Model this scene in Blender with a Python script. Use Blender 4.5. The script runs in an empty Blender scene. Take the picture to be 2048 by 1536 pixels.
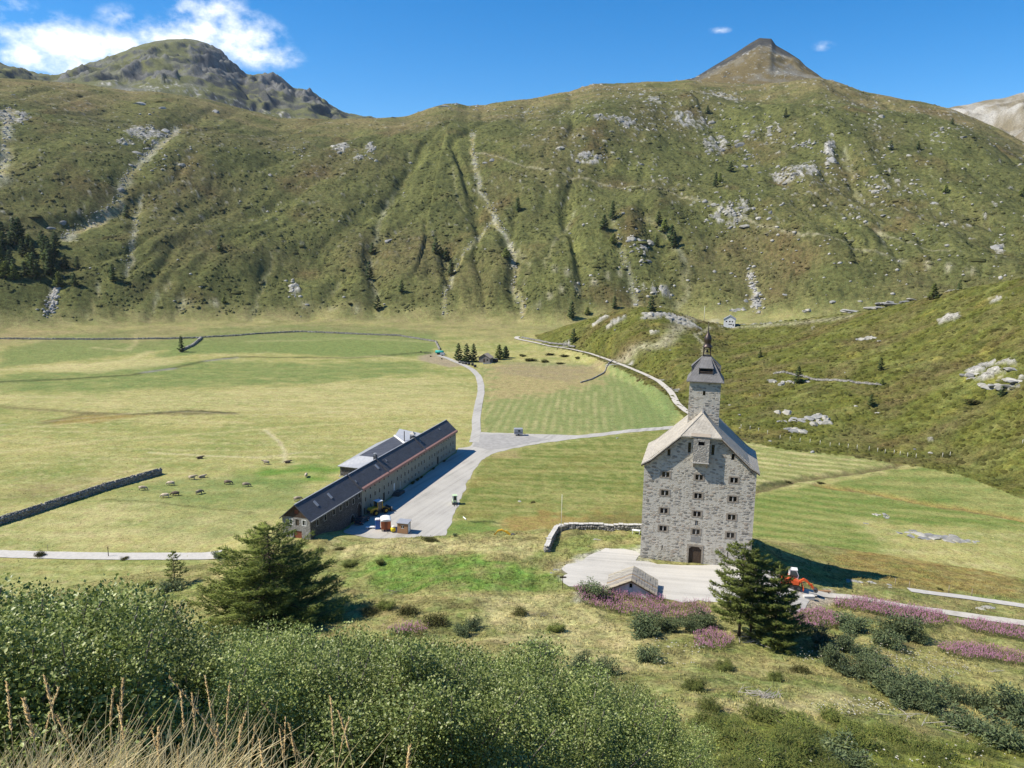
import bpy, bmesh, math, random
import numpy as np
from math import sin, cos, tan, pi, radians, atan2, sqrt, hypot
from mathutils import Vector, Matrix

# ------------------------------------------------------------------ camera, sky, sun, exposure
FPX = 1538.0; PITCH = radians(10.0); ROLL = radians(0.8); H = 60.0      # photo 2048 x 1536, eye 60 m above the valley floor
SUN_EL = radians(49.0); SUN_PHI = radians(7.0)                        # light travels towards +x, a little away from the camera
scn = bpy.context.scene
col = scn.collection
cam = bpy.data.objects.new('camera', bpy.data.cameras.new('camera')); col.objects.link(cam)
cam.data.sensor_width = 36.0; cam.data.lens = 36.0 * FPX / 2048.0
cam.data.clip_start = 0.1; cam.data.clip_end = 30000
cr, sr, cp, sp = cos(ROLL), sin(ROLL), cos(PITCH), sin(PITCH)
right = Vector((cr, sr * sp, sr * cp)); up = Vector((-sr, cr * sp, cr * cp)); fwd = Vector((0, cp, -sp))
m3 = Matrix((right, up, -fwd)).transposed()
cam.matrix_world = Matrix.Translation((0, 0, H)) @ m3.to_4x4()
scn.camera = cam
scn.view_settings.view_transform = 'Standard'; scn.view_settings.look = 'None'
scn.view_settings.exposure = 0.55; scn.view_settings.gamma = 1.0; scn.view_settings.use_curve_mapping = False
scn.cycles.use_denoising = True
scn.cycles.max_bounces = 6; scn.cycles.transparent_max_bounces = 8

sun = bpy.data.objects.new('sun', bpy.data.lights.new('sun', 'SUN')); col.objects.link(sun)
sun.data.energy = 5.0; sun.data.angle = radians(0.53); sun.data.color = (1.0, 0.92, 0.79)
ldir = Vector((cos(SUN_EL) * cos(SUN_PHI), cos(SUN_EL) * sin(SUN_PHI), -sin(SUN_EL)))
sun.rotation_euler = ldir.to_track_quat('-Z', 'Y').to_euler()
sun.location = (0, 0, 400)

world = bpy.data.worlds.new('World'); scn.world = world; world.use_nodes = True
def build_world():
    nt = world.node_tree; N = nt.nodes; L = nt.links; N.clear()
    out = N.new('ShaderNodeOutputWorld'); bg = N.new('ShaderNodeBackground')
    sky = N.new('ShaderNodeTexSky'); sky.sky_type = 'NISHITA'; sky.sun_disc = False
    sky.sun_elevation = SUN_EL
    tosun = -ldir                                            # direction towards the sun
    sky.sun_rotation = atan2(tosun.x, tosun.y)
    sky.altitude = 1900.0; sky.air_density = 1.0; sky.dust_density = 0.0; sky.ozone_density = 2.6
    tc = N.new('ShaderNodeTexCoord')
    # thin fair-weather clouds, placed by direction in the sky
    def vm(op, a, b=None):
        n = N.new('ShaderNodeVectorMath'); n.operation = op
        for i, s in enumerate((a, b)):
            if s is None: continue
            if isinstance(s, (tuple, list, Vector)): n.inputs[i].default_value = tuple(s)
            else: L.new(s, n.inputs[i])
        return n
    def mt(op, a, b=None, c=None, clamp=False):
        n = N.new('ShaderNodeMath'); n.operation = op; n.use_clamp = clamp
        for i, s in enumerate((a, b, c)):
            if s is None: continue
            if isinstance(s, (int, float)): n.inputs[i].default_value = s
            else: L.new(s, n.inputs[i])
        return n.outputs[0]
    d = vm('NORMALIZE', tc.outputs['Generated']).outputs[0]
    nz = N.new('ShaderNodeTexNoise'); nz.inputs['Scale'].default_value = 11.0; nz.inputs['Detail'].default_value = 9.0
    nz.inputs['Roughness'].default_value = 0.6
    mp = vm('MULTIPLY', d, (1.0, 1.0, 1.5)).outputs[0]; L.new(mp, nz.inputs['Vector'])
    nz2 = N.new('ShaderNodeTexNoise'); nz2.inputs['Scale'].default_value = 46.0; nz2.inputs['Detail'].default_value = 8.0
    nz2.inputs['Roughness'].default_value = 0.62; L.new(mp, nz2.inputs['Vector'])
    field = None
    for (u, v, ru, rv, amp) in CLOUDS:
        c = ray(u, v); c = c / np.linalg.norm(c)
        az = Vector((c[1], -c[0], 0)).normalized(); el = Vector(c).cross(Vector((az.x, az.y, az.z)))
        el = Vector((el.x, el.y, el.z)).normalized()
        df = vm('SUBTRACT', d, tuple(c)).outputs[0]
        a = mt('DIVIDE', vm('DOT_PRODUCT', df, tuple(az)).outputs['Value'], ru / FPX)
        e = mt('DIVIDE', vm('DOT_PRODUCT', df, tuple(el)).outputs['Value'], rv / FPX)
        q = mt('ADD', mt('MULTIPLY', a, a), mt('MULTIPLY', e, e))
        g = mt('MULTIPLY', mt('SUBTRACT', 1.0, mt('SQRT', q), clamp=True), amp)
        field = g if field is None else mt('MAXIMUM', field, g)
    nn = mt('ADD', mt('MULTIPLY', mt('SUBTRACT', nz.outputs[0], 0.5), 1.9), mt('MULTIPLY', mt('SUBTRACT', nz2.outputs[0], 0.5), 1.15))
    dens = mt('MULTIPLY', mt('SUBTRACT', mt('ADD', field, mt('MULTIPLY', nn, mt('MULTIPLY', field, 2.6, clamp=True))), 0.10), 1.55, clamp=True)
    dens = mt('MULTIPLY', mt('SMOOTHSTEP' if False else 'POWER', dens, 1.35), 0.86)
    # a faint veil of white towards the skyline is part of the sky texture itself
    mix = N.new('ShaderNodeMix'); mix.data_type = 'RGBA'
    L.new(dens, mix.inputs['Factor'])
    hs = N.new('ShaderNodeHueSaturation'); hs.inputs["Saturation"].default_value = 1.42; hs.inputs['Value'].default_value = 1.0
    L.new(sky.outputs[0], hs.inputs['Color'])
    L.new(hs.outputs[0], mix.inputs[6]); mix.inputs[7].default_value = (7.6, 7.9, 8.3, 1)
    L.new(mix.outputs[2], bg.inputs['Color']); bg.inputs['Strength'].default_value = 0.12
    L.new(bg.outputs[0], out.inputs['Surface'])

# ------------------------------------------------------------------ photo pixel <-> direction
def ray(u, v):
    a = (u - 1024.0) / FPX; b = (v - 768.0) / FPX
    a2 = a * cr + b * sr; b2 = -a * sr + b * cr
    return np.array([a2, cp - b2 * sp, -(sp + b2 * cp)])
def az_te(u, v):
    d = ray(u, v); h = hypot(d[0], d[1]); return atan2(d[0], d[1]), d[2] / h
def atz(u, v, z):
    d = ray(u, v); t = (z - H) / d[2]; return np.array([0, 0, H]) + d * t
def atr(u, v, r):
    d = ray(u, v); return np.array([0, 0, H]) + d * (r / hypot(d[0], d[1]))
CLOUDS = [(95, 80, 115, 58, .95), (190, 98, 125, 52, .95), (60, 110, 70, 45, .9), (250, 35, 70, 30, .5), (150, 130, 120, 40, .8), (420, 22, 95, 45, .8), (400, 55, 95, 45, .75), (490, 75, 95, 60, .95),
          (530, 110, 90, 34, .85), (360, 80, 100, 45, .9), (1440, 60, 30, 9, .55), (1645, 92, 30, 12, .45), (30, 15, 80, 25, .4)]
build_world()

# ------------------------------------------------------------------ noise
_rs = np.random.RandomState(7)
_perm = _rs.permutation(256).astype(np.int32); _perm = np.concatenate([_perm, _perm, _perm])
_ga = _rs.rand(256) * 2 * pi; _gx = np.cos(_ga).astype(np.float32); _gy = np.sin(_ga).astype(np.float32)
WIN = [None, 0, 0]                  # noise on the whole grid is only worked out for the rings of this window
def win(lo=None, hi=None):
    if lo is None: WIN[0] = None; return
    WIN[0] = (NT, NR); WIN[1], WIN[2] = np.searchsorted(RR, lo), np.searchsorted(RR, hi)
def windowed(f):
    def g(x, y, *a, **k):
        if WIN[0] is not None and np.shape(x) == WIN[0]:
            o = np.zeros(WIN[0]); j = slice(WIN[1], WIN[2]); o[:, j] = f(x[:, j], y[:, j], *a, **k); return o
        return f(x, y, *a, **k)
    return g
def pn(x, y, s=0):
    x = np.asarray(x, np.float32); y = np.asarray(y, np.float32)
    xi = np.floor(x).astype(np.int32); yi = np.floor(y).astype(np.int32)
    xf = x - xi; yf = y - yi
    u = xf * xf * xf * (xf * (xf * 6 - 15) + 10); v = yf * yf * yf * (yf * (yf * 6 - 15) + 10)
    def g(ix, iy, fx, fy):
        h = _perm[(_perm[(ix + s * 37) & 255] + iy + s * 91) & 255]
        return _gx[h] * fx + _gy[h] * fy
    a = g(xi, yi, xf, yf); b = g(xi + 1, yi, xf - 1, yf); c = g(xi, yi + 1, xf, yf - 1); d = g(xi + 1, yi + 1, xf - 1, yf - 1)
    return ((a + u * (b - a)) + v * ((c + u * (d - c)) - (a + u * (b - a)))) * 1.5
@windowed
def fbm(x, y, o=4, s=0, g=0.5):
    r = 0; a = 1.0; t = 0
    for i in range(o):
        r = r + a * pn(x * 2 ** i, y * 2 ** i, s + i * 5); t += a; a *= g
    return r / t * 1.4
@windowed
def ridged(x, y, o=3, s=0):
    r = 0; a = 1.0; t = 0
    for i in range(o):
        r = r + a * (1 - np.abs(pn(x * 2 ** i, y * 2 ** i, s + i * 5)) * 1.6); t += a; a *= .5
    return r / t
def sst(a, b, x):
    t = np.clip((x - a) / (b - a), 0, 1); return t * t * (3 - 2 * t)
def smax(a, b, k): return .5 * (a + b + np.sqrt((a - b) ** 2 + k * k))
def lerp(a, b, t): return a + (b - a) * t

# ------------------------------------------------------------------ terrain height, on a polar grid round the viewpoint
dth = .103
tin = np.arange(-37, 37.0001, dth)
tout = np.concatenate([np.linspace(-180, -38, 48), ]); tout2 = np.linspace(38, 180, 48)
TH = np.radians(np.concatenate([tout, tin, tout2]))
def rings():
    r = [.35]
    while r[-1] < 5200:
        q = r[-1]
        if q < 30: s = max(.16, q * .026)
        elif q < 135: s = .0064 * q + .01 * (q < 60)
        elif q < 165: s = .55
        elif q < 620: s = max(.6, q * q / 60.0 * .0012)
        elif q < 1350: s = 2.9
        elif q < 3000: s = q * .005
        else: s = q * .012
        r.append(q + s)
    return np.array(r)
RR = rings(); NT, NR = len(TH), len(RR)
print('grid', NT, NR, NT * NR)
T2, R2 = np.meshgrid(TH, RR, indexing='ij')
X2 = R2 * np.sin(T2); Y2 = R2 * np.cos(T2)

def sil(pts):                       # silhouette pixels -> (azimuth, tan elevation)
    a = np.array([az_te(*p[:2]) for p in pts]); o = np.argsort(a[:, 0]); return a[o, 0], a[o, 1], o
def azi(pts, vals):                 # interpolate a value given per photo column
    a = np.array([az_te(p, 768)[0] for p in pts]); return np.interp(TH, a, vals)

# --- foreground slope: control rings, per photo column
FR = np.array([0, 1.5, 3, 6, 10, 16, 22, 30, 45, 60, 80, 95, 110, 122, 135, 145, 156, 170, 220.])
FX = [-400, 0, 300, 600, 850, 1000, 1200, 1350, 1500, 1700, 2048, 2500]
FZ = np.array([
 [58.4, 58.3, 57.8, 55.3, 52.6, 48.9, 45.0, 40.0, 30.8, 23.2, 15.6, 11.4, 8.0, 5.5, 2.8, .6, -1, -3, -8],
 [58.4, 58.3, 57.8, 55.3, 52.6, 48.9, 45.0, 40.0, 30.8, 23.2, 15.6, 11.4, 8.0, 5.5, 2.8, .6, -1, -3, -8],
 [58.4, 58.3, 57.7, 55.2, 52.5, 48.7, 44.8, 39.6, 30.5, 23.0, 15.6, 11.6, 8.3, 5.9, 3.2, .8, -1, -3, -8],
 [58.4, 58.2, 57.5, 55.0, 52.2, 48.2, 44.2, 39.0, 30.0, 22.8, 15.7, 12.2, 9.6, 8.2, 6.0, 1.5, -1, -3, -8],
 [58.4, 58.1, 57.2, 54.6, 51.7, 47.6, 43.6, 38.3, 29.4, 22.3, 15.6, 12.6, 10.6, 9.4, 7.6, 3.0, -1, -3, -8],
 [58.4, 58.0, 57.0, 54.4, 51.4, 47.3, 43.3, 38.0, 29.2, 22.2, 15.6, 12.5, 10.7, 9.8, 8.4, 4.0, -1, -3, -8],
 [58.4, 58.0, 56.9, 54.2, 51.2, 47.0, 43.0, 37.8, 29.1, 22.2, 15.4, 12.0, 10.5, 10.2, 9.9, 6.4, 1.2, -3, -8],
 [58.4, 58.0, 56.9, 54.2, 51.1, 46.8, 42.8, 37.6, 29.0, 22.2, 15.4, 11.9, 10.5, 10.2, 10.1, 8.5, 3.2, -2, -8],
 [58.4, 58.0, 56.9, 54.2, 51.1, 46.8, 42.8, 37.6, 29.0, 22.2, 15.5, 12.0, 10.6, 10.4, 9.0, 6.4, 2.5, -2, -8],
 [58.4, 58.0, 56.9, 54.2, 51.1, 46.8, 42.8, 37.6, 29.0, 22.2, 15.6, 12.0, 9.2, 7.4, 5.4, 3.6, 1.7, -1, -8],
 [58.4, 58.0, 56.9, 54.2, 51.1, 46.8, 42.8, 37.6, 29.0, 22.2, 15.5, 11.6, 8.4, 6.5, 4.6, 3.2, 1.8, -.5, -8],
 [58.4, 58.0, 56.9, 54.2, 51.1, 46.8, 42.8, 37.6, 29.0, 22.2, 15.5, 11.6, 8.4, 6.5, 4.6, 3.2, 1.8, -.5, -8]])
def hermite(xk, yk, x):             # monotone-ish cubic through the control rings
    dx = np.diff(xk); dy = np.diff(yk, axis=0) / dx[:, None]
    m = np.zeros_like(yk); m[1:-1] = (dy[:-1] * dx[1:, None] + dy[1:] * dx[:-1, None]) / (dx[1:] + dx[:-1])[:, None]
    m[0] = dy[0]; m[-1] = dy[-1]
    i = np.clip(np.searchsorted(xk, x) - 1, 0, len(xk) - 2); h = dx[i]; t = np.clip((x - xk[i]) / h, 0, None)
    t = np.minimum(t, 1.0)[:, None]; h = h[:, None]
    return (2 * t**3 - 3 * t**2 + 1) * yk[i] + (t**3 - 2 * t**2 + t) * h * m[i] + (-2 * t**3 + 3 * t**2) * yk[i + 1] + (t**3 - t**2) * h * m[i + 1]
zr = hermite(FR, FZ.T.copy(), RR)                     # (NR, 12)
fa = np.array([az_te(p, 1000)[0] for p in FX])
fi = np.clip(np.searchsorted(fa, TH) - 1, 0, len(fa) - 2); ft = np.clip((TH - fa[fi]) / (fa[fi + 1] - fa[fi]), 0, 1)
ft = ft * ft * (3 - 2 * ft)
ZF = zr[:, fi] * (1 - ft) + zr[:, fi + 1] * ft; ZF = ZF.T
ZF = np.where(R2 > 220, -8 - (R2 - 220) * .05, ZF)
win(0, 175)
ZF0 = ZF.copy()
near = sst(25, 45, R2) * (1 - sst(136, 150, R2))
ZF += near * (.55 * fbm(X2 / 14, Y2 / 14, 3, 3) + .28 * fbm(X2 / 3.2, Y2 / 3.2, 3, 11))
ZF += sst(4, 12, R2) * (1 - sst(25, 45, R2)) * .3 * fbm(X2 / 3, Y2 / 3, 3, 4)

# --- valley floor
win(120, 640)
rfoot = azi([-600, 0, 600, 1000, 1100, 1460, 1700, 2048, 2600], [575, 575, 585, 560, 540, 560, 540, 520, 520])[:, None]
ZP = 5.5 * sst(-150, 0, R2 - rfoot) + .45 * fbm(X2 / 60, Y2 / 60, 3, 21) * sst(190, 330, R2) + .10 * fbm(X2 / 9, Y2 / 9, 3, 22) * sst(150, 260, R2)
ZP = ZP + 8 * azi([-500, 1150, 1460, 2048], [0, 0, 1.0, 1.3])[:, None] * sst(-170, 0, R2 - rfoot)

# --- the long hillside behind
win(430, 1650)
HC = [(-500, 150), (-200, 150), (0, 156), (60, 158), (170, 168), (260, 182), (320, 184), (420, 200), (500, 220), (560, 235), (640, 238), (700, 237), (760, 236), (815, 231), (845, 222), (870, 213), (890, 207), (915, 207), (935, 212),
      (965, 208), (1010, 202), (1060, 196), (1110, 187), (1150, 178), (1185, 167), (1215, 166), (1260, 166), (1300, 163), (1340, 164), (1380, 160), (1440, 166), (1520, 168), (1600, 160), (1640, 155), (1680, 166), (1740, 186), (1800, 197),
      (1850, 205), (1900, 216), (1940, 232), (1990, 254), (2048, 285), (2200, 350), (2500, 400)]
ha, ht, o = sil(HC); hc = np.interp(TH, ha, ht)[:, None]
rc = azi([-500, 0, 300, 700, 1000, 1400, 1800, 2048, 2500], [1180, 1200, 1190, 1120, 1130, 1250, 1180, 1050, 1000])[:, None]
zc = H + rc * hc; zf = ZP[:, np.searchsorted(RR, 560)][:, None] * 0 + 3 + 8 * azi([-500, 1150, 1460, 2048], [0, 0, 1.0, 1.3])[:, None]
rf = rfoot - 5
t = (R2 - rf) / (rc - rf); tc_ = np.clip(t, 0, 1)
g = tc_ + .30 * tc_ * (1 - tc_) + .035 * np.sin(tc_ * 2 * pi * 2.0 + 3 * fbm(X2 / 300, Y2 / 500, 2, 41)) * tc_ * (1 - tc_) * 4
ZH = zf + (zc - zf) * g
ZH = np.where(t < 0, zf + t * (zc - zf) * 1.2, ZH)
ZH = np.where(t > 1, zc - (R2 - rc) * .10 - np.maximum(0, R2 - rc - 500) * .2, ZH)
hw = np.clip(t * 8, 0, 1) * np.clip((1.08 - t) * 5, 0, 1)           # fade of relief at foot and crest
wx = X2 + 26 * fbm(X2 / 130, Y2 / 130, 2, 51); wy = Y2
lean = wx + (Y2 - 600) * .22 * np.where(X2 < -80, -1.0, .35)         # gullies lean a little
gul = ridged(lean / 62, wy / 620, 2, 53)
hrel = -8.0 * np.clip(gul - .62, 0, 1) * 2.2 + 7.5 * fbm(lean / 95, wy / 210, 3, 57)
hrel += 2.6 * fbm(lean / 24, wy / 60, 3, 61) + 1.5 * fbm(X2 / 9, Y2 / 11, 4, 64, .62)
hrel += 3.0 * np.clip(ridged(X2 / 85, Y2 / 40, 3, 66) - .68, 0, 1) * 2 * sst(.35, .6, t)
ZH = ZH + hw * hrel * np.clip(.35 + .9 * (1 - t), .35, 1) + .6 * fbm(X2 / 25, Y2 / 25, 3, 69) * (t > .9)

# --- farther peaks
win(1200, 3600)
def peak(pts, rcv, rfv, zfv, seed, amp, pw=1.0, back=.55):
    a, te, o = sil([p[:2] for p in pts]); tev = np.interp(TH, a, te)[:, None]
    zc_ = H + rcv * tev; tt = (R2 - rfv) / (rcv - rfv); c = np.clip(tt, 0, 1)
    z = zfv + (zc_ - zfv) * (c ** pw)
    z = np.where(tt < 0, zfv + tt * 2500, z); z = np.where(tt > 1, zc_ - (R2 - rcv) * back, z)
    rel = amp * (ridged(X2 / 170 + .6 * fbm(X2 / 200, Y2 / 200, 2, seed), Y2 / 420, 4, seed + 1) - .62) * 2 + amp * .5 * fbm(X2 / 60, Y2 / 60, 4, seed + 3)
    rel2 = amp * .12 * fbm(X2 / 30, Y2 / 30, 3, seed + 5)
    return z + rel * np.clip(1.25 - c ** 3 * 1.25, 0, 1) * np.clip(c * 3, 0, 1) + rel2 * np.clip(c * 3, 0, 1) * np.clip(1.5 - tt, .25, 1)
ZR = peak([(1000, 330), (1250, 215), (1330, 185), (1380, 161), (1420, 136), (1470, 106), (1500, 86), (1519, 75), (1543, 77), (1552, 90), (1575, 103), (1600, 119), (1612, 132), (1625, 142), (1640, 155), (1700, 190), (1800, 235), (2100, 330)],
          1750, 1240, H + 1240 * hc - 8, 71, 9, .95)
ZL = peak([(-500, 60), (-200, 90), (-60, 118), (0, 126), (30, 140), (60, 150), (100, 155), (118, 150), (135, 143), (160, 138), (185, 128), (215, 115), (250, 102), (280, 90), (310, 82), (345, 78), (370, 77), (395, 80), (415, 87), (440, 104),
           (470, 130), (490, 147), (505, 150), (520, 147), (545, 149), (565, 157), (590, 178), (605, 177), (625, 184), (655, 206), (690, 228), (750, 240), (900, 300), (2048, 500)],
          2650, 1450, H + 1450 * hc - 25, 81, 26, .9)
ZG = peak([(1700, 260), (1850, 222), (1900, 214), (1960, 202), (2000, 195), (2048, 184), (2150, 170), (2400, 150), (2700, 160)], 2300, 1500, 180, 91, 30, .9)
aR = azi([-500, 1150, 1300, 1900, 2300], [0, 0, 1, 1, 0])[:, None]
ZR = lerp(-200, ZR, aR)
aG = azi([-500, 1600, 1800, 2600], [0, 0, 1, 1])[:, None]; ZG = lerp(-200, ZG, aG)
aL = azi([-500, 800, 1000, 2600], [1, 1, 0, 0])[:, None]; ZL = lerp(-200, ZL, aL)

# --- the heath knoll on the right
win(190, 700)
KF = [(1020, 676, 3), (1100, 696, 2.5), (1160, 708, 2), (1220, 728, 2), (1290, 760, 1.5), (1338, 790, 1), (1352, 808, 1), (1372, 826, 1), (1440, 852, .8), (1560, 884, .6), (1700, 900, .6), (1850, 918, .8), (1920, 930, 1), (2048, 975, 1), (2300, 1010, 1), (2700, 1010, 1)]
ka = []; kr = []; kz = []
for u, v, z in KF:
    p = atz(u, v, z); ka.append(atan2(p[0], p[1])); kr.append(hypot(p[0], p[1])); kz.append(z)
krf = np.interp(TH, ka, kr)[:, None]; kzf = np.interp(TH, ka, kz)[:, None]
KC = [(1000, 700), (1030, 690), (1060, 676), (1130, 651), (1200, 629), (1240, 618), (1280, 612), (1330, 617), (1370, 630), (1410, 643), (1460, 652), (1520, 648), (1600, 640), (1680, 630), (1760, 616), (1840, 600), (1900, 583), (1960, 570), (2048, 556), (2300, 530), (2700, 520)]
a_, te_, o = sil(KC); kce = np.interp(TH, a_, te_)[:, None]
krc = azi([900, 1020, 1130, 1280, 1460, 1700, 2048, 2600], [520, 510, 480, 455, 455, 410, 365, 350])[:, None]
kzc = H + krc * kce
tk = (R2 - krf) / (krc - krf); ck = np.clip(tk, 0, 1)
ZK = kzf + (kzc - kzf) * (ck * (1 + .28 * (1 - ck)))
ZK = np.where(tk < 0, kzf + tk * 14, ZK); ZK = np.where(tk > 1, kzc - (R2 - krc) * .16 - np.maximum(R2 - krc - 60, 0) * .2, ZK)
kamp = np.clip(ck * 5, 0, 1) * np.clip((1.1 - tk) * 4, 0, 1)
ZK += kamp * (2.0 * fbm(X2 / 46, Y2 / 30, 3, 101) + .55 * fbm(X2 / 10, Y2 / 7, 3, 103) + .22 * fbm(X2 / 3, Y2 / 3, 2, 104))
aK = azi([-500, 985, 1030, 2600], [0, 0, 1, 1])[:, None]; ZK = lerp(-60, ZK, aK)

Zp = smax(ZP, ZH, 3.0); Zp = np.where(R2 < 450, ZP, Zp)
isK = ZK > Zp
Z1 = smax(Zp, ZK, .8); Z1 = np.where((R2 > 200) & (R2 < 1000), Z1, Zp)
Z2 = np.maximum(Z1, np.maximum(ZR, np.maximum(ZL, ZG)))
isF = ZF > Z2
Z = smax(Z2, ZF, .5); Z = np.where(R2 < 200, Z, Z2)

# --- lookups on the grid
def hz(x, y):
    x = np.asarray(x, float); y = np.asarray(y, float)
    th = np.arctan2(x, y); r = np.hypot(x, y)
    i = np.clip(np.searchsorted(TH, th) - 1, 0, NT - 2); j = np.clip(np.searchsorted(RR, r) - 1, 0, NR - 2)
    a = np.clip((th - TH[i]) / (TH[i + 1] - TH[i]), 0, 1); b = np.clip((r - RR[j]) / (RR[j + 1] - RR[j]), 0, 1)
    return (Z[i, j] * (1 - a) + Z[i + 1, j] * a) * (1 - b) + (Z[i, j + 1] * (1 - a) + Z[i + 1, j + 1] * a) * b
def pix(u, v, rmin=2.0):            # photo pixel -> point on the ground the ray meets first
    th, te = az_te(u, v); i = int(np.clip(np.searchsorted(TH, th), 0, NT - 1))
    e = (Z[i] - H) / RR; k = np.nonzero((e >= te) & (RR > rmin))[0]
    r = RR[k[0]] if len(k) else 4000.0
    if len(k) and k[0] > 0:
        e0, e1 = e[k[0] - 1], e[k[0]]; q = np.clip((te - e0) / (e1 - e0 + 1e-9), 0, 1); r = RR[k[0] - 1] + q * (RR[k[0]] - RR[k[0] - 1])
    return np.array([r * sin(th), r * cos(th), H + r * te])
def G(x, y): return float(hz(x, y))
def polydist(x, y, P):              # distance to a polyline
    d = np.full(np.shape(x), 1e9)
    for (ax, ay), (bx, by) in zip(P[:-1], P[1:]):
        vx, vy = bx - ax, by - ay; q = np.clip(((x - ax) * vx + (y - ay) * vy) / (vx * vx + vy * vy + 1e-9), 0, 1)
        d = np.minimum(d, np.hypot(x - ax - q * vx, y - ay - q * vy))
    return d
def inpoly(x, y, P):
    c = np.zeros(np.shape(x), bool); n = len(P)
    for k in range(n):
        x0, y0 = P[k]; x1, y1 = P[(k + 1) % n]
        if y0 == y1: continue
        c ^= ((y0 > y) != (y1 > y)) & (x < (x1 - x0) * (y - y0) / (y1 - y0) + x0)
    return c
def W2(pts, z=None, rmin=2.0): return [tuple((atz(u, v, z) if z is not None else pix(u, v, rmin))[:2]) for u, v in pts]
# ------------------------------------------------------------------ node helper
class NB:
    def __init__(s, nt): s.nt = nt; s.N = nt.nodes; s.L = nt.links
    def n(s, t, **k):
        x = s.N.new(t)
        for a, b in k.items(): setattr(x, a, b)
        return x
    def put(s, sock, v):
        if v is None: return
        if hasattr(v, 'is_output') or hasattr(v, 'links'): s.L.new(v, sock)
        elif isinstance(v, (tuple, list)) and len(v) == 3 and sock.type == 'RGBA': sock.default_value = (*v, 1)
        else: sock.default_value = v
    def math(s, op, a, b=None, c=None, clamp=False):
        x = s.n('ShaderNodeMath', operation=op, use_clamp=clamp)
        for i, v in enumerate((a, b, c)): s.put(x.inputs[i], v)
        return x.outputs[0]
    def mix(s, f, a, b, mode='MIX'):
        x = s.n('ShaderNodeMix', data_type='RGBA', blend_type=mode); s.put(x.inputs[0], f); s.put(x.inputs[6], a); s.put(x.inputs[7], b); return x.outputs[2]
    def noise(s, vec, sc, det=4, ro=.55, dist=0):
        x = s.n('ShaderNodeTexNoise'); x.inputs['Scale'].default_value = sc; x.inputs['Detail'].default_value = det
        x.inputs['Roughness'].default_value = ro; x.inputs['Distortion'].default_value = dist
        if vec is not None: s.L.new(vec, x.inputs['Vector'])
        return x.outputs[0]
    def ramp(s, f, stops):
        x = s.n('ShaderNodeValToRGB'); e = x.color_ramp.elements
        while len(e) > 1: e.remove(e[0])
        e[0].position = stops[0][0]; e[0].color = (*stops[0][1], 1) if len(stops[0][1]) == 3 else stops[0][1]
        for p, c in stops[1:]:
            k = e.new(p); k.color = (*c, 1) if len(c) == 3 else c
        s.put(x.inputs[0], f); return x.outputs[0]
    def vscale(s, vec, t):
        x = s.n('ShaderNodeMapping'); x.inputs['Scale'].default_value = t; s.L.new(vec, x.inputs['Vector']); return x.outputs[0]
MATS = {}
def material(name, color=(.5, .5, .5), rough=.8, metal=0.0, nscale=0, namp=.25, bump=0.0, bscale=None, spec=.3, fn=None, coord='Object', subsurf=0, rand=0.0, stretch=None):
    """principled material; colour broken up by noise, a little bump; rand varies colour per object"""
    if name in MATS: return MATS[name]
    m = bpy.data.materials.new(name); m.use_nodes = True; nt = m.node_tree; b = NB(nt)
    P = nt.nodes['Principled BSDF']; P.inputs['Roughness'].default_value = rough; P.inputs['Metallic'].default_value = metal
    P.inputs['Specular IOR Level'].default_value = spec
    tc = b.n('ShaderNodeTexCoord'); v = tc.outputs[coord]
    if stretch: v = b.vscale(v, stretch)
    c = None
    if fn: fn(b, P, v)
    else:
        if nscale:
            f = b.noise(v, nscale, 6, .6)
            lo = tuple(x * (1 - namp) for x in color); hi = tuple(min(1, x * (1 + namp)) for x in color)
            c = b.ramp(f, [(.28, lo), (.72, hi)])
            if bump:
                bp = b.n('ShaderNodeBump'); bp.inputs['Strength'].default_value = 1.0; bp.inputs['Distance'].default_value = bump
                b.L.new(b.noise(v, bscale or nscale * 2, 5, .6), bp.inputs['Height']); b.L.new(bp.outputs[0], P.inputs['Normal'])
        if rand:
            oi = b.n('ShaderNodeObjectInfo'); hs = b.n('ShaderNodeHueSaturation')
            b.put(hs.inputs['Value'], b.math('ADD', b.math('MULTIPLY', oi.outputs['Random'], 2 * rand), 1 - rand))
            b.put(hs.inputs['Color'], c if c is not None else color); c = hs.outputs[0]
        b.put(P.inputs['Base Color'], c if c is not None else color)
    MATS[name] = m; return m

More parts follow.
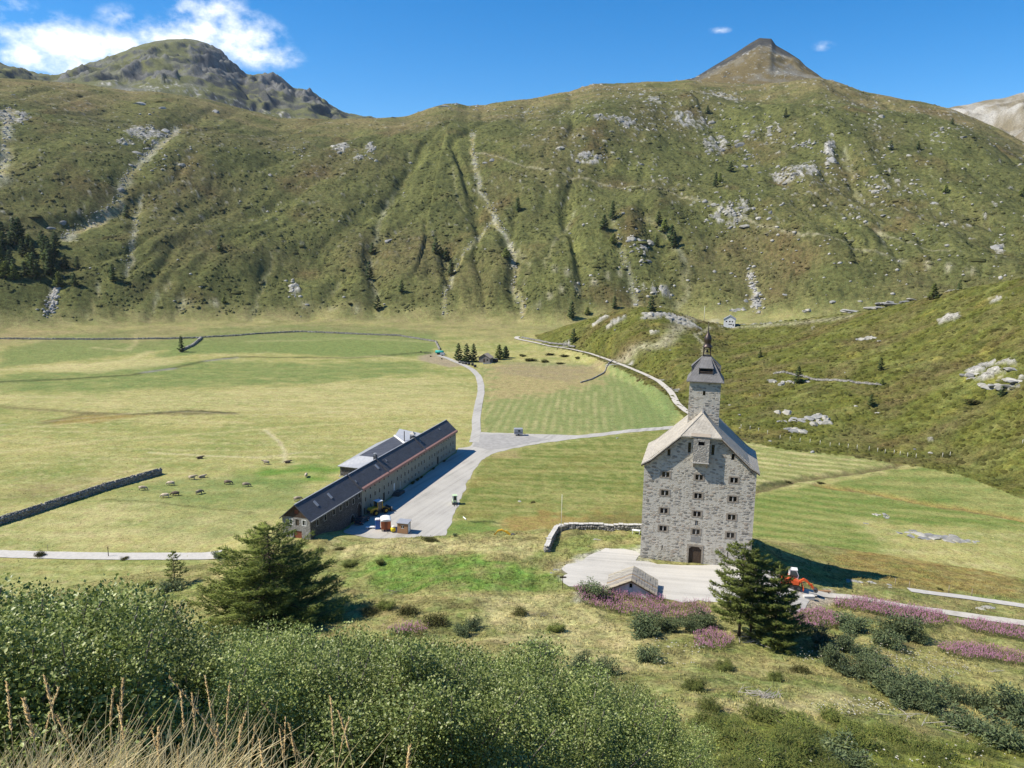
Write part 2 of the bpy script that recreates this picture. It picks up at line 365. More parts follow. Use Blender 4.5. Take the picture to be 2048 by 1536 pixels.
# ------------------------------------------------------------------ gullies, streams and paths on the hillside (photo pixels -> ground)
GUL = [([(945, 262), (946, 300), (952, 340), (962, 375), (985, 420), (1000, 455), (1022, 480), (1028, 510), (1030, 545), (1028, 575), (1045, 605), (1050, 625)], 5.0, 3.0, .8),
       ([(355, 250), (330, 275), (300, 300), (275, 325), (250, 355), (240, 390), (225, 410), (190, 440), (150, 455), (125, 475)], 9.0, 6.5, 1.0),
       ([(285, 388), (270, 430), (268, 470), (262, 510), (250, 545)], 4, 3.0, .6),
       ([(775, 395), (760, 440), (745, 500), (735, 540), (750, 575), (755, 625)], 5, 4.0, .35),
       ([(985, 440), (930, 500), (905, 545), (890, 590), (888, 630)], 4, 2.5, .6), ([(875, 480), (890, 510), (905, 540)], 5, 3, .1),
       ([(1010, 480), (1040, 500), (1060, 540), (1035, 590)], 4, 2.2, .25), ([(1225, 430), (1240, 480), (1255, 530), (1270, 580), (1275, 610)], 6, 4.0, .35),
       ([(1300, 430), (1345, 470), (1372, 520), (1372, 570), (1355, 610)], 7, 5.0, .3), ([(340, 560), (310, 600), (300, 640)], 3, 2.5, .5), ([(200, 560), (185, 600), (175, 635)], 3, 2.5, .5),
       ([(115, 570), (105, 600), (100, 630)], 4, 3.0, .9), ([(365, 590), (350, 640)], 2.5, 2, .4), ([(545, 500), (530, 560), (505, 640)], 3, 2, .3), ([(695, 540), (660, 590), (615, 640)], 3.5, 3, .15),
       ([(820, 300), (815, 350), (770, 420)], 3, 2, .2), ([(905, 330), (910, 380), (925, 420)], 2.5, 1.6, .3), ([(1690, 290), (1700, 340), (1720, 400)], 6, 4.5, .35), ([(1500, 540), (1515, 590), (1515, 620)], 7, 4, .8),
       ([(1150, 420), (1110, 480), (1090, 530)], 3, 1.5, .3), ([(1760, 440), (1770, 490)], 4, 3, .3), ([(20, 215), (10, 300), (0, 360)], 12, 5, .8)]
PATHS = [([(940, 305), (1010, 318), (1100, 340), (1180, 358), (1260, 372), (1350, 388), (1420, 405), (1500, 440), (1600, 470), (1720, 500), (1830, 522), (1960, 545)], 1.1, .7),
         ([(1045, 620), (1080, 605), (1130, 575), (1200, 558), (1260, 540)], 1.2, .9), ([(1100, 535), (1140, 548), (1200, 556)], 1.2, .8), ([(560, 600), (640, 618), (760, 632)], 1.0, .5), ([(345, 598), (400, 610), (440, 606)], 1.2, .7),
         ([(1420, 655), (1390, 670), (1410, 690), (1408, 712)], 1.0, 1.0), ([(1430, 640), (1330, 690), (1230, 712)], 4.0, .8), ([(1470, 655), (1540, 650), (1700, 632)], 3.0, .6), ([(1750, 460), (1800, 480), (1900, 500)], 1.2, .5),
         ([(530, 860), (560, 885), (570, 905), (568, 925)], .6, .6), ([(300, 905), (420, 912), (520, 915), (600, 905)], .7, .45), ([(0, 850), (150, 838), (300, 822), (520, 830), (700, 822)], .8, .35)]
shade_r = (R2 > 420) & (R2 < 1330)
GULm = np.zeros_like(Z); PATm = np.zeros_like(Z)
for pts, w, dep, br in GUL:
    P = np.array(W2(pts)); dens = []
    pad = 60
    s = shade_r & (X2 > P[:, 0].min() - pad) & (X2 < P[:, 0].max() + pad) & (Y2 > P[:, 1].min() - pad) & (Y2 < P[:, 1].max() + pad)
    d = polydist(X2[s] + 3 * fbm(X2[s] / 14, Y2[s] / 14, 2, 7), Y2[s], [tuple(p) for p in P])
    Z[s] -= .7 * dep * np.exp(-(d / (w * 1.4)) ** 2); GULm[s] = np.maximum(GULm[s], br * np.exp(-(d / (w * .42)) ** 2))
for pts, w, br in PATHS:
    P = np.array(W2(pts)); pad = 12
    s = (R2 > 150) & (X2 > P[:, 0].min() - pad) & (X2 < P[:, 0].max() + pad) & (Y2 > P[:, 1].min() - pad) & (Y2 < P[:, 1].max() + pad)
    d = polydist(X2[s], Y2[s], [tuple(p) for p in P]); PATm[s] = np.maximum(PATm[s], br * np.exp(-(d / w) ** 2))

# ------------------------------------------------------------------ land cover: real ground colours, kept as an attribute of the ground
def C3(c): return np.array(c)[None, None, :]
def mixc(a, b, t): return a + (b - a) * t[..., None]
SN = dict(dry=(.300, .278, .105), straw=(.42, .37, .18), grn=(.155, .195, .052), fresh=(.120, .195, .040), olive=(.112, .118, .042), heath=(.068, .077, .028), brown=(.122, .102, .048), rust=(.120, .080, .040),
          dark=(.040, .048, .020), lime=(.165, .175, .056), rock=(.40, .39, .355), tan=(.31, .25, .12), gold=(.225, .17, .055), gravel=(.47, .46, .43), scree=(.21, .21, .19), crag=(.10, .105, .105))
SN = {k: np.array(v) for k, v in SN.items()}
win(120, 760)
LX = X2 + 8 * fbm(X2 / 90, Y2 / 90, 2, 201)
n_big = fbm(X2 / 70, Y2 / 26, 4, 211); n_mid = fbm(X2 / 16, Y2 / 9, 4, 221); n_fin = fbm(X2 / 2.6, Y2 / 3.2, 3, 231, .65)
n_str = fbm(LX / 42, Y2 / 3.6 + LX / 90, 4, 241, .6)
# meadow of the valley floor
C = np.broadcast_to(SN['dry'], Z.shape + (3,)).copy()
C = mixc(C, SN['grn'], np.clip(.36 + .6 * n_big + .65 * n_mid + .3 * n_str + .5 * n_fin, 0, .9))
C = mixc(C, SN['straw'], np.clip(.12 + .6 * n_str + .6 * n_fin, 0, .65))
MK = np.zeros(Z.shape + (3,))       # R heath roughness, G rock, B gravel
def pm(pts, soft, z=None, nz=.0, rmin=2.0):
    """mask of a patch outlined in the photo and laid on the ground"""
    P = np.array(W2(pts, z, rmin)); pad = soft * 3 + 3
    s = (R2 < 2900) & (X2 > P[:, 0].min() - pad) & (X2 < P[:, 0].max() + pad) & (Y2 > P[:, 1].min() - pad) & (Y2 < P[:, 1].max() + pad)
    M = np.zeros_like(Z)
    if not s.any(): return M
    x, y = X2[s], Y2[s]
    ins = inpoly(x, y, [tuple(p) for p in P]); d = polydist(x, y, [tuple(p) for p in P] + [tuple(P[0])])
    sd = np.where(ins, d, -d) + nz * fbm(x / (soft * 2 + 1.5), y / (soft * 2 + 1.5), 3, 17) * soft * 2
    M[s] = sst(-soft, soft, sd); return M
valley = ~isF & ~isK & (R2 < 640)
def patch(pts, c, amt=1.0, soft=2.0, z=0.0, nz=.6, var=.0, seed=5):
    global C
    m = pm(pts, soft, z, nz) * valley * amt
    if var: m = m * np.clip(1 + var * 2 * fbm(X2 / 12, Y2 / 6, 3, seed), 0, 1.4)
    C = mixc(C, SN[c] if isinstance(c, str) else np.array(c), np.clip(m, 0, 1))
gr2 = (.150, .190, .062)
patch([(0, 712), (110, 688), (250, 676), (380, 676), (380, 700), (200, 716), (0, 735)], gr2, .85, 4)
patch([(400, 672), (600, 664), (760, 668), (872, 676), (872, 712), (700, 716), (560, 706), (420, 708), (310, 716)], gr2, .95, 4)
patch([(0, 750), (160, 742), (420, 722), (600, 726), (840, 722), (860, 744), (560, 770), (200, 782), (0, 786)], gr2, .8, 6, var=.4)
patch([(0, 676), (170, 680), (60, 690), (0, 702)], 'tan', .8, 4); patch([(210, 700), (360, 684), (420, 670), (300, 668), (250, 690)], 'tan', .5, 5)
patch([(80, 730), (330, 716), (380, 725), (200, 745), (60, 742)], 'straw', .5, 5)
patch([(0, 792), (400, 782), (900, 750), (940, 790), (940, 830), (500, 826), (0, 812)], 'straw', .34, 8, var=.5)
patch([(90, 842), (180, 830), (290, 830), (200, 846), (110, 850)], 'gold', .8, 2); patch([(270, 828), (380, 822), (480, 826), (380, 832)], 'brown', .7, 1.2)
patch([(480, 945), (530, 935), (590, 935), (650, 925), (690, 935), (640, 965), (560, 975), (500, 970)], 'fresh', .75, 4, var=.5)
patch([(215, 1000), (330, 955), (480, 950), (600, 960), (640, 990), (560, 1030), (400, 1015)], gr2, .6, 5, var=.4)
patch([(0, 955), (150, 965), (300, 940), (120, 985), (0, 1010)], 'brown', .3, 8, var=.6)
patch([(0, 1060), (200, 1000), (560, 1040), (560, 1075), (300, 1100), (0, 1095)], 'straw', .35, 6, var=.6)
patch([(300, 1045), (520, 1035), (560, 1060), (420, 1085)], gr2, .5, 5, var=.5)
# meadow between the tracks, mown in stripes
mm = pm([(962, 866), (966, 800), (975, 770), (960, 735), (1100, 726), (1225, 735), (1330, 792), (1350, 815), (1370, 826), (1335, 855), (1130, 872), (1040, 866)], 2.5, 0, .4) * valley
stp = .5 + .5 * np.sin((X2 - .10 * (Y2 - 250)) * 2 * pi / 3.1 + 1.5 * fbm(X2 / 20, Y2 / 60, 2, 301))
Cm = mixc(mixc(np.broadcast_to(np.array((.165, .20, .068)), C.shape), SN['straw'] * .9, np.clip(stp * .55 * (.5 + fbm(X2 / 5, Y2 / 14, 3, 302)) + .1, 0, .7)), np.array((.145, .195, .065)), sst(1150, 1330, 0 * X2 + 1024 + FPX * X2 / np.maximum(Y2, 1)) * .75)
C = mixc(C, Cm, mm)
patch([(985, 728), (1225, 735), (1190, 768), (1080, 790), (975, 800), (975, 770)], 'tan', .75, 4, nz=1.0); patch([(1000, 720), (1200, 735), (1150, 765), (1000, 750)], (.22, .18, .12), .4, 5, var=.5)
# meadow left of the old hospice
mm = pm([(895, 1070), (925, 990), (950, 945), (968, 920), (1010, 903), (1330, 858), (1480, 850), (1480, 1060), (1280, 1042), (1050, 1030)], 1.5, 0, .3) * valley
st2 = .5 + .5 * np.sin((Y2 + .18 * X2 + 3 * fbm(X2 / 30, Y2 / 30, 2, 311)) * 2 * pi / 3.4)
Cm = mixc(mixc(np.broadcast_to(np.array((.125, .155, .040)), C.shape), SN['dry'], np.clip(.22 * st2 * (1 + n_mid) + .5 * n_str + .45 * n_fin + .2, 0, .7)), SN['gold'], np.clip(.5 * fbm(X2 / 25, Y2 / 12, 3, 313), 0, .4))
C = mixc(C, Cm, mm)
patch([(985, 905), (1040, 900), (1040, 915), (990, 918)], 'tan', .6, 1.5)
patch([(1000, 1062), (1010, 1035), (1080, 1026), (1290, 1030), (1290, 1062)], 'gold', .85, 2.0, nz=1.2); patch([(1150, 1048), (1180, 1030), (1290, 1022), (1290, 1050)], 'olive', .6, 1.5, nz=1.2)
patch([(880, 1072), (900, 1045), (980, 1040), (1000, 1066)], (.115, .175, .04), .7, 1.5)
# meadows right of the hospice
mm = pm([(1490, 862), (1560, 868), (1640, 884), (1740, 893), (1890, 918), (1760, 945), (1500, 985)], 1.5, 0, .3) * valley
st3 = .5 + .5 * np.sin((Y2 + .42 * X2 + 2 * fbm(X2 / 30, Y2 / 30, 2, 321)) * 2 * pi / 5.2)
Cm = mixc(np.broadcast_to(np.array((.155, .185, .05)), C.shape), SN['straw'], np.clip(.75 * st3 * (.6 + n_str) + .15, 0, .8)); C = mixc(C, Cm, mm)
mm = pm([(1490, 990), (1640, 968), (1800, 1000), (2048, 1040), (2048, 1056), (1800, 1050), (1690, 1030), (1760, 1090), (1740, 1112), (1500, 1100)], 2.0, 0, .5) * valley
Cm = mixc(np.broadcast_to(np.array((.125, .170, .042)), C.shape), SN['dry'], np.clip(.4 * st3 + .5 * n_str, 0, .7)); C = mixc(C, Cm, mm)
mm = pm([(1655, 968), (1910, 920), (1990, 935), (2048, 970), (2048, 1036), (1850, 1005)], 2.0, 0, .5) * valley
Cm = mixc(np.broadcast_to(np.array((.13, .170, .045)), C.shape), SN['dry'], np.clip(.3 + .5 * n_str + .4 * n_mid, 0, .8)); C = mixc(C, Cm, mm)
def line(pts, c, w, amt, z=0.0, dig=0.0):
    global C
    P = np.array(W2(pts, z)); s = (X2 > P[:, 0].min() - 10) & (X2 < P[:, 0].max() + 10) & (Y2 > P[:, 1].min() - 10) & (Y2 < P[:, 1].max() + 10)
    d = polydist(X2[s] + .8 * fbm(X2[s] / 3, Y2[s] / 3, 2, 9), Y2[s] + .8 * fbm(X2[s] / 3, Y2[s] / 3, 2, 19), [tuple(p) for p in P]); k = np.exp(-(d / w) ** 2)
    C[s] = C[s] + (SN[c] - C[s]) * (k * amt)[:, None]
    if dig: Z[s] -= dig * k * valley[s]
line([(1500, 985), (1600, 958), (1700, 945), (1800, 930), (1905, 914)], 'brown', 1.6, .9, 0, .8); line([(1510, 972), (1570, 962)], 'dark', 1.0, .8)
line([(1640, 970), (1750, 985), (1850, 1006), (1960, 1022), (2048, 1040)], 'gold', 1.6, .95, 0, .7); line([(1700, 978), (1860, 1010), (2000, 1030)], 'brown', .8, .7)
line([(210, 1000), (300, 1003), (400, 1015), (510, 1026)], 'olive', .5, .7); line([(0, 764), (140, 757), (260, 750), (340, 738), (410, 722), (470, 714), (700, 716), (850, 706)], 'dark', 2.2, .8); line([(0, 740), (120, 735), (260, 720), (300, 706)], 'straw', 3.0, .6); line([(0, 813), (120, 822), (200, 830)], 'brown', 2.2, .6); line([(90, 846), (180, 826), (280, 830), (370, 822), (470, 827)], 'brown', 1.6, .7); line([(270, 829), (375, 823)], 'dark', 1.0, .8); line([(395, 824), (470, 827)], 'dark', .8, .8)
line([(530, 858), (560, 884), (572, 905), (568, 925)], 'straw', .8, .8); line([(300, 905), (420, 912), (520, 916), (640, 912)], 'straw', .9, .7); line([(0, 905), (200, 880), (400, 868), (640, 850), (900, 838)], 'straw', 1.4, .45); line([(0, 860), (240, 838), (500, 846)], 'straw', 1.2, .5); line([(0, 1040), (120, 1000), (210, 970), (300, 940)], 'straw', 1.2, .7); line([(120, 985), (300, 930)], 'straw', .8, .5); line([(600, 720), (760, 712), (860, 722)], 'straw', 2.0, .5); line([(500, 690), (700, 684), (860, 690)], 'straw', 2.5, .35); line([(0, 700), (150, 690), (330, 686)], 'straw', 2.5, .5); line([(270, 682), (272, 695), (255, 705), (180, 702)], 'straw', 1.6, .6)
line([(290, 745), (345, 738)], 'scree', 2.2, .9); line([(412, 722), (470, 716)], 'scree', 2.0, .9); line([(940, 1043), (1000, 1046)], 'dark', .5, .8)
# tan apron at the foot of the hillside
ap = sst(-120, -20, R2 - rfoot + 22 * fbm(X2 / 45, Y2 / 45, 3, 331)) * (~isK) * (R2 < 720)
C = mixc(C, mixc(np.broadcast_to(np.array((.235, .205, .098)), C.shape), SN['olive'], np.clip(.3 + .7 * n_mid + .5 * n_fin, 0, .85)), ap * azi([0, 1050, 1150, 2048], [1, 1, .75, .7])[:, None] * np.clip(.62 + .5 * fbm(X2 / 18, Y2 / 18, 3, 333), .2, .85))
patch([(840, 712), (880, 705), (905, 722), (935, 730), (900, 735), (838, 720)], (.27, .22, .16), .8, 2)
# the hillside
win(430, 1650)
hs = sst(-2, 16, ZH - ZP + 6 * fbm(X2 / 22, Y2 / 22, 3, 341)) * (~isK) * (R2 > 480) * (R2 < 1600)
hn = fbm(X2 / 120, Y2 / 120, 4, 351); hm = fbm(lean / 26, Y2 / 40, 4, 361, .6); hf = fbm(X2 / 6, Y2 / 8, 3, 371, .65)
Ch = np.broadcast_to(SN['olive'], C.shape).copy()
Ch = mixc(Ch, SN['heath'], np.clip(.35 + .8 * hm, 0, .9)); Ch = mixc(Ch, SN['lime'], np.clip(.9 * fbm(lean / 45, Y2 / 60, 4, 381) - .12 + .4 * hf, 0, .7))
Ch = mixc(Ch, SN['brown'], np.clip(.9 * hn + .3 * hf + .08, 0, .6)); Ch = mixc(Ch, SN['rust'], np.clip(1.1 * fbm(X2 / 60, Y2 / 60, 3, 391) - .28, 0, .5))
tt = np.clip(t, 0, 1.3)
Ch = mixc(Ch, SN['tan'] * .72, np.clip(sst(.70, .98, tt) * (.42 + .7 * fbm(X2 / 60, Y2 / 22, 3, 393)), 0, .75))
Ch = mixc(Ch, SN['dark'], np.clip(1.7 * fbm(X2 / 4.5, Y2 / 6, 3, 395, .65) - .28 + .5 * np.clip(hm, 0, 1), 0, .85) * (1 - .55 * sst(.75, 1, tt)))
Ch = mixc(Ch, SN['lime'] * 1.1, np.clip(GULm * 1.0, 0, .6)); 
C = mixc(C, Ch, hs); MK[..., 0] = np.maximum(MK[..., 0], hs)
# dark wooded dell at the far left
# rock on the hillside: patches outlined in the photo, broken up by noise
ROCKS = [(1230, 180, 60, 16, .8), (1250, 245, 26, 14, .9), (1440, 190, 70, 14, .8), (1380, 240, 60, 26, .8), (1430, 290, 40, 30, .8), (1520, 260, 60, 30, .6), (1600, 345, 60, 22, .85), (1570, 345, 30, 16, .8), (1660, 300, 14, 45, .9), (1610, 290, 40, 14, .6),
         (1175, 315, 40, 16, .9), (1460, 430, 60, 30, .8), (1480, 410, 40, 12, .7), (680, 300, 26, 14, .9), (740, 300, 12, 18, .9), (720, 315, 16, 8, .8), (590, 585, 16, 22, .75), (1285, 500, 14, 34, .7), (1320, 580, 44, 12, .8), (1275, 490, 30, 26, .55), (310, 280, 70, 34, .5), (20, 235, 50, 30, .8),
         (290, 265, 40, 20, .9), (250, 285, 26, 14, .7), (905, 210, 30, 7, .8), (960, 215, 30, 7, .6), (1050, 222, 40, 10, .6), (1150, 225, 40, 8, .6), (1210, 235, 30, 8, .8), (1310, 200, 30, 10, .8), (1760, 380, 12, 30, .6), (1830, 380, 30, 16, .6), (1930, 260, 40, 14, .4), (2000, 490, 12, 22, .85), (1890, 265, 26, 14, .5), (1510, 600, 8, 14, .9),
         (330, 330, 60, 22, .4), (1290, 250, 40, 22, .5), (1490, 320, 30, 20, .55), (1740, 250, 40, 10, .45), (600, 300, 30, 14, .5), (440, 300, 80, 16, .3), (1560, 150, 25, 8, .7), (1480, 150, 50, 10, .5), (1510, 130, 40, 14, .3), (1770, 330, 60, 40, .35), (1700, 430, 40, 20, .4)]
RK = np.zeros_like(Z)
for u, v, ru, rv, am in ROCKS:
    p = pix(u, v); a = pix(u + ru, v); b = pix(u, v - rv); c2 = pix(u, v + rv)
    lx = max(hypot(*(a - p)[:2]), 3); r0, r1 = hypot(*c2[:2]), hypot(*b[:2]); rm = hypot(*p[:2])
    if r1 - r0 < 4: r1 = r0 + 4
    s = (R2 > r0 - 60) & (R2 < r1 + 60) & (np.abs(T2 - atan2(p[0], p[1])) < lx / rm * 1.8)
    ds = np.hypot((T2[s] - atan2(p[0], p[1])) * rm / lx, (R2[s] - (r0 + r1) / 2) / ((r1 - r0) / 2))
    RK[s] = np.maximum(RK[s], am * np.clip(1.45 - ds, 0, 1))
rn = .5 + .5 * fbm(X2 / 7.5 + .6 * fbm(X2 / 30, Y2 / 30, 2, 5), Y2 / 9, 4, 401, .7); rn2 = ridged(X2 / 14, Y2 / 10, 3, 403)
rock = sst(.38, .48, RK * .62 * (.12 + 1.55 * rn) + .12 * (rn2 - .6) - .05 * (1 - RK)) * (R2 > 420)
rock = np.maximum(rock, sst(.72, .80, rn + .12 * np.clip(hn, -1, 1)) * .9 * (hs > .5) * sst(.12, .3, tt) * azi([0, 900, 1200, 2048], [.5, .45, 1, 1])[:, None])
Z += rock * (R2 < 1400) * (1.2 + 1.6 * (rn2 - .5) + 2.0 * (rn - .5)) * .9
# peaks
win(1050, 5300)
isP = (Z2 > Z1 + .5) & (R2 > 1100)
pkL = isP & (ZL >= np.maximum(ZR, ZG)); pkR = isP & (ZR > np.maximum(ZL, ZG)); pkG = isP & (ZG > np.maximum(ZL, ZR))
pn1 = fbm(X2 / 90, Y2 / 140, 4, 411); pn2 = fbm(X2 / 25, Y2 / 40, 4, 413, .65)
dzr = np.gradient(Z, axis=1) / np.gradient(RR)[None, :]; dzt = np.gradient(Z, axis=0) / (np.gradient(TH)[:, None] * np.maximum(R2, 1)); slope = np.hypot(dzr, dzt)
Cl = mixc(np.broadcast_to(np.array((.125, .13, .058)), C.shape), SN['scree'] * .8, np.clip(.12 + 1.0 * pn1 + .6 * pn2, 0, .85))
crag = np.clip(sst(.72, .98, slope + .35 * pn2 + .30 * sst(330, 470, 1024 + FPX * np.tan(np.clip(T2, -1, 1))) - .12), 0, 1); Cl = mixc(Cl, SN['crag'] * .62, crag * .9)
Cr = mixc(np.broadcast_to(np.array((.135, .108, .052)), C.shape), SN['scree'] * .9, np.clip(.1 + .9 * pn1 + .5 * pn2, 0, .8)); Cr = mixc(Cr, SN['crag'] * .42, np.clip(sst(1580, 1690, R2 + 50 * pn1 - 90 * (T2 - az_te(1525, 80)[0]) / .05) * (.85 + .6 * pn2), 0, .95))
Cg = mixc(np.broadcast_to(np.array((.19, .165, .11)), C.shape), SN['rock'], np.clip(.25 + 1.0 * pn1 + .6 * pn2, 0, .8))
CRAG = [(425, 125, 45, 26, 1.0), (470, 150, 40, 18, 1.0), (395, 150, 30, 14, .8), (330, 155, 26, 12, .9), (270, 152, 26, 9, .9), (300, 120, 50, 8, .6), (545, 165, 30, 14, 1.0), (580, 190, 40, 12, 1.0), (625, 195, 26, 9, 1.0), (440, 105, 20, 14, .8), (150, 150, 40, 6, .6)]
ck_ = np.zeros_like(Z)
for u, v, ru, rv, am in CRAG:
    p = pix(u, v, 1400); a = pix(u, v - rv, 1400); c2 = pix(u, v + rv, 1400); r0, r1 = hypot(*c2[:2]), min(hypot(*a[:2]), 2700); th0 = atan2(p[0], p[1]); dt = ru / FPX * .9; ds = np.hypot((T2 - th0) / dt, (R2 - (r0 + r1) / 2) / max((r1 - r0) / 2, 60)); ck_ = np.maximum(ck_, am * np.clip(1.5 - ds, 0, 1))
ck_ *= pkL
cg = sst(.42, .6, ck_ * (.45 + .9 * (.5 + pn2)))
Z += cg * (R2 < 2700) * 26 * (ridged(X2 / 60, Y2 / 150, 4, 417) - .45)
Cl = mixc(Cl, mixc(np.broadcast_to(np.array((.055, .058, .062)), C.shape), SN['scree'], np.clip(.3 + 1.3 * pn2, 0, .6)), cg * .92)
C[pkL] = Cl[pkL]; C[pkR] = Cr[pkR]; C[pkG] = Cg[pkG]; MK[..., 0][isP] = .5; MK[..., 1][isP] = .35
# the knoll
win(190, 700)
kk = isK & (R2 > 200)
kn = fbm(X2 / 40, Y2 / 18, 4, 421); k2 = fbm(X2 / 14, Y2 / 6, 4, 423); k3 = fbm(X2 / 3, Y2 / 2.2, 3, 425, .6)
Ck = mixc(np.broadcast_to(np.array((.098, .105, .024)), C.shape), SN['lime'], np.clip(.1 + .8 * k2 + .3 * k3, 0, .6)); Ck = mixc(Ck, SN['rust'], np.clip(.85 * kn + .35 * k2 + .02, 0, .6)); Ck = mixc(Ck, SN['brown'], np.clip(.8 * fbm(X2 / 20, Y2 / 14, 3, 427) + .05, 0, .5))
Ck = mixc(Ck, np.array((.045, .055, .014)), np.clip(1.1 * fbm(X2 / 9, Y2 / 3.2, 3, 429) - .05, 0, .55)); Ck = mixc(Ck, np.array((.22, .20, .05)), np.clip(1.5 * fbm(X2 / 12, Y2 / 6, 2, 431) - .72, 0, .6))
C[kk] = Ck[kk]; MK[..., 0][kk] = .8
KROCK = [(1800, 605, 70, 9, .75), (1900, 588, 70, 8, .8), (1990, 600, 40, 20, .6), (1900, 635, 26, 16, .75), (1680, 628, 40, 6, .6), (1990, 745, 55, 30, .72), (1960, 735, 26, 14, .8), (2040, 760, 30, 20, .72), (1235, 640, 30, 7, .7), (1300, 632, 30, 8, .85), (1290, 650, 40, 9, .6), (1350, 640, 40, 12, .85), (1310, 665, 18, 4, .8), (1200, 640, 12, 4, .9), (1250, 612, 40, 4, .8), (1330, 700, 2, 2, .5),
         (1120, 690, 26, 4, .9), (1240, 728, 30, 5, .8), (1345, 775, 8, 16, .8), (1320, 755, 10, 6, .8), (1540, 628, 12, 6, .9), (1480, 610, 16, 12, .8), (1590, 665, 50, 5, .55), (1640, 650, 40, 5, .6), (1830, 665, 24, 5, .5), (1860, 660, 16, 8, .5), (1870, 880, 28, 8, .6), (1600, 900, 60, 3, .35), (1490, 860, 40, 4, .35)]
RK2 = np.zeros_like(Z)
for u, v, ru, rv, am in KROCK:
    p = pix(u, v); a = pix(u + ru, v); b = pix(u, v - rv); c2 = pix(u, v + rv); lx = max(hypot(*(a - p)[:2]), 1); r0, r1 = hypot(*c2[:2]), min(hypot(*b[:2]), hypot(*p[:2]) + 60); rm = hypot(*p[:2])
    if r1 - r0 < 2: r1 = r0 + 2
    s = (R2 > r0 - 30) & (R2 < r1 + 30) & (np.abs(T2 - atan2(p[0], p[1])) < lx / rm * 1.8)
    ds = np.hypot((T2[s] - atan2(p[0], p[1])) * rm / lx, (R2[s] - (r0 + r1) / 2) / ((r1 - r0) / 2)); RK2[s] = np.maximum(RK2[s], am * np.clip(1.45 - ds, 0, 1))
kr1 = .5 + .5 * fbm(X2 / 5, Y2 / 4, 4, 441, .62)
rock2 = sst(.50, .58, RK2 * .8 * (.5 + kr1) - .06 * (1 - RK2)) * (R2 > 200) * (R2 < 560)
Z += rock2 * (.35 + .9 * ridged(X2 / 5, Y2 / 4, 3, 443))
rock = np.maximum(rock, rock2)
win(190, 1650)
rcol = mixc(mixc(np.broadcast_to(SN['rock'], C.shape), np.array((.17, .17, .165)), np.clip(.4 + 1.4 * fbm(X2 / 6, Y2 / 5, 3, 451), 0, .85)), np.array((.42, .40, .34)), np.clip(.8 * fbm(X2 / 20, Y2 / 20, 2, 453) + isK * .35, 0, .7))
rcol = mixc(rcol, np.array((.12, .13, .07)), np.clip(1.5 * fbm(X2 / 3.5, Y2 / 3.5, 3, 455) - .15, 0, .8))
C = mixc(C, rcol, np.clip(rock, 0, 1)); MK[..., 1] = np.maximum(MK[..., 1], rock)
C = mixc(C, mixc(np.broadcast_to(SN['straw'], C.shape), SN['rock'], .5 + 0 * Z), np.clip(PATm * (.45 + .5 * n_fin * (R2 < 700) + .3 * rn), 0, .6) * (R2 > 150))
C = mixc(C, mixc(np.broadcast_to(SN['rock'], C.shape), SN['tan'], np.clip(.5 + fbm(X2 / 20, Y2 / 30, 3, 463), 0, 1)), np.clip(GULm * (.1 + 1.1 * rn), 0, .7) * hs)
# foreground slope
win(0, 210)
ff = isF & (R2 < 200)
g1 = fbm(X2 / 10, Y2 / 7, 4, 471); g2 = fbm(X2 / 2.6, Y2 / 2.2, 4, 473, .62); g3 = fbm(X2 / .8, Y2 / .7, 3, 475, .6)
Cf = mixc(np.broadcast_to(np.array((.255, .228, .092)), C.shape), SN['grn'] * .9, np.clip(.38 + 1.0 * g1 + .8 * g2, 0, .95)); Cf = mixc(Cf, SN['straw'], np.clip(.5 * g2 + .4 * g3 - .02, 0, .6)); Cf = mixc(Cf, SN['olive'], np.clip(.9 * fbm(X2 / 5, Y2 / 4, 4, 477) - .02 + .3 * g3, 0, .8))
Cf = mixc(Cf, SN['brown'], np.clip(1.0 * fbm(X2 / 7, Y2 / 5, 3, 479) - .12, 0, .5))
def fpatch(pts, c, amt=1.0, soft=1.0, nz=.8, var=0.0, seed=9):
    global Cf
    m = pm(pts, soft, None, nz, 30) * amt
    if var: m = m * np.clip(1 + var * 2 * fbm(X2 / 3, Y2 / 2.5, 3, seed), 0, 1.4)
    Cf = mixc(Cf, np.array(SN[c] if isinstance(c, str) else c), np.clip(m, 0, 1))
fpatch([(690, 1165), (760, 1110), (950, 1110), (1080, 1140), (1110, 1165), (1000, 1180), (800, 1185)], 'fresh', .75, 1.5, var=.5)
fpatch([(650, 1090), (900, 1080), (1090, 1082), (1080, 1120), (900, 1105), (690, 1120)], 'straw', .45, 1.5, var=.6)
fpatch([(930, 1190), (1130, 1185), (1260, 1260), (1300, 1330), (1150, 1330), (1000, 1290)], 'straw', .45, 2, var=.6)
fpatch([(1640, 1150), (1700, 1100), (2048, 1110), (2048, 1190), (1820, 1175)], 'gold', .65, 2, var=.5)
fpatch([(1620, 1120), (1700, 1115), (1900, 1110), (2048, 1080), (2048, 1060), (1700, 1085)], 'gold', .5, 3, var=.5)
fpatch([(1400, 1395), (1700, 1380), (1700, 1430), (1430, 1430)], 'straw', .45, 2, var=.6); fpatch([(1400, 1430), (1650, 1445), (2048, 1480), (2048, 1540), (1380, 1540)], (.15, .17, .035), .75, 2, var=.4)
fpatch([(1800, 1290), (2048, 1330), (2048, 1420), (1900, 1400)], 'dry', .5, 2, var=.6); fpatch([(1100, 1080), (1290, 1068), (1285, 1095), (1180, 1105), (1110, 1100)], (.16, .19, .055), .7, 1)
fpatch([(1130, 1130), (1180, 1105), (1285, 1095), (1285, 1125), (1160, 1190)], 'gravel', .55, 1.5, nz=1.0, var=.5); fpatch([(1170, 1090), (1285, 1072), (1285, 1085), (1200, 1098)], 'tan', .6, 1)
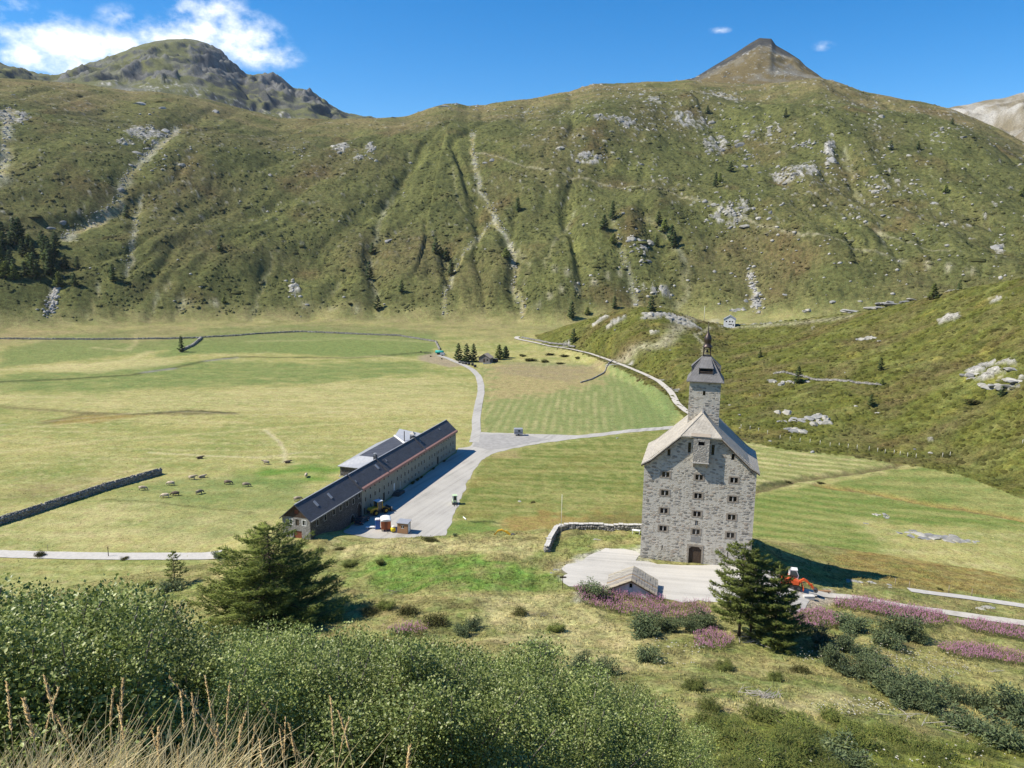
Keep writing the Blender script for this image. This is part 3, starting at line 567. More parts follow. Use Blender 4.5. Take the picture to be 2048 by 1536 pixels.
fpatch([(1560, 1200), (1600, 1185), (1660, 1180), (1680, 1200), (1640, 1215), (1600, 1225)], (.36, .31, .24), .9, .8)
C[ff] = Cf[ff]
MK[..., 0][ff] = .6
near0 = sst(5.5, 3.0, R2); C = mixc(C, SN['tan'] * .7, near0 * .9)
win()
# ------------------------------------------------------------------ scene helpers
def link(name, me, mat=None, parent=None, smooth=False):
    if mat is not None:
        for mm_ in (mat if isinstance(mat, (list, tuple)) else [mat]): me.materials.append(mm_)
    if smooth: me.polygons.foreach_set('use_smooth', np.ones(len(me.polygons), bool))
    o = bpy.data.objects.new(name, me); col.objects.link(o)
    if parent is not None: o.parent = parent
    return o
def tag(o, label=None, cat=None, group=None, kind=None):
    for k, v in (('label', label), ('category', cat), ('group', group), ('kind', kind)):
        if v: o[k] = v
    return o
def thing(name, label, cat, loc=(0, 0, 0), rotz=0.0, group=None):
    o = bpy.data.objects.new(name, None); col.objects.link(o); o.empty_display_size = .5
    o.location = loc; o.rotation_euler = (0, 0, rotz); return tag(o, label, cat, group)
def copy_tree(src, loc=None, rotz=None, scale=None, label=None, group=None):
    def rec(o, par):
        c = o.copy(); col.objects.link(c); c.parent = par
        for ch in kids.get(o.name, []): rec(ch, c)
        return c
    c = rec(src, None)
    if loc is not None: c.location = loc
    if rotz is not None: c.rotation_euler = (0, 0, rotz)
    if scale is not None: c.scale = scale if isinstance(scale, (tuple, list)) else (scale,) * 3
    if label: c['label'] = label
    if group: c['group'] = group
    return c
kids = {}
def note(src):                                  # remember the parts of a thing before it is copied
    def rec(o):
        kids[o.name] = list(o.children)
        for c in o.children: rec(c)
    rec(src); return src
def np_mesh(name, V, Fq=None, Ft=None):
    me = bpy.data.meshes.new(name); V = np.asarray(V, np.float32)
    parts = []; 
    if Fq is not None and len(Fq): parts.append(np.asarray(Fq, np.int32))
    if Ft is not None and len(Ft): parts.append(np.asarray(Ft, np.int32))
    nl = sum(p.size for p in parts); nf = sum(len(p) for p in parts)
    me.vertices.add(len(V)); me.vertices.foreach_set('co', V.ravel()); me.loops.add(nl); me.polygons.add(nf)
    me.loops.foreach_set('vertex_index', np.concatenate([p.ravel() for p in parts]))
    tot = np.concatenate([np.full(len(p), p.shape[1], np.int32) for p in parts]); st = np.concatenate([[0], np.cumsum(tot)[:-1]]).astype(np.int32)
    me.polygons.foreach_set('loop_start', st); me.update(calc_edges=True); return me
class MB:
    def __init__(s): s.v = []; s.f = []; s.m = []
    def add(s, vs, fs, mi=0):
        b = len(s.v); s.v += [tuple(p) for p in vs]; s.f += [tuple(b + i for i in f) for f in fs]; s.m += [mi] * len(fs); return s
    def box(s, x0, x1, y0, y1, z0, z1, mi=0, R=None, c=None):
        vs = [(x, y, z) for z in (z0, z1) for y in (y0, y1) for x in (x0, x1)]
        if R is not None:
            c = Vector(c) if c is not None else Vector(((x0 + x1) / 2, (y0 + y1) / 2, (z0 + z1) / 2)); vs = [tuple(R @ (Vector(p) - c) + c) for p in vs]
        return s.add(vs, [(0, 2, 3, 1), (4, 5, 7, 6), (0, 1, 5, 4), (2, 6, 7, 3), (0, 4, 6, 2), (1, 3, 7, 5)], mi)
    def prism(s, poly, z0, z1, mi=0, axis='z'):
        n = len(poly); T = {'z': lambda a, b, c: (a, b, c), 'y': lambda a, b, c: (a, c, b), 'x': lambda a, b, c: (c, a, b)}[axis]
        vs = [T(a, b, z0) for a, b in poly] + [T(a, b, z1) for a, b in poly]
        return s.add(vs, [tuple(range(n))[::-1], tuple(range(n, 2 * n))] + [(i, (i + 1) % n, n + (i + 1) % n, n + i) for i in range(n)], mi)
    def tube(s, pts, rad, n=8, mi=0, cap=True):
        pts = [Vector(p) for p in pts]; rad = rad if isinstance(rad, (list, tuple)) else [rad] * len(pts); rings_ = []
        for i, p in enumerate(pts):
            d = (pts[min(i + 1, len(pts) - 1)] - pts[max(i - 1, 0)]).normalized(); a = d.orthogonal().normalized() if i == 0 else (rings_[-1][1] - d * rings_[-1][1].dot(d)).normalized()
            b = d.cross(a); rings_.append((p, a, b, rad[i]))
        vs = [p + (a * cos(2 * pi * k / n) + b * sin(2 * pi * k / n)) * r for p, a, b, r in rings_ for k in range(n)]
        fs = [(i * n + k, i * n + (k + 1) % n, (i + 1) * n + (k + 1) % n, (i + 1) * n + k) for i in range(len(pts) - 1) for k in range(n)]
        if cap: fs += [tuple(range(n))[::-1], tuple(range((len(pts) - 1) * n, len(pts) * n))]
        return s.add(vs, fs, mi)
    def lathe(s, prof, n=16, mi=0, c=(0, 0), ph=0.0):
        vs = [(c[0] + r * cos(2 * pi * k / n + ph), c[1] + r * sin(2 * pi * k / n + ph), z) for r, z in prof for k in range(n)]
        fs = [(i * n + k, i * n + (k + 1) % n, (i + 1) * n + (k + 1) % n, (i + 1) * n + k) for i in range(len(prof) - 1) for k in range(n)]
        fs += [tuple(range(n))[::-1], tuple(range((len(prof) - 1) * n, len(prof) * n))]
        return s.add(vs, fs, mi)
    def wheel(s, c, r, w, n=16, mi=0, axis='y'):
        p = [(r * cos(2 * pi * k / n), r * sin(2 * pi * k / n)) for k in range(n)]
        if axis == 'y': return s.prism([(c[0] + a, c[2] + b) for a, b in p], c[1] - w / 2, c[1] + w / 2, mi, 'y')
        return s.prism([(c[1] + a, c[2] + b) for a, b in p], c[0] - w / 2, c[0] + w / 2, mi, 'x')
    def mesh(s, name):
        me = bpy.data.meshes.new(name); me.from_pydata([tuple(map(float, p)) for p in s.v], [], s.f); me.polygons.foreach_set('material_index', s.m); me.update(); return me
    def build(s, name, mat=None, parent=None, smooth=False, bevel=0.0):
        me = s.mesh(name)
        if bevel:
            bm = bmesh.new(); bm.from_mesh(me); bmesh.ops.bevel(bm, geom=[e for e in bm.edges if e.is_manifold and e.calc_face_angle(0) > .6], offset=bevel, segments=2, affect='EDGES', profile=.6)
            bm.to_mesh(me); bm.free()
        return link(name, me, mat, parent, smooth)

# ------------------------------------------------------------------ ground mesh and its material
def ground_fn(b, P, v):
    at = b.n('ShaderNodeAttribute', attribute_name='cover'); mk = b.n('ShaderNodeAttribute', attribute_name='ground_mask')
    sp_ = b.n('ShaderNodeSeparateColor'); b.L.new(mk.outputs['Color'], sp_.inputs[0]); heath, rockm = sp_.outputs[0], sp_.outputs[1]
    f1 = b.noise(v, 1.5, 3, .65); f2 = b.noise(v, .33, 4, .65); f3 = b.noise(v, 5.5, 2, .6)
    c2 = b.math('ADD', .9, b.math('MULTIPLY', heath, 1.5)); c1 = b.math('ADD', 1.4, b.math('MULTIPLY', heath, 1.1))
    k = b.math('ADD', b.math('MULTIPLY', b.math('SUBTRACT', f2, .5), c2), b.math('MULTIPLY', b.math('SUBTRACT', f1, .5), c1))
    k = b.math('MAXIMUM', b.math('ADD', b.math('ADD', 1.0, k), b.math('MULTIPLY', b.math('SUBTRACT', f3, .5), 1.9)), .22)
    vm = b.n('ShaderNodeVectorMath', operation='SCALE'); b.L.new(at.outputs['Color'], vm.inputs[0]); b.L.new(k, vm.inputs['Scale'])
    hs = b.n('ShaderNodeHueSaturation'); b.L.new(vm.outputs[0], hs.inputs['Color'])
    b.put(hs.inputs['Hue'], b.math('ADD', .5, b.math('MULTIPLY', b.math('SUBTRACT', b.noise(v, .5, 2), .5), .09)))
    b.L.new(hs.outputs[0], P.inputs['Base Color']); P.inputs['Roughness'].default_value = 1.0; P.inputs['Specular IOR Level'].default_value = .05
    bp = b.n('ShaderNodeBump'); bp.inputs['Strength'].default_value = 1.0
    b.put(bp.inputs['Distance'], b.math('ADD', .10, b.math('ADD', b.math('MULTIPLY', heath, .38), b.math('MULTIPLY', rockm, .5))))
    b.L.new(b.math('ADD', b.math('MULTIPLY', f1, .7), b.math('MULTIPLY', b.math('ADD', f2, b.math('MULTIPLY', f3, .25)), .6)), bp.inputs['Height']); b.L.new(bp.outputs[0], P.inputs['Normal'])
M_ground = material('ground_cover_material', fn=ground_fn)

# plots that carry buildings, yards and tracks are level
YARD = [(893, 1071), (899, 1056), (905, 1040), (914, 1015), (925, 990), (935, 965), (945, 945), (956, 928), (968, 918), (985, 908), (1005, 902), (1050, 892), (1100, 884), (1150, 878), (1200, 873), (1260, 865), (1335, 859), (1400, 853), (1400, 846), (1335, 853), (1260, 859),
        (1200, 866), (1150, 872), (1100, 877), (1080, 875), (1058, 869), (1040, 867), (1000, 866), (965, 865), (957, 866), (950, 875), (942, 893), (917, 896), (912, 906), (850, 949), (790, 990), (724, 1036), (700, 1052), (688, 1062), (690, 1078), (760, 1078), (830, 1080)]
COURT = [(1135, 1130), (1175, 1112), (1215, 1100), (1250, 1096), (1272, 1108), (1278, 1122), (1340, 1128), (1420, 1130), (1510, 1135), (1560, 1150), (1580, 1165), (1600, 1180), (1612, 1192), (1618, 1206), (1590, 1226), (1560, 1225), (1500, 1212), (1440, 1205), (1380, 1203), (1310, 1196), (1250, 1190), (1190, 1182), (1140, 1175), (1122, 1160), (1130, 1145)]
TOW = np.array([21.45, 119.57, 10.0]); TYAW = radians(-14.5)
def tow(x, y, z=0): return (TOW[0] + x * cos(TYAW) - y * sin(TYAW), TOW[1] + x * sin(TYAW) + y * cos(TYAW), TOW[2] + z)
BA = atz(622, 1103, 0); BB = atz(912, 903.5, 0); bdir = (BB - BA) / np.linalg.norm(BB - BA); BYAW = atan2(bdir[1], bdir[0])
def level(poly, zv, soft, amount=1.0):
    P = np.array(poly); s = (X2 > P[:, 0].min() - 12) & (X2 < P[:, 0].max() + 12) & (Y2 > P[:, 1].min() - 12) & (Y2 < P[:, 1].max() + 12)
    ins = inpoly(X2[s], Y2[s], poly); d = polydist(X2[s], Y2[s], poly + [poly[0]]); k = np.where(ins, 1.0, 1 - sst(0, soft, d)) * amount
    Z[s] = Z[s] + (zv - Z[s]) * k
yard_w = W2(YARD, 0.0)
level(yard_w, 0.0, 3.0)
bn = np.array([-bdir[1], bdir[0], 0])
level([tuple((BA + bdir * a + bn * c)[:2]) for a, c in ((18, -1), (81, -1), (81, 22), (18, 22))], 0.0, 5.0)
level([tuple((BA + bdir * a_ + bn * c_)[:2]) for a_, c_ in ((-3, -2), (2, -2), (2, 9), (-3, 9))], 2.45, 12.0)
level([tow(-1, -1)[:2], tow(18.5, -1)[:2], tow(18.5, 14)[:2], tow(-1, 14)[:2]], 10.15, 5.0)

def smooth_area(poly, soft):
    P = np.array(poly); s = (X2 > P[:, 0].min() - 9) & (X2 < P[:, 0].max() + 9) & (Y2 > P[:, 1].min() - 9) & (Y2 < P[:, 1].max() + 9) & (R2 < 200)
    ins = inpoly(X2[s], Y2[s], poly); d = polydist(X2[s], Y2[s], poly + [poly[0]]); k = np.where(ins, 1.0, 1 - sst(0, soft, d)); Z[s] = Z[s] * (1 - k) + (ZF0[s] + .04) * k
smooth_area(W2(COURT), 2.5)
for q_ in ([(1600, 1186), (1700, 1195), (1800, 1213), (1960, 1236), (2150, 1262)], [(1818, 1181), (1920, 1194), (2048, 1213), (2130, 1226)], [(-90, 1104), (100, 1111), (330, 1113), (520, 1106)]):
    P_ = W2(q_, None, 60); d_ = polydist(X2, Y2, P_); k_ = (1 - sst(1.6, 4.5, d_)) * (R2 < 200); Z[:] = Z * (1 - k_) + np.maximum(ZF0, Z2 * (R2 > 135) - 5 * (R2 <= 135)) * k_
def bench(pts, w, soft, rmin):
    P = np.array([pix(u, v, rmin) for u, v in pts]); P[:, 2] = np.convolve(np.pad(P[:, 2], 2, 'edge'), np.ones(5) / 5, 'valid')
    s = (X2 > P[:, 0].min() - 12) & (X2 < P[:, 0].max() + 12) & (Y2 > P[:, 1].min() - 12) & (Y2 < P[:, 1].max() + 12); x, y = X2[s], Y2[s]; best = np.full(x.shape, 1e9); zz = np.zeros(x.shape)
    for a_, b_ in zip(P[:-1], P[1:]):
        vx, vy = b_[0] - a_[0], b_[1] - a_[1]; q = np.clip(((x - a_[0]) * vx + (y - a_[1]) * vy) / (vx * vx + vy * vy + 1e-9), 0, 1); d = np.hypot(x - a_[0] - q * vx, y - a_[1] - q * vy); k = d < best; best[k] = d[k]; zz[k] = (a_[2] + (b_[2] - a_[2]) * q)[k]
    k = 1 - sst(w, w + soft, best); Z[s] = Z[s] * (1 - k) + zz * k
KTRACK = [(1400, 840), (1372, 823), (1352, 808), (1347, 795), (1340, 780), (1318, 763), (1290, 750), (1255, 735), (1220, 720), (1180, 708), (1140, 699), (1100, 691), (1065, 686), (1040, 681), (1031, 677), (1036, 673)]
ktrack_w = W2(KTRACK, None, 200)
bench(KTRACK, 4.0, 6.0, 200)
V = np.stack([X2, Y2, Z], -1).reshape(-1, 3)
idx = np.arange(NT * NR).reshape(NT, NR)
Fq = np.stack([idx[:-1, :-1], idx[:-1, 1:], idx[1:, 1:], idx[1:, :-1]], -1).reshape(-1, 4)[:, ::-1]
gm = np_mesh('ground', V, Fq)
a = gm.color_attributes.new('cover', 'FLOAT_COLOR', 'POINT'); a.data.foreach_set('color', np.concatenate([np.clip(C, .005, 1), np.ones(C.shape[:2] + (1,))], -1).astype(np.float32).ravel())
a = gm.color_attributes.new('ground_mask', 'FLOAT_COLOR', 'POINT'); a.data.foreach_set('color', np.concatenate([np.clip(MK, 0, 1), np.ones(C.shape[:2] + (1,))], -1).astype(np.float32).ravel())
tag(link('ground', gm, M_ground, smooth=True), kind='structure')

# ------------------------------------------------------------------ gravel yards, tracks and roads, draped on the ground
def yard_fn(c, ang):
    def fn(b, P, v):
        mp = b.n('ShaderNodeMapping'); mp.inputs['Rotation'].default_value = (0, 0, -ang); b.L.new(v, mp.inputs['Vector']); ms = b.n('ShaderNodeMapping'); ms.inputs['Scale'].default_value = (.035, .9, 1); b.L.new(mp.outputs[0], ms.inputs['Vector'])
        tr_ = b.noise(ms.outputs[0], 1.0, 4, .6, .4); big = b.noise(v, .12, 5, .6); fin = b.noise(v, 4.0, 4, .7)
        k = b.math('ADD', b.math('ADD', b.math('MULTIPLY', b.math('SUBTRACT', tr_, .5), .9), b.math('MULTIPLY', b.math('SUBTRACT', big, .5), .7)), b.math('MULTIPLY', b.math('SUBTRACT', fin, .5), .5))
        cc = b.ramp(b.math('ADD', k, .5), [(.18, tuple(x * .62 for x in c)), (.45, tuple(x * .94 for x in c)), (.8, tuple(x * 1.14 for x in c))]); b.L.new(cc, P.inputs['Base Color']); P.inputs['Roughness'].default_value = .95; P.inputs['Specular IOR Level'].default_value = .15
        bp = b.n('ShaderNodeBump'); bp.inputs['Distance'].default_value = .03; b.L.new(fin, bp.inputs['Height']); b.L.new(bp.outputs[0], P.inputs['Normal'])
    return fn
M_yard = material('yard_gravel', fn=yard_fn((.40, .385, .35), radians(68)))
M_track = material('track_gravel', (.47, .44, .38), .95, nscale=.8, namp=.20, bump=.03, bscale=7)
M_court = material('court_gravel', fn=yard_fn((.46, .44, .395), radians(-10)))
M_asph = material('pale_asphalt', (.46, .44, .40), .9, nscale=1.2, namp=.12, bump=.01, bscale=20)
M_park = material('parking_gravel', (.31, .30, .28), .95, nscale=.6, namp=.2, bump=.02, bscale=9)
rng = random.Random(3)
def ragged(P, step, amp):
    out = []
    for (ax, ay), (bx, by) in zip(P, P[1:] + P[:1]):
        n = max(1, int(hypot(bx - ax, by - ay) / step))
        for k in range(n):
            q = k / n; x, y = ax + (bx - ax) * q, ay + (by - ay) * q
            out.append((x + amp * float(fbm(x / 4.0, y / 4.0, 3, 31)), y + amp * float(fbm(x / 4.0, y / 4.0, 3, 32))))
    return out
def drape(name, P, mat, step=2.0, lift=.05, rag=.3):
    P = ragged(P, 1.2, rag); bm = bmesh.new(); bm.faces.new([bm.verts.new((x, y, 0)) for x, y in P])
    bmesh.ops.triangulate(bm, faces=bm.faces[:])
    xs = [p[0] for p in P]; ys = [p[1] for p in P]
    for ax, lo, hi in ((0, min(xs), max(xs)), (1, min(ys), max(ys))):
        q = lo + step
        while q < hi:
            bmesh.ops.bisect_plane(bm, geom=bm.verts[:] + bm.edges[:] + bm.faces[:], plane_co=(q, q, 0), plane_no=(1, 0, 0) if ax == 0 else (0, 1, 0)); q += step
    co = np.array([v.co[:2] for v in bm.verts]); zz = hz(co[:, 0], co[:, 1]) + lift
    for v, z in zip(bm.verts, zz): v.co.z = z
    bmesh.ops.recalc_face_normals(bm, faces=bm.faces[:])
    for f in bm.faces:
        if f.normal.z < 0: f.normal_flip()
    me = bpy.data.meshes.new(name); bm.to_mesh(me); bm.free()
    return tag(link(name, me, mat), kind='structure')
def strip(name, pts, w, mat, z=None, lift=.08, step=2.0, rmin=2.0, rag=.12):
    P = np.array(W2(pts, z, rmin) if z != 'w' else pts); seg = np.hypot(*np.diff(P, axis=0).T); s = np.concatenate([[0], np.cumsum(seg)])
    n = max(4, int(s[-1] / step)); q = np.linspace(0, s[-1], n + 1)
    x = np.interp(q, s, P[:, 0]); y = np.interp(q, s, P[:, 1])
    for _ in range(3): x[1:-1] = (x[:-2] + 2 * x[1:-1] + x[2:]) / 4; y[1:-1] = (y[:-2] + 2 * y[1:-1] + y[2:]) / 4
    tx, ty = np.gradient(x), np.gradient(y); l = np.hypot(tx, ty); nx, ny = -ty / l, tx / l
    ww = np.interp(q, np.linspace(0, s[-1], len(w)), w) if isinstance(w, (list, tuple)) else np.full(n + 1, w)
    V = []; m = 5
    for k in range(m):
        o = (k / (m - 1) - .5) * ww + (rag * fbm(x / 2.5, y / 2.5 + k, 2, 77) if k in (0, m - 1) else 0)
        V.append(np.stack([x + nx * o, y + ny * o, hz(x + nx * o, y + ny * o) + lift], -1))
    V = np.stack(V, 1); V[..., 2] = np.maximum(V[..., 2], V[..., 2].mean(1, keepdims=True) - .02)
    i = np.arange((n + 1) * m).reshape(n + 1, m); Fq = np.stack([i[:-1, :-1], i[:-1, 1:], i[1:, 1:], i[1:, :-1]], -1).reshape(-1, 4)
    me = np_mesh(name, V.reshape(-1, 3), Fq[:, ::-1]); me.update()
    if me.polygons[0].normal.z < 0: me.flip_normals()
    return tag(link(name, me, mat, smooth=True), kind='structure')
drape('yard', yard_w, M_yard, 3.0, .05, .6)
drape('parking_area', W2([(955, 870), (1000, 868.5), (1040, 869), (1058, 871), (1080, 877), (1098, 879.5), (1050, 888), (1005, 897), (975, 900), (946, 893)], 0), M_park, 3.0, .09, .5)
drape('forecourt', W2(COURT), M_court, 1.2, .06, 1.5)
strip('farm_track', [(948, 885), (953, 862), (952, 840), (957, 810), (962, 785), (962, 768), (957, 752), (945, 740), (930, 731), (912, 724), (893, 716), (878, 712)], 3.0, M_yard, 0, .10)
strip('knoll_track', ktrack_w, [2.4, 2.6, 2.6, 2.5, 2.4, 2.2, 2.2, 2.4, 3.0], M_track, 'w', .32)
strip('valley_road', [(-90, 1104), (0, 1108), (100, 1111), (220, 1113), (330, 1113), (400, 1113), (440, 1112)], 3.4, M_asph, None, .10, 1.0, rmin=60)
strip('gravel_lane', [(1600, 1186), (1640, 1188), (1700, 1195), (1745, 1203), (1800, 1213), (1880, 1224), (1960, 1236), (2060, 1249), (2150, 1262)], [2.6, 2.2, 2.0, 2.0, 2.2, 2.4, 2.4, 2.4], M_track, None, .10, 1.0, rmin=60)
strip('lower_road', [(1818, 1181), (1860, 1187), (1920, 1194), (1980, 1203), (2048, 1213), (2130, 1226)], 1.9, M_asph, None, .10, 1.0, rmin=60)
# ------------------------------------------------------------------ building helpers
def clip_poly(poly, hp):                     # keep a*u + b*w <= c
    a, b, c = hp; out = []
    for i, p in enumerate(poly):
        q = poly[(i + 1) % len(poly)]; dp = a * p[0] + b * p[1] - c; dq = a * q[0] + b * q[1] - c
        if dp <= 1e-9: out.append(p)
        if (dp < -1e-9 and dq > 1e-9) or (dp > 1e-9 and dq < -1e-9):
            k = dp / (dp - dq); out.append((p[0] + (q[0] - p[0]) * k, p[1] + (q[1] - p[1]) * k))
    return out
def wall_open(mb, u0, u1, w0, w1, ops, to3, depth, hps=(), mi=0, mi_rev=0):
    """wall sheet in the (u, w) plane with real openings and their reveals; to3(u, w, d) with d the depth into the wall"""
    us = sorted({u0, u1, *[x for o in ops for x in o[:2]]}); ws = sorted({w0, w1, *[x for o in ops for x in o[2:4]]})
    for a, b in zip(us[:-1], us[1:]):
        for c, d in zip(ws[:-1], ws[1:]):
            m, n = (a + b) / 2, (c + d) / 2
            if any(o[0] < m < o[1] and o[2] < n < o[3] for o in ops): continue
            p = [(a, c), (b, c), (b, d), (a, d)]
            for h in hps: p = clip_poly(p, h) if p else p
            if len(p) > 2: mb.add([to3(x, y, 0) for x, y in p], [tuple(range(len(p)))], mi)
    for a, b, c, d in [o[:4] for o in ops]:
        for (p, q) in (((a, c), (a, d)), ((a, d), (b, d)), ((b, d), (b, c)), ((b, c), (a, c))):
            mb.add([to3(*p, 0), to3(*q, 0), to3(*q, depth), to3(*p, depth)], [(0, 1, 2, 3)], mi_rev)
    return mb
def slab_roof(name, faces, th, mat, parent):          # roof skin from polygons, given thickness downwards
    mb = MB()
    for f in faces: mb.add(f, [tuple(range(len(f)))])
    me = mb.mesh(name); bm = bmesh.new(); bm.from_mesh(me); bmesh.ops.remove_doubles(bm, verts=bm.verts[:], dist=.002); bmesh.ops.recalc_face_normals(bm, faces=bm.faces[:])
    if sum(f.normal.z * f.calc_area() for f in bm.faces) < 0:
        for f in bm.faces: f.normal_flip()
    r = bmesh.ops.extrude_face_region(bm, geom=bm.faces[:])
    for v in r['geom']:
        if isinstance(v, bmesh.types.BMVert): v.co.z -= th
    bmesh.ops.recalc_face_normals(bm, faces=bm.faces[:]); bm.to_mesh(me); bm.free(); return link(name, me, mat, parent)

def slate_fn(c, cw, ch, amp=.3, rough=.75):
    def fn(b, P, v):
        # courses follow the slope: use height for rows
        sx = b.n('ShaderNodeSeparateXYZ'); b.L.new(v, sx.inputs[0])
        cmb = b.n('ShaderNodeCombineXYZ'); b.L.new(b.math('ADD', sx.outputs[0], sx.outputs[1]), cmb.inputs[0]); b.L.new(sx.outputs[2], cmb.inputs[1])
        br = b.n('ShaderNodeTexBrick'); b.L.new(cmb.outputs[0], br.inputs['Vector']); br.inputs['Scale'].default_value = 1.0
        br.inputs['Brick Width'].default_value = cw; br.inputs['Row Height'].default_value = ch; br.inputs['Mortar Size'].default_value = ch * .09; br.inputs['Bias'].default_value = 0
        br.inputs['Color1'].default_value = (*[x * (1 - amp) for x in c], 1); br.inputs['Color2'].default_value = (*[min(1, x * (1 + amp)) for x in c], 1); br.inputs['Mortar'].default_value = (*[x * .45 for x in c], 1)
        n = b.noise(v, .6, 5, .65); cc = b.mix(.6, br.outputs[0], b.ramp(n, [(.3, tuple(x * .72 for x in c)), (.7, tuple(min(1, x * 1.25) for x in c))]))
        b.L.new(cc, P.inputs['Base Color']); P.inputs['Roughness'].default_value = rough
        bp = b.n('ShaderNodeBump'); bp.inputs['Distance'].default_value = .03; b.L.new(b.math('ADD', b.math('MULTIPLY', br.outputs['Fac'], -1.0), b.noise(v, 6, 3)), bp.inputs['Height']); b.L.new(bp.outputs[0], P.inputs['Normal'])
    return fn
def render_fn(c, stain, bumpd=.05, rub=.0):
    def fn(b, P, v):
        n1 = b.noise(v, .35, 6, .65); n2 = b.noise(v, 2.6, 6, .7); n3 = b.noise(v, 9, 4, .6)
        sv = b.vscale(v, (1.6, 1.6, .16)); n4 = b.noise(sv, 1.2, 4, .6)
        cc = b.ramp(b.math('ADD', b.math('MULTIPLY', n1, .5), b.math('MULTIPLY', n2, .5)), [(.30, stain), (.48, c), (.75, tuple(min(1, x * 1.13) for x in c))])
        cc = b.mix(b.math('MULTIPLY', b.math('SUBTRACT', n4, .52, clamp=True), 2.2, clamp=True), cc, tuple(x * .62 for x in stain))
        hgt = b.math('ADD', n2, b.math('MULTIPLY', n3, .4))
        if rub:                                   # rubble half hidden under the render
            wv = b.n('ShaderNodeVectorMath', operation='ADD'); b.L.new(b.vscale(v, (1, 1, 2.3)), wv.inputs[0]); nq = b.n('ShaderNodeTexNoise'); nq.inputs['Scale'].default_value = 1.2; b.L.new(v, nq.inputs['Vector']); sq_ = b.n('ShaderNodeVectorMath', operation='SCALE'); b.L.new(nq.outputs['Color'], sq_.inputs[0]); sq_.inputs['Scale'].default_value = .6; b.L.new(sq_.outputs[0], wv.inputs[1])
            ve = b.n('ShaderNodeTexVoronoi', feature='DISTANCE_TO_EDGE'); ve.inputs['Scale'].default_value = 1.6; b.L.new(wv.outputs[0], ve.inputs['Vector']); vf = b.n('ShaderNodeTexVoronoi', feature='F1'); vf.inputs['Scale'].default_value = 1.6; b.L.new(wv.outputs[0], vf.inputs['Vector']); sx_ = b.n('ShaderNodeSeparateColor'); b.L.new(vf.outputs['Color'], sx_.inputs[0])
            show = b.math('MULTIPLY', b.math('GREATER_THAN', b.math('ADD', sx_.outputs[0], b.math('SUBTRACT', n1, .5)), 1 - rub), b.math('MULTIPLY', b.math('SUBTRACT', ve.outputs['Distance'], .07, clamp=True), 9.0, clamp=True))
            sc_ = b.mix(sx_.outputs[1], tuple(x * .68 for x in c), (c[0] * .78, c[1] * .70, c[2] * .61)); cc = b.mix(b.math('MULTIPLY', show, .85), cc, b.mix(b.math('MULTIPLY', n3, .5), sc_, tuple(x * .4 for x in c))); hgt = b.math('ADD', hgt, b.math('MULTIPLY', show, .5))
        b.L.new(cc, P.inputs['Base Color']); P.inputs['Roughness'].default_value = .92; P.inputs['Specular IOR Level'].default_value = .15
        bp = b.n('ShaderNodeBump'); bp.inputs['Distance'].default_value = bumpd; b.L.new(hgt, bp.inputs['Height']); b.L.new(bp.outputs[0], P.inputs['Normal'])
    return fn
def rubble_fn(c1, c2, mort, sc=1.9, st=(1, 1, 1.7)):
    def fn(b, P, v):
        w = b.n('ShaderNodeVectorMath', operation='ADD'); b.L.new(b.vscale(v, st), w.inputs[0])
        nn = b.n('ShaderNodeTexNoise'); nn.inputs['Scale'].default_value = 1.5; b.L.new(v, nn.inputs['Vector'])
        sc_ = b.n('ShaderNodeVectorMath', operation='SCALE'); b.L.new(nn.outputs['Color'], sc_.inputs[0]); sc_.inputs['Scale'].default_value = .35; b.L.new(sc_.outputs[0], w.inputs[1])
        vo = b.n('ShaderNodeTexVoronoi', feature='DISTANCE_TO_EDGE'); vo.inputs['Scale'].default_value = sc; b.L.new(w.outputs[0], vo.inputs['Vector'])
        vc = b.n('ShaderNodeTexVoronoi', feature='F1'); vc.inputs['Scale'].default_value = sc; b.L.new(w.outputs[0], vc.inputs['Vector'])
        sp_ = b.n('ShaderNodeSeparateColor'); b.L.new(vc.outputs['Color'], sp_.inputs[0])
        cc = b.mix(sp_.outputs[0], c1, c2); cc = b.mix(b.math('MULTIPLY', b.noise(v, 5, 5, .6), .5), cc, tuple(x * .5 for x in c1))
        e = b.math('MULTIPLY', vo.outputs['Distance'], 9.0, clamp=True); cc = b.mix(e, mort, cc); b.L.new(cc, P.inputs['Base Color']); P.inputs['Roughness'].default_value = .9; P.inputs['Specular IOR Level'].default_value = .15
        bp = b.n('ShaderNodeBump'); bp.inputs['Distance'].default_value = .08; b.L.new(b.math('ADD', e, b.math('MULTIPLY', b.noise(v, 6, 4), .6)), bp.inputs['Height']); b.L.new(bp.outputs[0], P.inputs['Normal'])
    return fn
M_render = material('lime_render', fn=render_fn((.49, .465, .405), (.40, .378, .33), .05, .52))
M_render_in = material('reveal_render', (.30, .285, .26), .9, nscale=2, namp=.2)
M_slab = material('stone_slab_roof', fn=slate_fn((.43, .395, .335), .55, .17, .22))
M_slate = material('grey_slate_roof', fn=slate_fn((.20, .195, .195), .45, .16, .2, .6))
M_dslate = material('dark_slate_roof', fn=slate_fn((.085, .09, .105), .5, .16, .35, .55))
M_lead = material('lead_sheet', (.30, .31, .33), .5, .4, nscale=2, namp=.15)
M_copper = material('weathered_copper', (.075, .058, .052), .42, .55, nscale=2.5, namp=.35)
M_glass = material('dark_window_glass', (.012, .012, .013), .12, 0, spec=.5)
M_frame = material('brown_window_frame', (.10, .075, .05), .7, nscale=6, namp=.2)
M_mull = material('pale_stone_mullion', (.46, .44, .40), .85, nscale=5, namp=.15)
M_sur = material('brown_stone_surround', (.28, .245, .20), .9, nscale=1.7, namp=.35, bump=.03)
M_stoneA = material('rubble_stone_grey', (.31, .295, .265), .9, nscale=2.0, namp=.4, bump=.04, rand=.22)
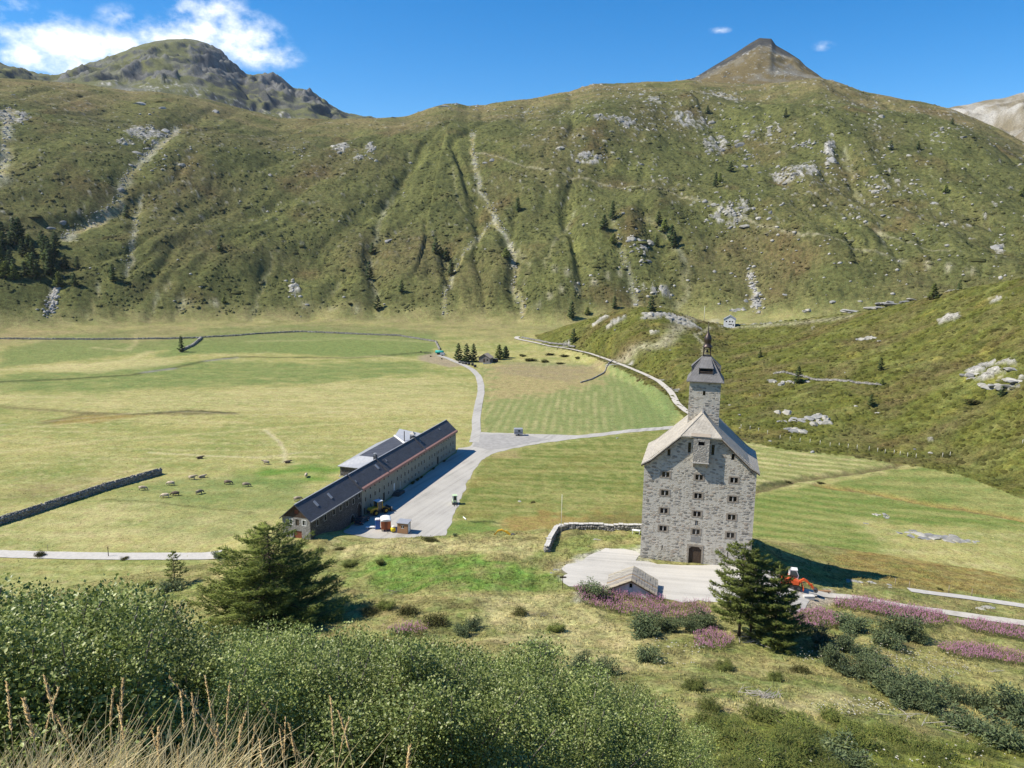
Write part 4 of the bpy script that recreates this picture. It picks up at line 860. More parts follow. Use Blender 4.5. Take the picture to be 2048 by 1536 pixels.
M_stoneB = material('rubble_stone_brown', (.33, .285, .235), .9, nscale=2.0, namp=.4, bump=.04, rand=.22)
M_stoneC = material('rubble_stone_dark', (.23, .215, .19), .9, nscale=2.0, namp=.4, bump=.04, rand=.2)
M_board = material('grey_weathered_board', (.34, .29, .23), .85, nscale=3, namp=.3, stretch=(.3, 3, 3))
M_dwood = material('dark_timber', (.065, .045, .032), .8, nscale=4, namp=.4, stretch=(1, 1, .15))
M_black = material('dark_opening', (.008, .008, .008), .95)

# ------------------------------------------------------------------ the old hospice with its stair tower
def hospice():
    T = thing('tower_house', 'tall old stone hospice with half-hipped slab roof and onion-domed bell turret', 'building', tuple(TOW), TYAW)
    W, D, E, GT = 17.3, 12.6, 16.55, 21.35; cx = 8.65
    win = [(x, z) for x in (3.45, 8.65, 13.98) for z in (14.72, 11.66, 8.66, 5.66)]
    ops = [(x - .56, x + .56, z - .43, z + .43) for x, z in win]
    ops += [(7.7, 9.68, .25, 3.15), (3.38, 3.53, 1.95, 2.85), (13.66, 13.81, 2.0, 2.9), (6.7, 7.14, 18.6, 20.25), (10.3, 10.74, 18.5, 20.15), (3.55, 4.02, 17.85, 18.9), (13.36, 13.83, 17.95, 18.95), (8.45, 8.87, 6.72, 7.52)]
    mb = MB(); m1 = (GT - E) / 5.5
    hps = [(-m1, 1, E), (m1, 1, E + m1 * W)]
    wall_open(mb, 0, W, -1.5, GT, ops, lambda u, w, d: (u, d, w), .38, hps, 0, 1)
    for x in (0, W): mb.add([(x, 0, -1.5), (x, D, -1.5), (x, D, E), (x, 0, E)], [(0, 1, 2, 3)])
    mb.add([(0, D, -1.5), (W, D, -1.5), (W, D, E), (W - 5.5, D, GT), (5.5, D, GT), (0, D, E)], [(0, 1, 2, 3, 4, 5)])
    wall = mb.build('wall', [M_render, M_render_in], T)
    # window: stone surround, frame with mullion, two panes
    sm = MB()
    for a, b, c, d in ((-.86, -.56, -.62, .62), (.56, .86, -.62, .62), (-.56, .56, .43, .66), (-.56, .56, -.60, -.43)): sm.box(a, b, -.035, .10, c, d)
    fm = MB(); fm.box(-.07, .07, .06, .2, -.43, .43, 1)
    for s in (-1, 1):
        x0, x1 = sorted((s * .56, s * .07))
        for a, b, c, d in ((x0, x0 + .05, -.43, .43), (x1 - .05, x1, -.43, .43), (x0, x1, .38, .43), (x0, x1, -.43, -.38), ((x0 + x1) / 2 - .015, (x0 + x1) / 2 + .015, -.38, .38), (x0, x1, -.015, .015)): fm.box(a, b, .16, .22, c, d, 0)
    pm_ = [MB().box(*sorted((s * .51, s * .12)), .225, .24, -.38, .38).mesh('pane') for s in (-1, 1)]
    fme = fm.mesh('window'); sme = sm.mesh('surround')
    for me, m in ((fme, (M_frame, M_mull)), (sme, (M_sur,)), (pm_[0], (M_glass,)), (pm_[1], (M_glass,))):
        for q in m: me.materials.append(q)
    for x, z in win:
        o = link('window', fme, None, T); o.location = (x, 0, z)
        for n_, me in (('surround', sme), ('pane', pm_[0]), ('pane', pm_[1])): link(n_, me, None, o)
    # narrow and attic lights
    for a, b, c, d in ops[13:]:
        o = MB(); w_ = .05 if b - a > .3 else .0
        if w_:
            for e in ((a, a + w_, c, d), (b - w_, b, c, d), (a, b, c, c + w_), (a, b, d - w_, d), (a, b, (c + d) / 2 - .02, (c + d) / 2 + .02)): o.box(e[0], e[1], .2, .26, e[2], e[3])
        else: o.box(a - .02, b + .02, .30, .34, c - .02, d + .02)
        fr = o.build('small_window', M_frame, T); MB().box(a, b, .27, .29, c, d).build('pane', M_glass, fr)
    # door
    dm = MB()
    for k in range(6): dm.box(7.72 + k * .323, 7.72 + k * .323 + .31, .22, .28, .27, 3.12)
    dr = dm.build('door', M_dwood, T)
    sb = MB(); sb.box(7.42, 7.70, -.05, .15, .0, 3.2); sb.box(9.68, 9.96, -.05, .15, .0, 3.2); sb.box(7.4, 9.98, -.06, .15, 3.15, 3.5); sb.build('door_surround', M_sur, dr)
    for s in (-1, 1): sb = MB(); sb.prism([(cx + s * .99, 3.16), (cx + s * .99, 2.7), (cx + s * .5, 3.16)], -.02, .2, 0, 'y'); sb.build('arch_corner', M_sur, dr)
    MB().box(7.2, 10.1, -1.0, .2, -.3, .22).build('door_step', M_mull, T)
    MB().box(7.9, 9.4, -.03, .05, 3.95, 4.85).build('inscription_panel', material('panel_stone', (.24, .235, .225), .8, nscale=3, namp=.15), T)
    nb = MB(); nb.prism([(8.40, 6.66), (8.92, 6.66), (8.92, 7.5), (8.66, 7.75), (8.40, 7.5)], .25, .36, 0, 'y'); nb.build('niche_back', M_sur, T)
    st = MB(); st.lathe([(.10, 6.72), (.13, 6.9), (.10, 7.15), (.06, 7.2), (.07, 7.28), (.02, 7.38)], 8, 0, (8.66, .2)); st.build('niche_figure', M_mull, T)
    # stones showing through the render: shared shapes, one object each
    rs = random.Random(11); proto = []
    for k in range(9):
        n = rs.choice((6, 7, 8)); P = []
        for i in range(n):
            a_ = 2 * pi * i / n + rs.uniform(-.2, .2); r = rs.uniform(.75, 1.05); P.append((max(-1, min(1, r * cos(a_) * 1.15)) * .5, max(-1, min(1, r * sin(a_) * 1.2)) * .5))
        mb = MB(); vs = [(x * 1.0, 0.02, z) for x, z in P] + [(x * .97, -.018, z * .95) for x, z in P] + [(x * .80, -.034, z * .72) for x, z in P]
        mb.add(vs, [(i, (i + 1) % n, n + (i + 1) % n, n + i) for i in range(n)] + [(n + i, n + (i + 1) % n, 2 * n + (i + 1) % n, 2 * n + i) for i in range(n)] + [tuple(range(2 * n, 3 * n))])
        me = mb.mesh('stone'); me.materials.append((M_stoneA, M_stoneB, M_stoneC)[k % 3]); proto.append(me)
    keep = [(a - .35, b + .35, c - .3, d + .3) for a, b, c, d in ops] + [(7.0, 10.3, -.5, 5.0), (7.3, 10.2, 16.6, 22)]
    placed = []
    tries = 0
    while len(placed) < 285 and tries < 9000:
        tries += 1
        z = rs.uniform(.3, 20.6); x = rs.uniform(.3, W - .3)
        corner = min(x, W - x) < 1.3
        dens = .95 if corner else (.75 if z < 12.5 else .38)
        if fbm(np.array([x / 2.5]), np.array([z / 1.6]), 2, 61)[0] < (.0 if not corner else -.9) + .1 or rs.random() > dens: continue
        w = rs.uniform(.42, .95) * (1.2 if corner else 1); h = rs.uniform(.2, .46) * (1.25 if corner else 1)
        if z > E + m1 * min(x, W - x) - .5: continue
        if any(a - w / 2 < x < b + w / 2 and c - h / 2 < z < d + h / 2 for a, b, c, d in keep): continue
        if x - w / 2 < .02 or x + w / 2 > W - .02: continue
        if any(abs(x - q[0]) < (w + q[2]) / 2 + .04 and abs(z - q[1]) < (h + q[3]) / 2 + .04 for q in placed): continue
        placed.append((x, z, w, h)); o = link('stone', rs.choice(proto), None, wall); o.location = (x, 0, z); o.scale = (w, 1, h); o.rotation_euler = (0, rs.uniform(-.12, .12), 0)
    # main roof
    ye, yb, o_ = -.80, D + .6, .42
    def prof(s): return [(cx + s * (cx + o_), E - .18), (cx + s * (cx - 1.1), E + .75), (cx + s * 3.1, GT + .12), (cx, GT + 3.2)]
    ridge_y = 2.55; F_ = []
    for s in (-1, 1):
        p = prof(s)
        for (xa, za), (xb, zb) in zip(p[:2], p[1:3]): F_.append([(xa, ye, za), (xb, ye, zb), (xb, yb, zb), (xa, yb, za)])
        F_.append([(p[2][0], ye, p[2][1]), (p[3][0], ridge_y, p[3][1]), (p[3][0], yb, p[3][1]), (p[2][0], yb, p[2][1])])
    F_.append([(cx - 3.1, ye, GT + .12), (cx + 3.1, ye, GT + .12), (cx, ridge_y, GT + 3.2)])
    roof = slab_roof('roof', F_, .2, M_slab, T)
    MB().box(cx - .12, cx + .12, ridge_y - .05, yb, GT + 3.12, GT + 3.27).build('ridge_cap', M_lead, roof)
    for s in (-1, 1): MB().tube([(cx + s * 3.1, ye, GT + .15), (cx, ridge_y, GT + 3.24)], .07, 6).build('hip_cap', M_slab, roof)
    MB().tube([(cx, ridge_y, GT + 3.2), (cx, ridge_y, GT + 4.6)], [.05, .02], 6).build('finial', M_lead, roof)
    mb = MB(); mb.box(cx - 1.55, cx + 1.45, ye - .12, ye + .5, GT + .30, GT + .36, 0, Matrix.Rotation(.72, 3, 'X')); mb.build('snow_board', M_board, roof)
    # rafter ends along the verges
    for s in (-1, 1):
        mb = MB(); p = prof(s)
        for (xa, za), (xb, zb) in zip(p[:2], p[1:3]): mb.add([(xa, ye + .04, za - .21), (xb, ye + .04, zb - .21), (xb, ye + .04, zb - .42), (xa, ye + .04, za - .42), (xa, ye + .14, za - .21), (xb, ye + .14, zb - .21), (xb, ye + .14, zb - .42), (xa, ye + .14, za - .42)], [(0, 1, 2, 3), (7, 6, 5, 4), (0, 4, 5, 1), (3, 2, 6, 7), (0, 3, 7, 4), (1, 5, 6, 2)])
        mb.build('barge_board', M_dwood, roof)
    # hoist bay
    hb = MB(); wall_open(hb, 7.5, 9.95, 17.4, 21.2, [(8.25, 9.2, 20.1, 20.75)], lambda u, w, d: (u, -1.0 + d, w), .3, (), 0, 1)
    for x in (7.5, 9.95): hb.add([(x, -1.0, 17.4), (x, 0.05, 17.4), (x, .05, 21.2), (x, -1.0, 21.2)], [(0, 1, 2, 3)])
    hb.add([(7.5, -1.0, 17.4), (9.95, -1.0, 17.4), (9.95, .05, 17.4), (7.5, .05, 17.4)], [(0, 1, 2, 3)]); bay = hb.build('hoist_bay', [material('bay_rubble', fn=rubble_fn((.40, .38, .34), (.30, .28, .25), (.46, .44, .40), 1.6)), M_render_in], T)
    MB().box(8.2, 9.25, -.71, -.69, 20.0, 20.85).build('bay_opening', M_black, bay); MB().box(7.42, 10.03, -1.09, .04, 17.24, 17.40).build('bay_sill', M_mull, bay)
    for x in (7.75, 9.7): mb = MB(); mb.prism([(-.85, 17.24), (.02, 17.24), (.02, 16.3)], x - .14, x + .14, 0, 'x'); mb.build('corbel', M_sur, bay)
    # stair tower
    x0, x1, y0, y1, zt = 6.28, 11.2, 5.0, 9.9, 29.45; tx, ty = (x0 + x1) / 2, (y0 + y1) / 2
    tw = MB(); wall_open(tw, x0, x1, 16, zt, [(8.45, 8.85, 27.0, 27.75)], lambda u, w, d: (u, y0 + d, w), .35, (), 0, 1)
    for x in (x0, x1): tw.add([(x, y0, 16), (x, y1, 16), (x, y1, zt), (x, y0, zt)], [(0, 1, 2, 3)])
    tw.add([(x0, y1, 16), (x1, y1, 16), (x1, y1, zt), (x0, y1, zt)], [(0, 1, 2, 3)]); twr = tw.build('stair_tower', [M_render, M_render_in], T)
    MB().box(8.4, 8.9, y0 + .3, y0 + .32, 26.95, 27.8).build('tower_window', M_glass, twr)
    k = 0; tp = []
    while k < 70:
        x = rs.uniform(x0 + .3, x1 - .3); z = rs.uniform(22.2, 28.9); w = rs.uniform(.35, .85); h = rs.uniform(.14, .34)
        if rs.random() < .4: x = rs.choice((x0 + w / 2 + .05, x1 - w / 2 - .05)); h *= 1.15
        if x - w / 2 < x0 + .02 or x + w / 2 > x1 - .02: continue
        k += 1
        if abs(x - 8.65) < .3 + w / 2 and abs(z - 27.4) < .5 + h / 2: continue
        if any(abs(x - q[0]) < (w + q[2]) / 2 + .05 and abs(z - q[1]) < (h + q[3]) / 2 + .05 for q in tp): continue
        tp.append((x, z, w, h)); o = link('stone', rs.choice(proto), None, twr); o.location = (x, y0, z); o.scale = (w, 1, h)
    def sq(hw, z): return [(tx - hw, ty - hw, z), (tx + hw, ty - hw, z), (tx + hw, ty + hw, z), (tx - hw, ty + hw, z)]
    lv = [(2.95, zt - .12), (2.35, zt + .75), (2.05, zt + 1.35), (.66, zt + 3.75)]; F2 = []
    for (ha, za), (hb_, zb) in zip(lv[:-1], lv[1:]):
        A_, B_ = sq(ha, za), sq(hb_, zb)
        for i in range(4): F2.append([A_[i], A_[(i + 1) % 4], B_[(i + 1) % 4], B_[i]])
    F2.append(sq(.66, zt + 3.75)); tr = slab_roof('tower_roof', F2, .12, M_slate, T)
    for i in range(4):                                             # louvred dormer on each side
        R = Matrix.Rotation(i * pi / 2, 3, 'Z'); c = Vector((tx, ty, 0))
        def rp(x, y, z): return tuple(R @ Vector((x, y, 0)) + c + Vector((0, 0, z)))
        hm = MB(); hm.add([rp(-.62, -.72, zt + 3.62), rp(.62, -.72, zt + 3.62), rp(1.18, -2.36, zt + 2.02), rp(-1.18, -2.36, zt + 2.02), rp(-.62, -.72, zt + 3.52), rp(.62, -.72, zt + 3.52), rp(1.18, -2.36, zt + 1.92), rp(-1.18, -2.36, zt + 1.92)], [(0, 3, 2, 1), (4, 5, 6, 7), (3, 7, 6, 2), (0, 4, 7, 3), (1, 2, 6, 5), (0, 1, 5, 4)])
        h_ = hm.build('dormer_hood', M_slate, tr)
        b_ = MB(); b_.add([rp(-1.08, -2.02, zt + .95), rp(1.08, -2.02, zt + .95), rp(1.08, -2.06, zt + 1.98), rp(-1.08, -2.06, zt + 1.98)], [(0, 1, 2, 3)]); b_.build('dormer_opening', M_black, h_)
        for s in (-1, 1): q = MB(); q.add([rp(s * 1.1, -2.30, zt + .9), rp(s * 1.1, -2.30, zt + 1.98), rp(s * .85, -1.2, zt + 2.9), rp(s * .95, -1.0, zt + 1.9)], [(0, 1, 2, 3)]); q.build('dormer_cheek', M_slate, h_)
        for z in (1.2, 1.45, 1.7): q = MB(); q.add([rp(-1.06, -2.26, zt + z - .08), rp(1.06, -2.26, zt + z - .08), rp(1.06, -2.10, zt + z + .04), rp(-1.06, -2.10, zt + z + .04)], [(0, 1, 2, 3)]); q.build('louvre', M_dwood, h_)
    zl = zt + 3.72; ln = MB(); ln.box(tx - .70, tx + .70, ty - .70, ty + .70, zl, zl + .12)
    lan = ln.build('lantern_base', M_copper, T)
    for sx in (-1, 1):
        for sy in (-1, 1): MB().box(tx + sx * .55 - .09, tx + sx * .55 + .09, ty + sy * .55 - .09, ty + sy * .55 + .09, zl + .1, zl + 1.5).build('lantern_post', M_copper, lan)
    for i in range(4):
        R = Matrix.Rotation(i * pi / 2, 3, 'Z'); c = Vector((tx, ty, 0)); q = MB(); arch = [(-.5, zl + 1.5), (-.5, zl + 1.05), (-.42, zl + 1.18), (-.2, zl + 1.33), (0, zl + 1.38), (.2, zl + 1.33), (.42, zl + 1.18), (.5, zl + 1.05), (.5, zl + 1.5)]
        q.prism(arch, -.60, -.52, 0, 'y'); q.v = [tuple(R @ Vector((p[0], p[1], 0)) + c + Vector((0, 0, p[2]))) for p in q.v]; q.build('lantern_arch', M_copper, lan)
    MB().lathe([(.26, zl + .55), (.22, zl + .62), (.17, zl + .8), (.12, zl + .95), (.03, zl + 1.0)], 12, 0, (tx, ty)).build('bell', M_copper, lan); MB().box(tx - .55, tx + .55, ty - .04, ty + .04, zl + 1.0, zl + 1.08).build('bell_beam', M_copper, lan)
    zo = zl + 1.48; on = MB(); on.lathe([(.86, zo - .02), (.78, zo + .06), (.60, zo + .25), (.50, zo + .50), (.50, zo + .62), (.58, zo + .88), (.62, zo + 1.15), (.60, zo + 1.40), (.50, zo + 1.68), (.34, zo + 1.98), (.18, zo + 2.28), (.09, zo + 2.6), (.05, zo + 3.2), (.04, zo + 3.9)], 16, 0, (tx, ty), pi / 16)
    dome = on.build('onion_dome', M_copper, T, smooth=True); MB().lathe([(.01, zo + 3.86), (.10, zo + 3.94), (.10, zo + 4.02), (.01, zo + 4.1)], 10, 0, (tx, ty)).build('spire_ball', M_copper, dome)
    return T
hospice()

# ------------------------------------------------------------------ the long barracks
M_bwall = material('barracks_render', fn=render_fn((.335, .325, .265), (.255, .245, .205), .02))
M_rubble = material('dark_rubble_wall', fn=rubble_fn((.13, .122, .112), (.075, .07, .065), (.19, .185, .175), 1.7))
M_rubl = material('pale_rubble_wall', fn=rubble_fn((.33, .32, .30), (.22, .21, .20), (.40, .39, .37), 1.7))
M_trim = material('pale_window_trim', (.42, .41, .37), .85, nscale=4, namp=.15)
M_fascia = material('copper_pink_fascia', (.36, .20, .165), .7, nscale=2, namp=.15)
M_white = material('white_paint', (.74, .74, .72), .5, nscale=3, namp=.06)
M_rwood = material('red_brown_wood', (.20, .065, .035), .75, nscale=4, namp=.3, stretch=(1, 1, .2))
M_metal = material('galvanised_sheet', (.33, .345, .37), .5, .2, nscale=1.5, namp=.12)
def barracks():
    T = thing('barracks', 'very long three-storey barracks with dark slate roof beside the gravel yard', 'building', tuple(BA), BYAW)
    L_, Wd, E, RZ, ry = 80.8, 6.3, 6.6, 9.4, 3.15; xb = 21.6
    top = [23.4, 25.8, 28.1, 30.5, 32.9, 35.3, 40.3, 42.5, 44.7, 46.9, 49.0, 51.1, 53.4, 55.3, 57.1, 58.9, 60.7, 62.5, 64.3, 66.1, 67.3, 69.2, 71.2, 73.0, 74.9, 76.6, 78.4, 79.7]
    mid = [x for x in top if x not in (58.9, 74.9, 79.7)] + [37.0, 38.3]; low = [25.8, 30.3, 35.3, 44.7, 46.9, 49.0, 51.1, 53.4, 57.1, 58.9, 60.7, 62.5, 69.2, 71.2, 73.0, 75.6, 78.4]
    ops = [(x - .27, x + .27, 5.15, 6.05) for x in top] + [(x - .29, x + .29, 2.85, 3.9) for x in mid] + [(x - .27, x + .27, .9, 1.75) for x in low]
    doors = [(32.2, 33.2, .05, 2.15, M_dwood), (38.0, 39.1, .9, 3.0 - .22, M_white), (41.6, 42.7, .3, 2.3, M_trim), (66.0, 67.3, .05, 2.2, M_dwood), (22.4, 23.2, .05, 1.6, M_frame)]
    mid_ok = [o for o in ops if not (o[2] < 2.9 and o[3] > 2.5 and o[0] < 39.2 and o[1] > 37.9)]
    mb = MB(); wall_open(mb, xb, L_, -1, E, mid_ok + [d[:4] for d in doors], lambda u, w, d: (u, d, w), .22)
    mb.add([(L_, 0, -1), (L_, Wd, -1), (L_, Wd, E), (L_, ry, RZ - .1), (L_, 0, E)], [(0, 1, 2, 3, 4)]); mb.add([(xb, Wd, -1), (L_, Wd, -1), (L_, Wd, E), (xb, Wd, E)], [(0, 1, 2, 3)]); mb.build('rendered_wall', M_bwall, T)
    def wmesh(w, h, big):
        f = MB(); t_ = .09 if big else .07
        for a, b, c, d in ((-w / 2 - t_, -w / 2, -h / 2 - t_, h / 2 + t_), (w / 2, w / 2 + t_, -h / 2 - t_, h / 2 + t_), (-w / 2, w / 2, h / 2, h / 2 + t_), (-w / 2 - .03, w / 2 + .03, -h / 2 - t_, -h / 2)): f.box(a, b, -.025, .05, c, d)
        f.box(-.02, .02, .1, .14, -h / 2, h / 2, 1); f.box(-w / 2, w / 2, .1, .14, .05, .09, 1)
        me = f.mesh('window'); me.materials.append(M_trim); me.materials.append(M_frame); p = MB().box(-w / 2, w / 2, .15, .17, -h / 2, h / 2).mesh('pane'); p.materials.append(M_glass); return me, p
    cache = {}
    for a, b, c, d in mid_ok:
        k = (round(b - a, 2), round(d - c, 2)); cache.setdefault(k, wmesh(k[0], k[1], False)); me, p = cache[k]
        o = link('window', me, None, T); o.location = ((a + b) / 2, 0, (c + d) / 2); link('pane', p, None, o)
    for a, b, c, d, m in doors: MB().box(a, b, .12, .18, c, d).build('door', m, T)
    # stone end of the building
    dk = [(2.8, 5.05), (5.8, 5.1), (9.3, 5.1), (12.2, 5.1), (14.9, 5.1), (17.7, 4.75), (20.4, 5.3)]
    ops2 = [(x - .42, x + .42, z - .6, z + .6) for x, z in dk] + [(16.3, 17.9, -.3, 1.7), (19.6, 21.1, -.3, 3.4)]
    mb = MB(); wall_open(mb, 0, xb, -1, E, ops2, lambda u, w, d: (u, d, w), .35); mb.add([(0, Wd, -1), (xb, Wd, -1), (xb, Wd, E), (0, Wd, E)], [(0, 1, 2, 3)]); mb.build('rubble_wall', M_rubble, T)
    me, p = wmesh(.84, 1.2, True)
    for x, z in dk: o = link('window', me, None, T); o.location = (x, 0, z); link('pane', p, None, o)
    for a, b, c, d in ops2[7:]:
        o = MB().box(a, b, .3, .36, c, d).build('gate', M_dwood, T); h = (b - a) / 2; q = MB()
        q.prism([((a + b) / 2 + (h + .22) * cos(t_), d - h * .9 + (h + .22) * sin(t_)) for t_ in np.linspace(0, pi, 12)] + [((a + b) / 2 + h * cos(t_), d - h * .9 + h * sin(t_)) for t_ in np.linspace(pi, 0, 12)], -.04, .25, 0, 'y'); q.build('gate_arch', M_rubl, o)
    # gable end
    gw = [(4.25, 5.75, .62, .95), (1.35, 5.8, .72, 1.0)]
    gops = [(y - w / 2, y + w / 2, z - h / 2, z + h / 2) for y, z, w, h in gw] + [(2.5, 3.3, 5.05, 6.35), (1.95, 3.75, 2.2, 3.95)]
    hps = [(-(RZ - E) / ry, 1, E), ((RZ - E) / ry, 1, E + (RZ - E) / ry * Wd)]
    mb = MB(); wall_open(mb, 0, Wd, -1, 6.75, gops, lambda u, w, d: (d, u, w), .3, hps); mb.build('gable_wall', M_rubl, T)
    mb = MB(); wall_open(mb, 0, Wd, 6.75, RZ, [(2.55, 3.5, 7.35, 8.3)], lambda u, w, d: (d, u, w), .2, hps); mb.build('gable_boarding', M_dwood, T)
    for y, z, w, h in gw:
        f = MB()
        for a, b, c, d in ((-w / 2 - .16, -w / 2, -h / 2 - .16, h / 2 + .16), (w / 2, w / 2 + .16, -h / 2 - .16, h / 2 + .16), (-w / 2, w / 2, h / 2, h / 2 + .16), (-w / 2, w / 2, -h / 2 - .16, -h / 2)): f.box(-.03, .06, a + y, b + y, c + z, d + z)
        f.box(.1, .14, y - .03, y + .03, z - h / 2, z + h / 2); o = f.build('window', M_white, T); MB().box(.16, .18, y - w / 2, y + w / 2, z - h / 2, z + h / 2).build('pane', M_glass, o)
    MB().box(.12, .18, 2.5, 3.3, 5.05, 6.35).build('hatch', M_frame, T); MB().box(.12, .18, 1.95, 3.75, 2.2, 3.95).build('door', M_rwood, T); MB().box(.1, .15, 2.55, 3.5, 7.35, 8.3).build('attic_shutter', M_rwood, T)
    # roof: slopes, eaves board, fire walls, ridge
    o_ = .42; sl = (RZ - E) / ry; ez = E - sl * o_
    F_ = [[(-.45, -o_, ez), (L_ + .35, -o_, ez), (L_ + .35, ry, RZ), (-.45, ry, RZ)], [(-.45, ry, RZ), (L_ + .35, ry, RZ), (L_ + .35, Wd + o_, ez), (-.45, Wd + o_, ez)]]
    roof = slab_roof('roof', F_, .16, M_dslate, T)
    for v in roof.data.vertices: v.co.z += .12
    MB().box(-.45, L_ + .35, ry - .13, ry + .13, RZ + .10, RZ + .19).build('ridge_cap', M_metal, roof)
    mb = MB(); mb.add([(xb - .2, -o_ - .06, ez + .30), (L_ + .37, -o_ - .06, ez + .30), (L_ + .37, -o_ + .34, ez + .17 + sl * .4), (xb - .2, -o_ + .34, ez + .17 + sl * .4), (xb - .2, -o_ - .06, ez - .28), (L_ + .37, -o_ - .06, ez - .28), (L_ + .37, -o_ + .04, ez - .28), (xb - .2, -o_ + .04, ez - .28)], [(0, 1, 2, 3), (4, 5, 1, 0), (7, 6, 5, 4)]); mb.build('eaves_board', M_fascia, roof)
    MB().box(-.4, xb - .25, -o_ - .1, -o_ + .06, ez - .06, ez + .14).build('gutter', M_metal, roof)
    for x in (20.9, 34.9, 57.2):
        q = MB(); q.add([(x - .11, -o_ - .05, ez + .1), (x + .11, -o_ - .05, ez + .1), (x + .11, ry, RZ + .1), (x - .11, ry, RZ + .1), (x - .11, -o_ - .05, ez + .42), (x + .11, -o_ - .05, ez + .42), (x + .11, ry, RZ + .42), (x - .11, ry, RZ + .42)], [(4, 5, 6, 7), (0, 4, 7, 3), (1, 2, 6, 5), (0, 1, 5, 4), (3, 7, 6, 2)]); q.build('fire_wall_ridge', M_dslate, roof)
    for x, k in ((5.0, 1.55), (10.4, 1.5), (32.8, 1.75), (38.1, 1.9), (58.4, 1.8), (72.9, 2.0), (21.6, 1.4)):
        big = x in (5.0, 10.4, 32.8); w = .34 if big else .16
        q = MB()
        for a, b, dz in ((k - (.5 if big else .2), k + (.5 if big else .2), .16),): q.add([(x - w, a, E + sl * a + .14), (x + w, a, E + sl * a + .14), (x + w, b, E + sl * b + .14), (x - w, b, E + sl * b + .14), (x - w, a, E + sl * a + .14 + dz), (x + w, a, E + sl * a + .14 + dz), (x + w, b, E + sl * b + .14 + dz), (x - w, b, E + sl * b + .14 + dz)], [(4, 5, 6, 7), (0, 4, 7, 3), (1, 2, 6, 5), (0, 1, 5, 4), (3, 7, 6, 2)])
        q.build('skylight', M_metal if big else M_lead, roof)
    ch = MB(); ch.box(35.2, 36.0, ry + .1, ry + .8, RZ - .6, RZ + .9); c1 = ch.build('chimney', M_dslate, roof); MB().lathe([(.22, RZ + .9), (.22, RZ + 1.25), (.42, RZ + 1.3), (.42, RZ + 1.38), (.05, RZ + 1.5)], 10, 0, (35.6, ry + .45)).build('chimney_pot', M_metal, c1)
    ch = MB(); ch.box(57.5, 58.7, ry + .1, ry + 1.2, RZ - .8, RZ + .35); c2 = ch.build('chimney', M_dslate, roof); q = MB()
    for a in (57.6, 58.6):
        for b in (ry + .2, ry + 1.1): q.box(a - .06, a + .06, b - .06, b + .06, RZ + .35, RZ + 1.0)
    q.build('cowl_legs', M_dwood, c2); q = MB(); q.lathe([(1.0, RZ + 1.0), (.95, RZ + 1.06), (.05, RZ + 1.75)], 4, 0, (58.1, ry + .65), pi / 4); q.build('chimney_cowl', M_mull, c2)
    # outside stair and shrubs are separate; a low landing belongs to the wall
    st = MB()
    for k in range(5): st.box(36.2 + .42 * k, 40.2, -2.0, -.02, -.2 + .18 * k, -.2 + .18 * (k + 1))
    st.build('entrance_steps', M_rubble, T)
    # rear wing, lower
    x0, x1, y0, y1 = 47.9, 70.0, 8.6, 20.2
    mb = MB(); wall_open(mb, y0 - 2.2, y1, -.5, 2.7, [(14.6, 15.5, .0, 2.0)], lambda u, w, d: (x0 + d, u, w), .3); mb.add([(x0, y1, -.5), (x1, y1, -.5), (x1, y1, 3.3), (x0, y1, 2.7)], [(0, 1, 2, 3)]); mb.add([(x0, 6.4, -.5), (x1, 6.4, -.5), (x1, 6.4, 4), (x0, 6.4, 2.7)], [(0, 1, 2, 3)]); wg = mb.build('rear_wing_wall', M_rubble, T)
    MB().box(x0 + .2, x0 + .26, 14.6, 15.5, 0, 2.0).build('door', M_dwood, wg)
    r1 = slab_roof('rear_wing_roof', [[(47.4, 20.7, 2.75), (47.4, 6.45, 2.75), (51.4, 6.45, 4.9), (51.0, 16.2, 5.05)], [(47.4, 20.7, 2.75), (51.0, 16.2, 5.05), (70.2, 14.9, 6.05), (70.2, 20.7, 3.4)]], .14, M_metal, T)
    slab_roof('rear_wing_slate', [[(51.0, 16.2, 5.06), (51.4, 6.45, 4.91), (62.6, 6.45, 5.05), (70.2, 14.9, 6.06)]], .12, M_dslate, T)
    slab_roof('rear_cross_roof', [[(70.25, 14.9, 6.1), (62.7, 6.45, 5.1), (71.0, 6.45, 7.3), (73.5, 14.9, 7.5)]], .12, M_metal, T)
    q = MB(); q.tube([(70.2, 14.9, 6.15), (62.6, 6.45, 5.15)], .32, 6); q.build('wing_coping', M_white, T); q = MB(); q.tube([(66.9, 10.3, 5.8), (66.9, 10.3, 8.6)], .13, 8); q.build('flue_pipe', M_dwood, T)
    return T
barracks()
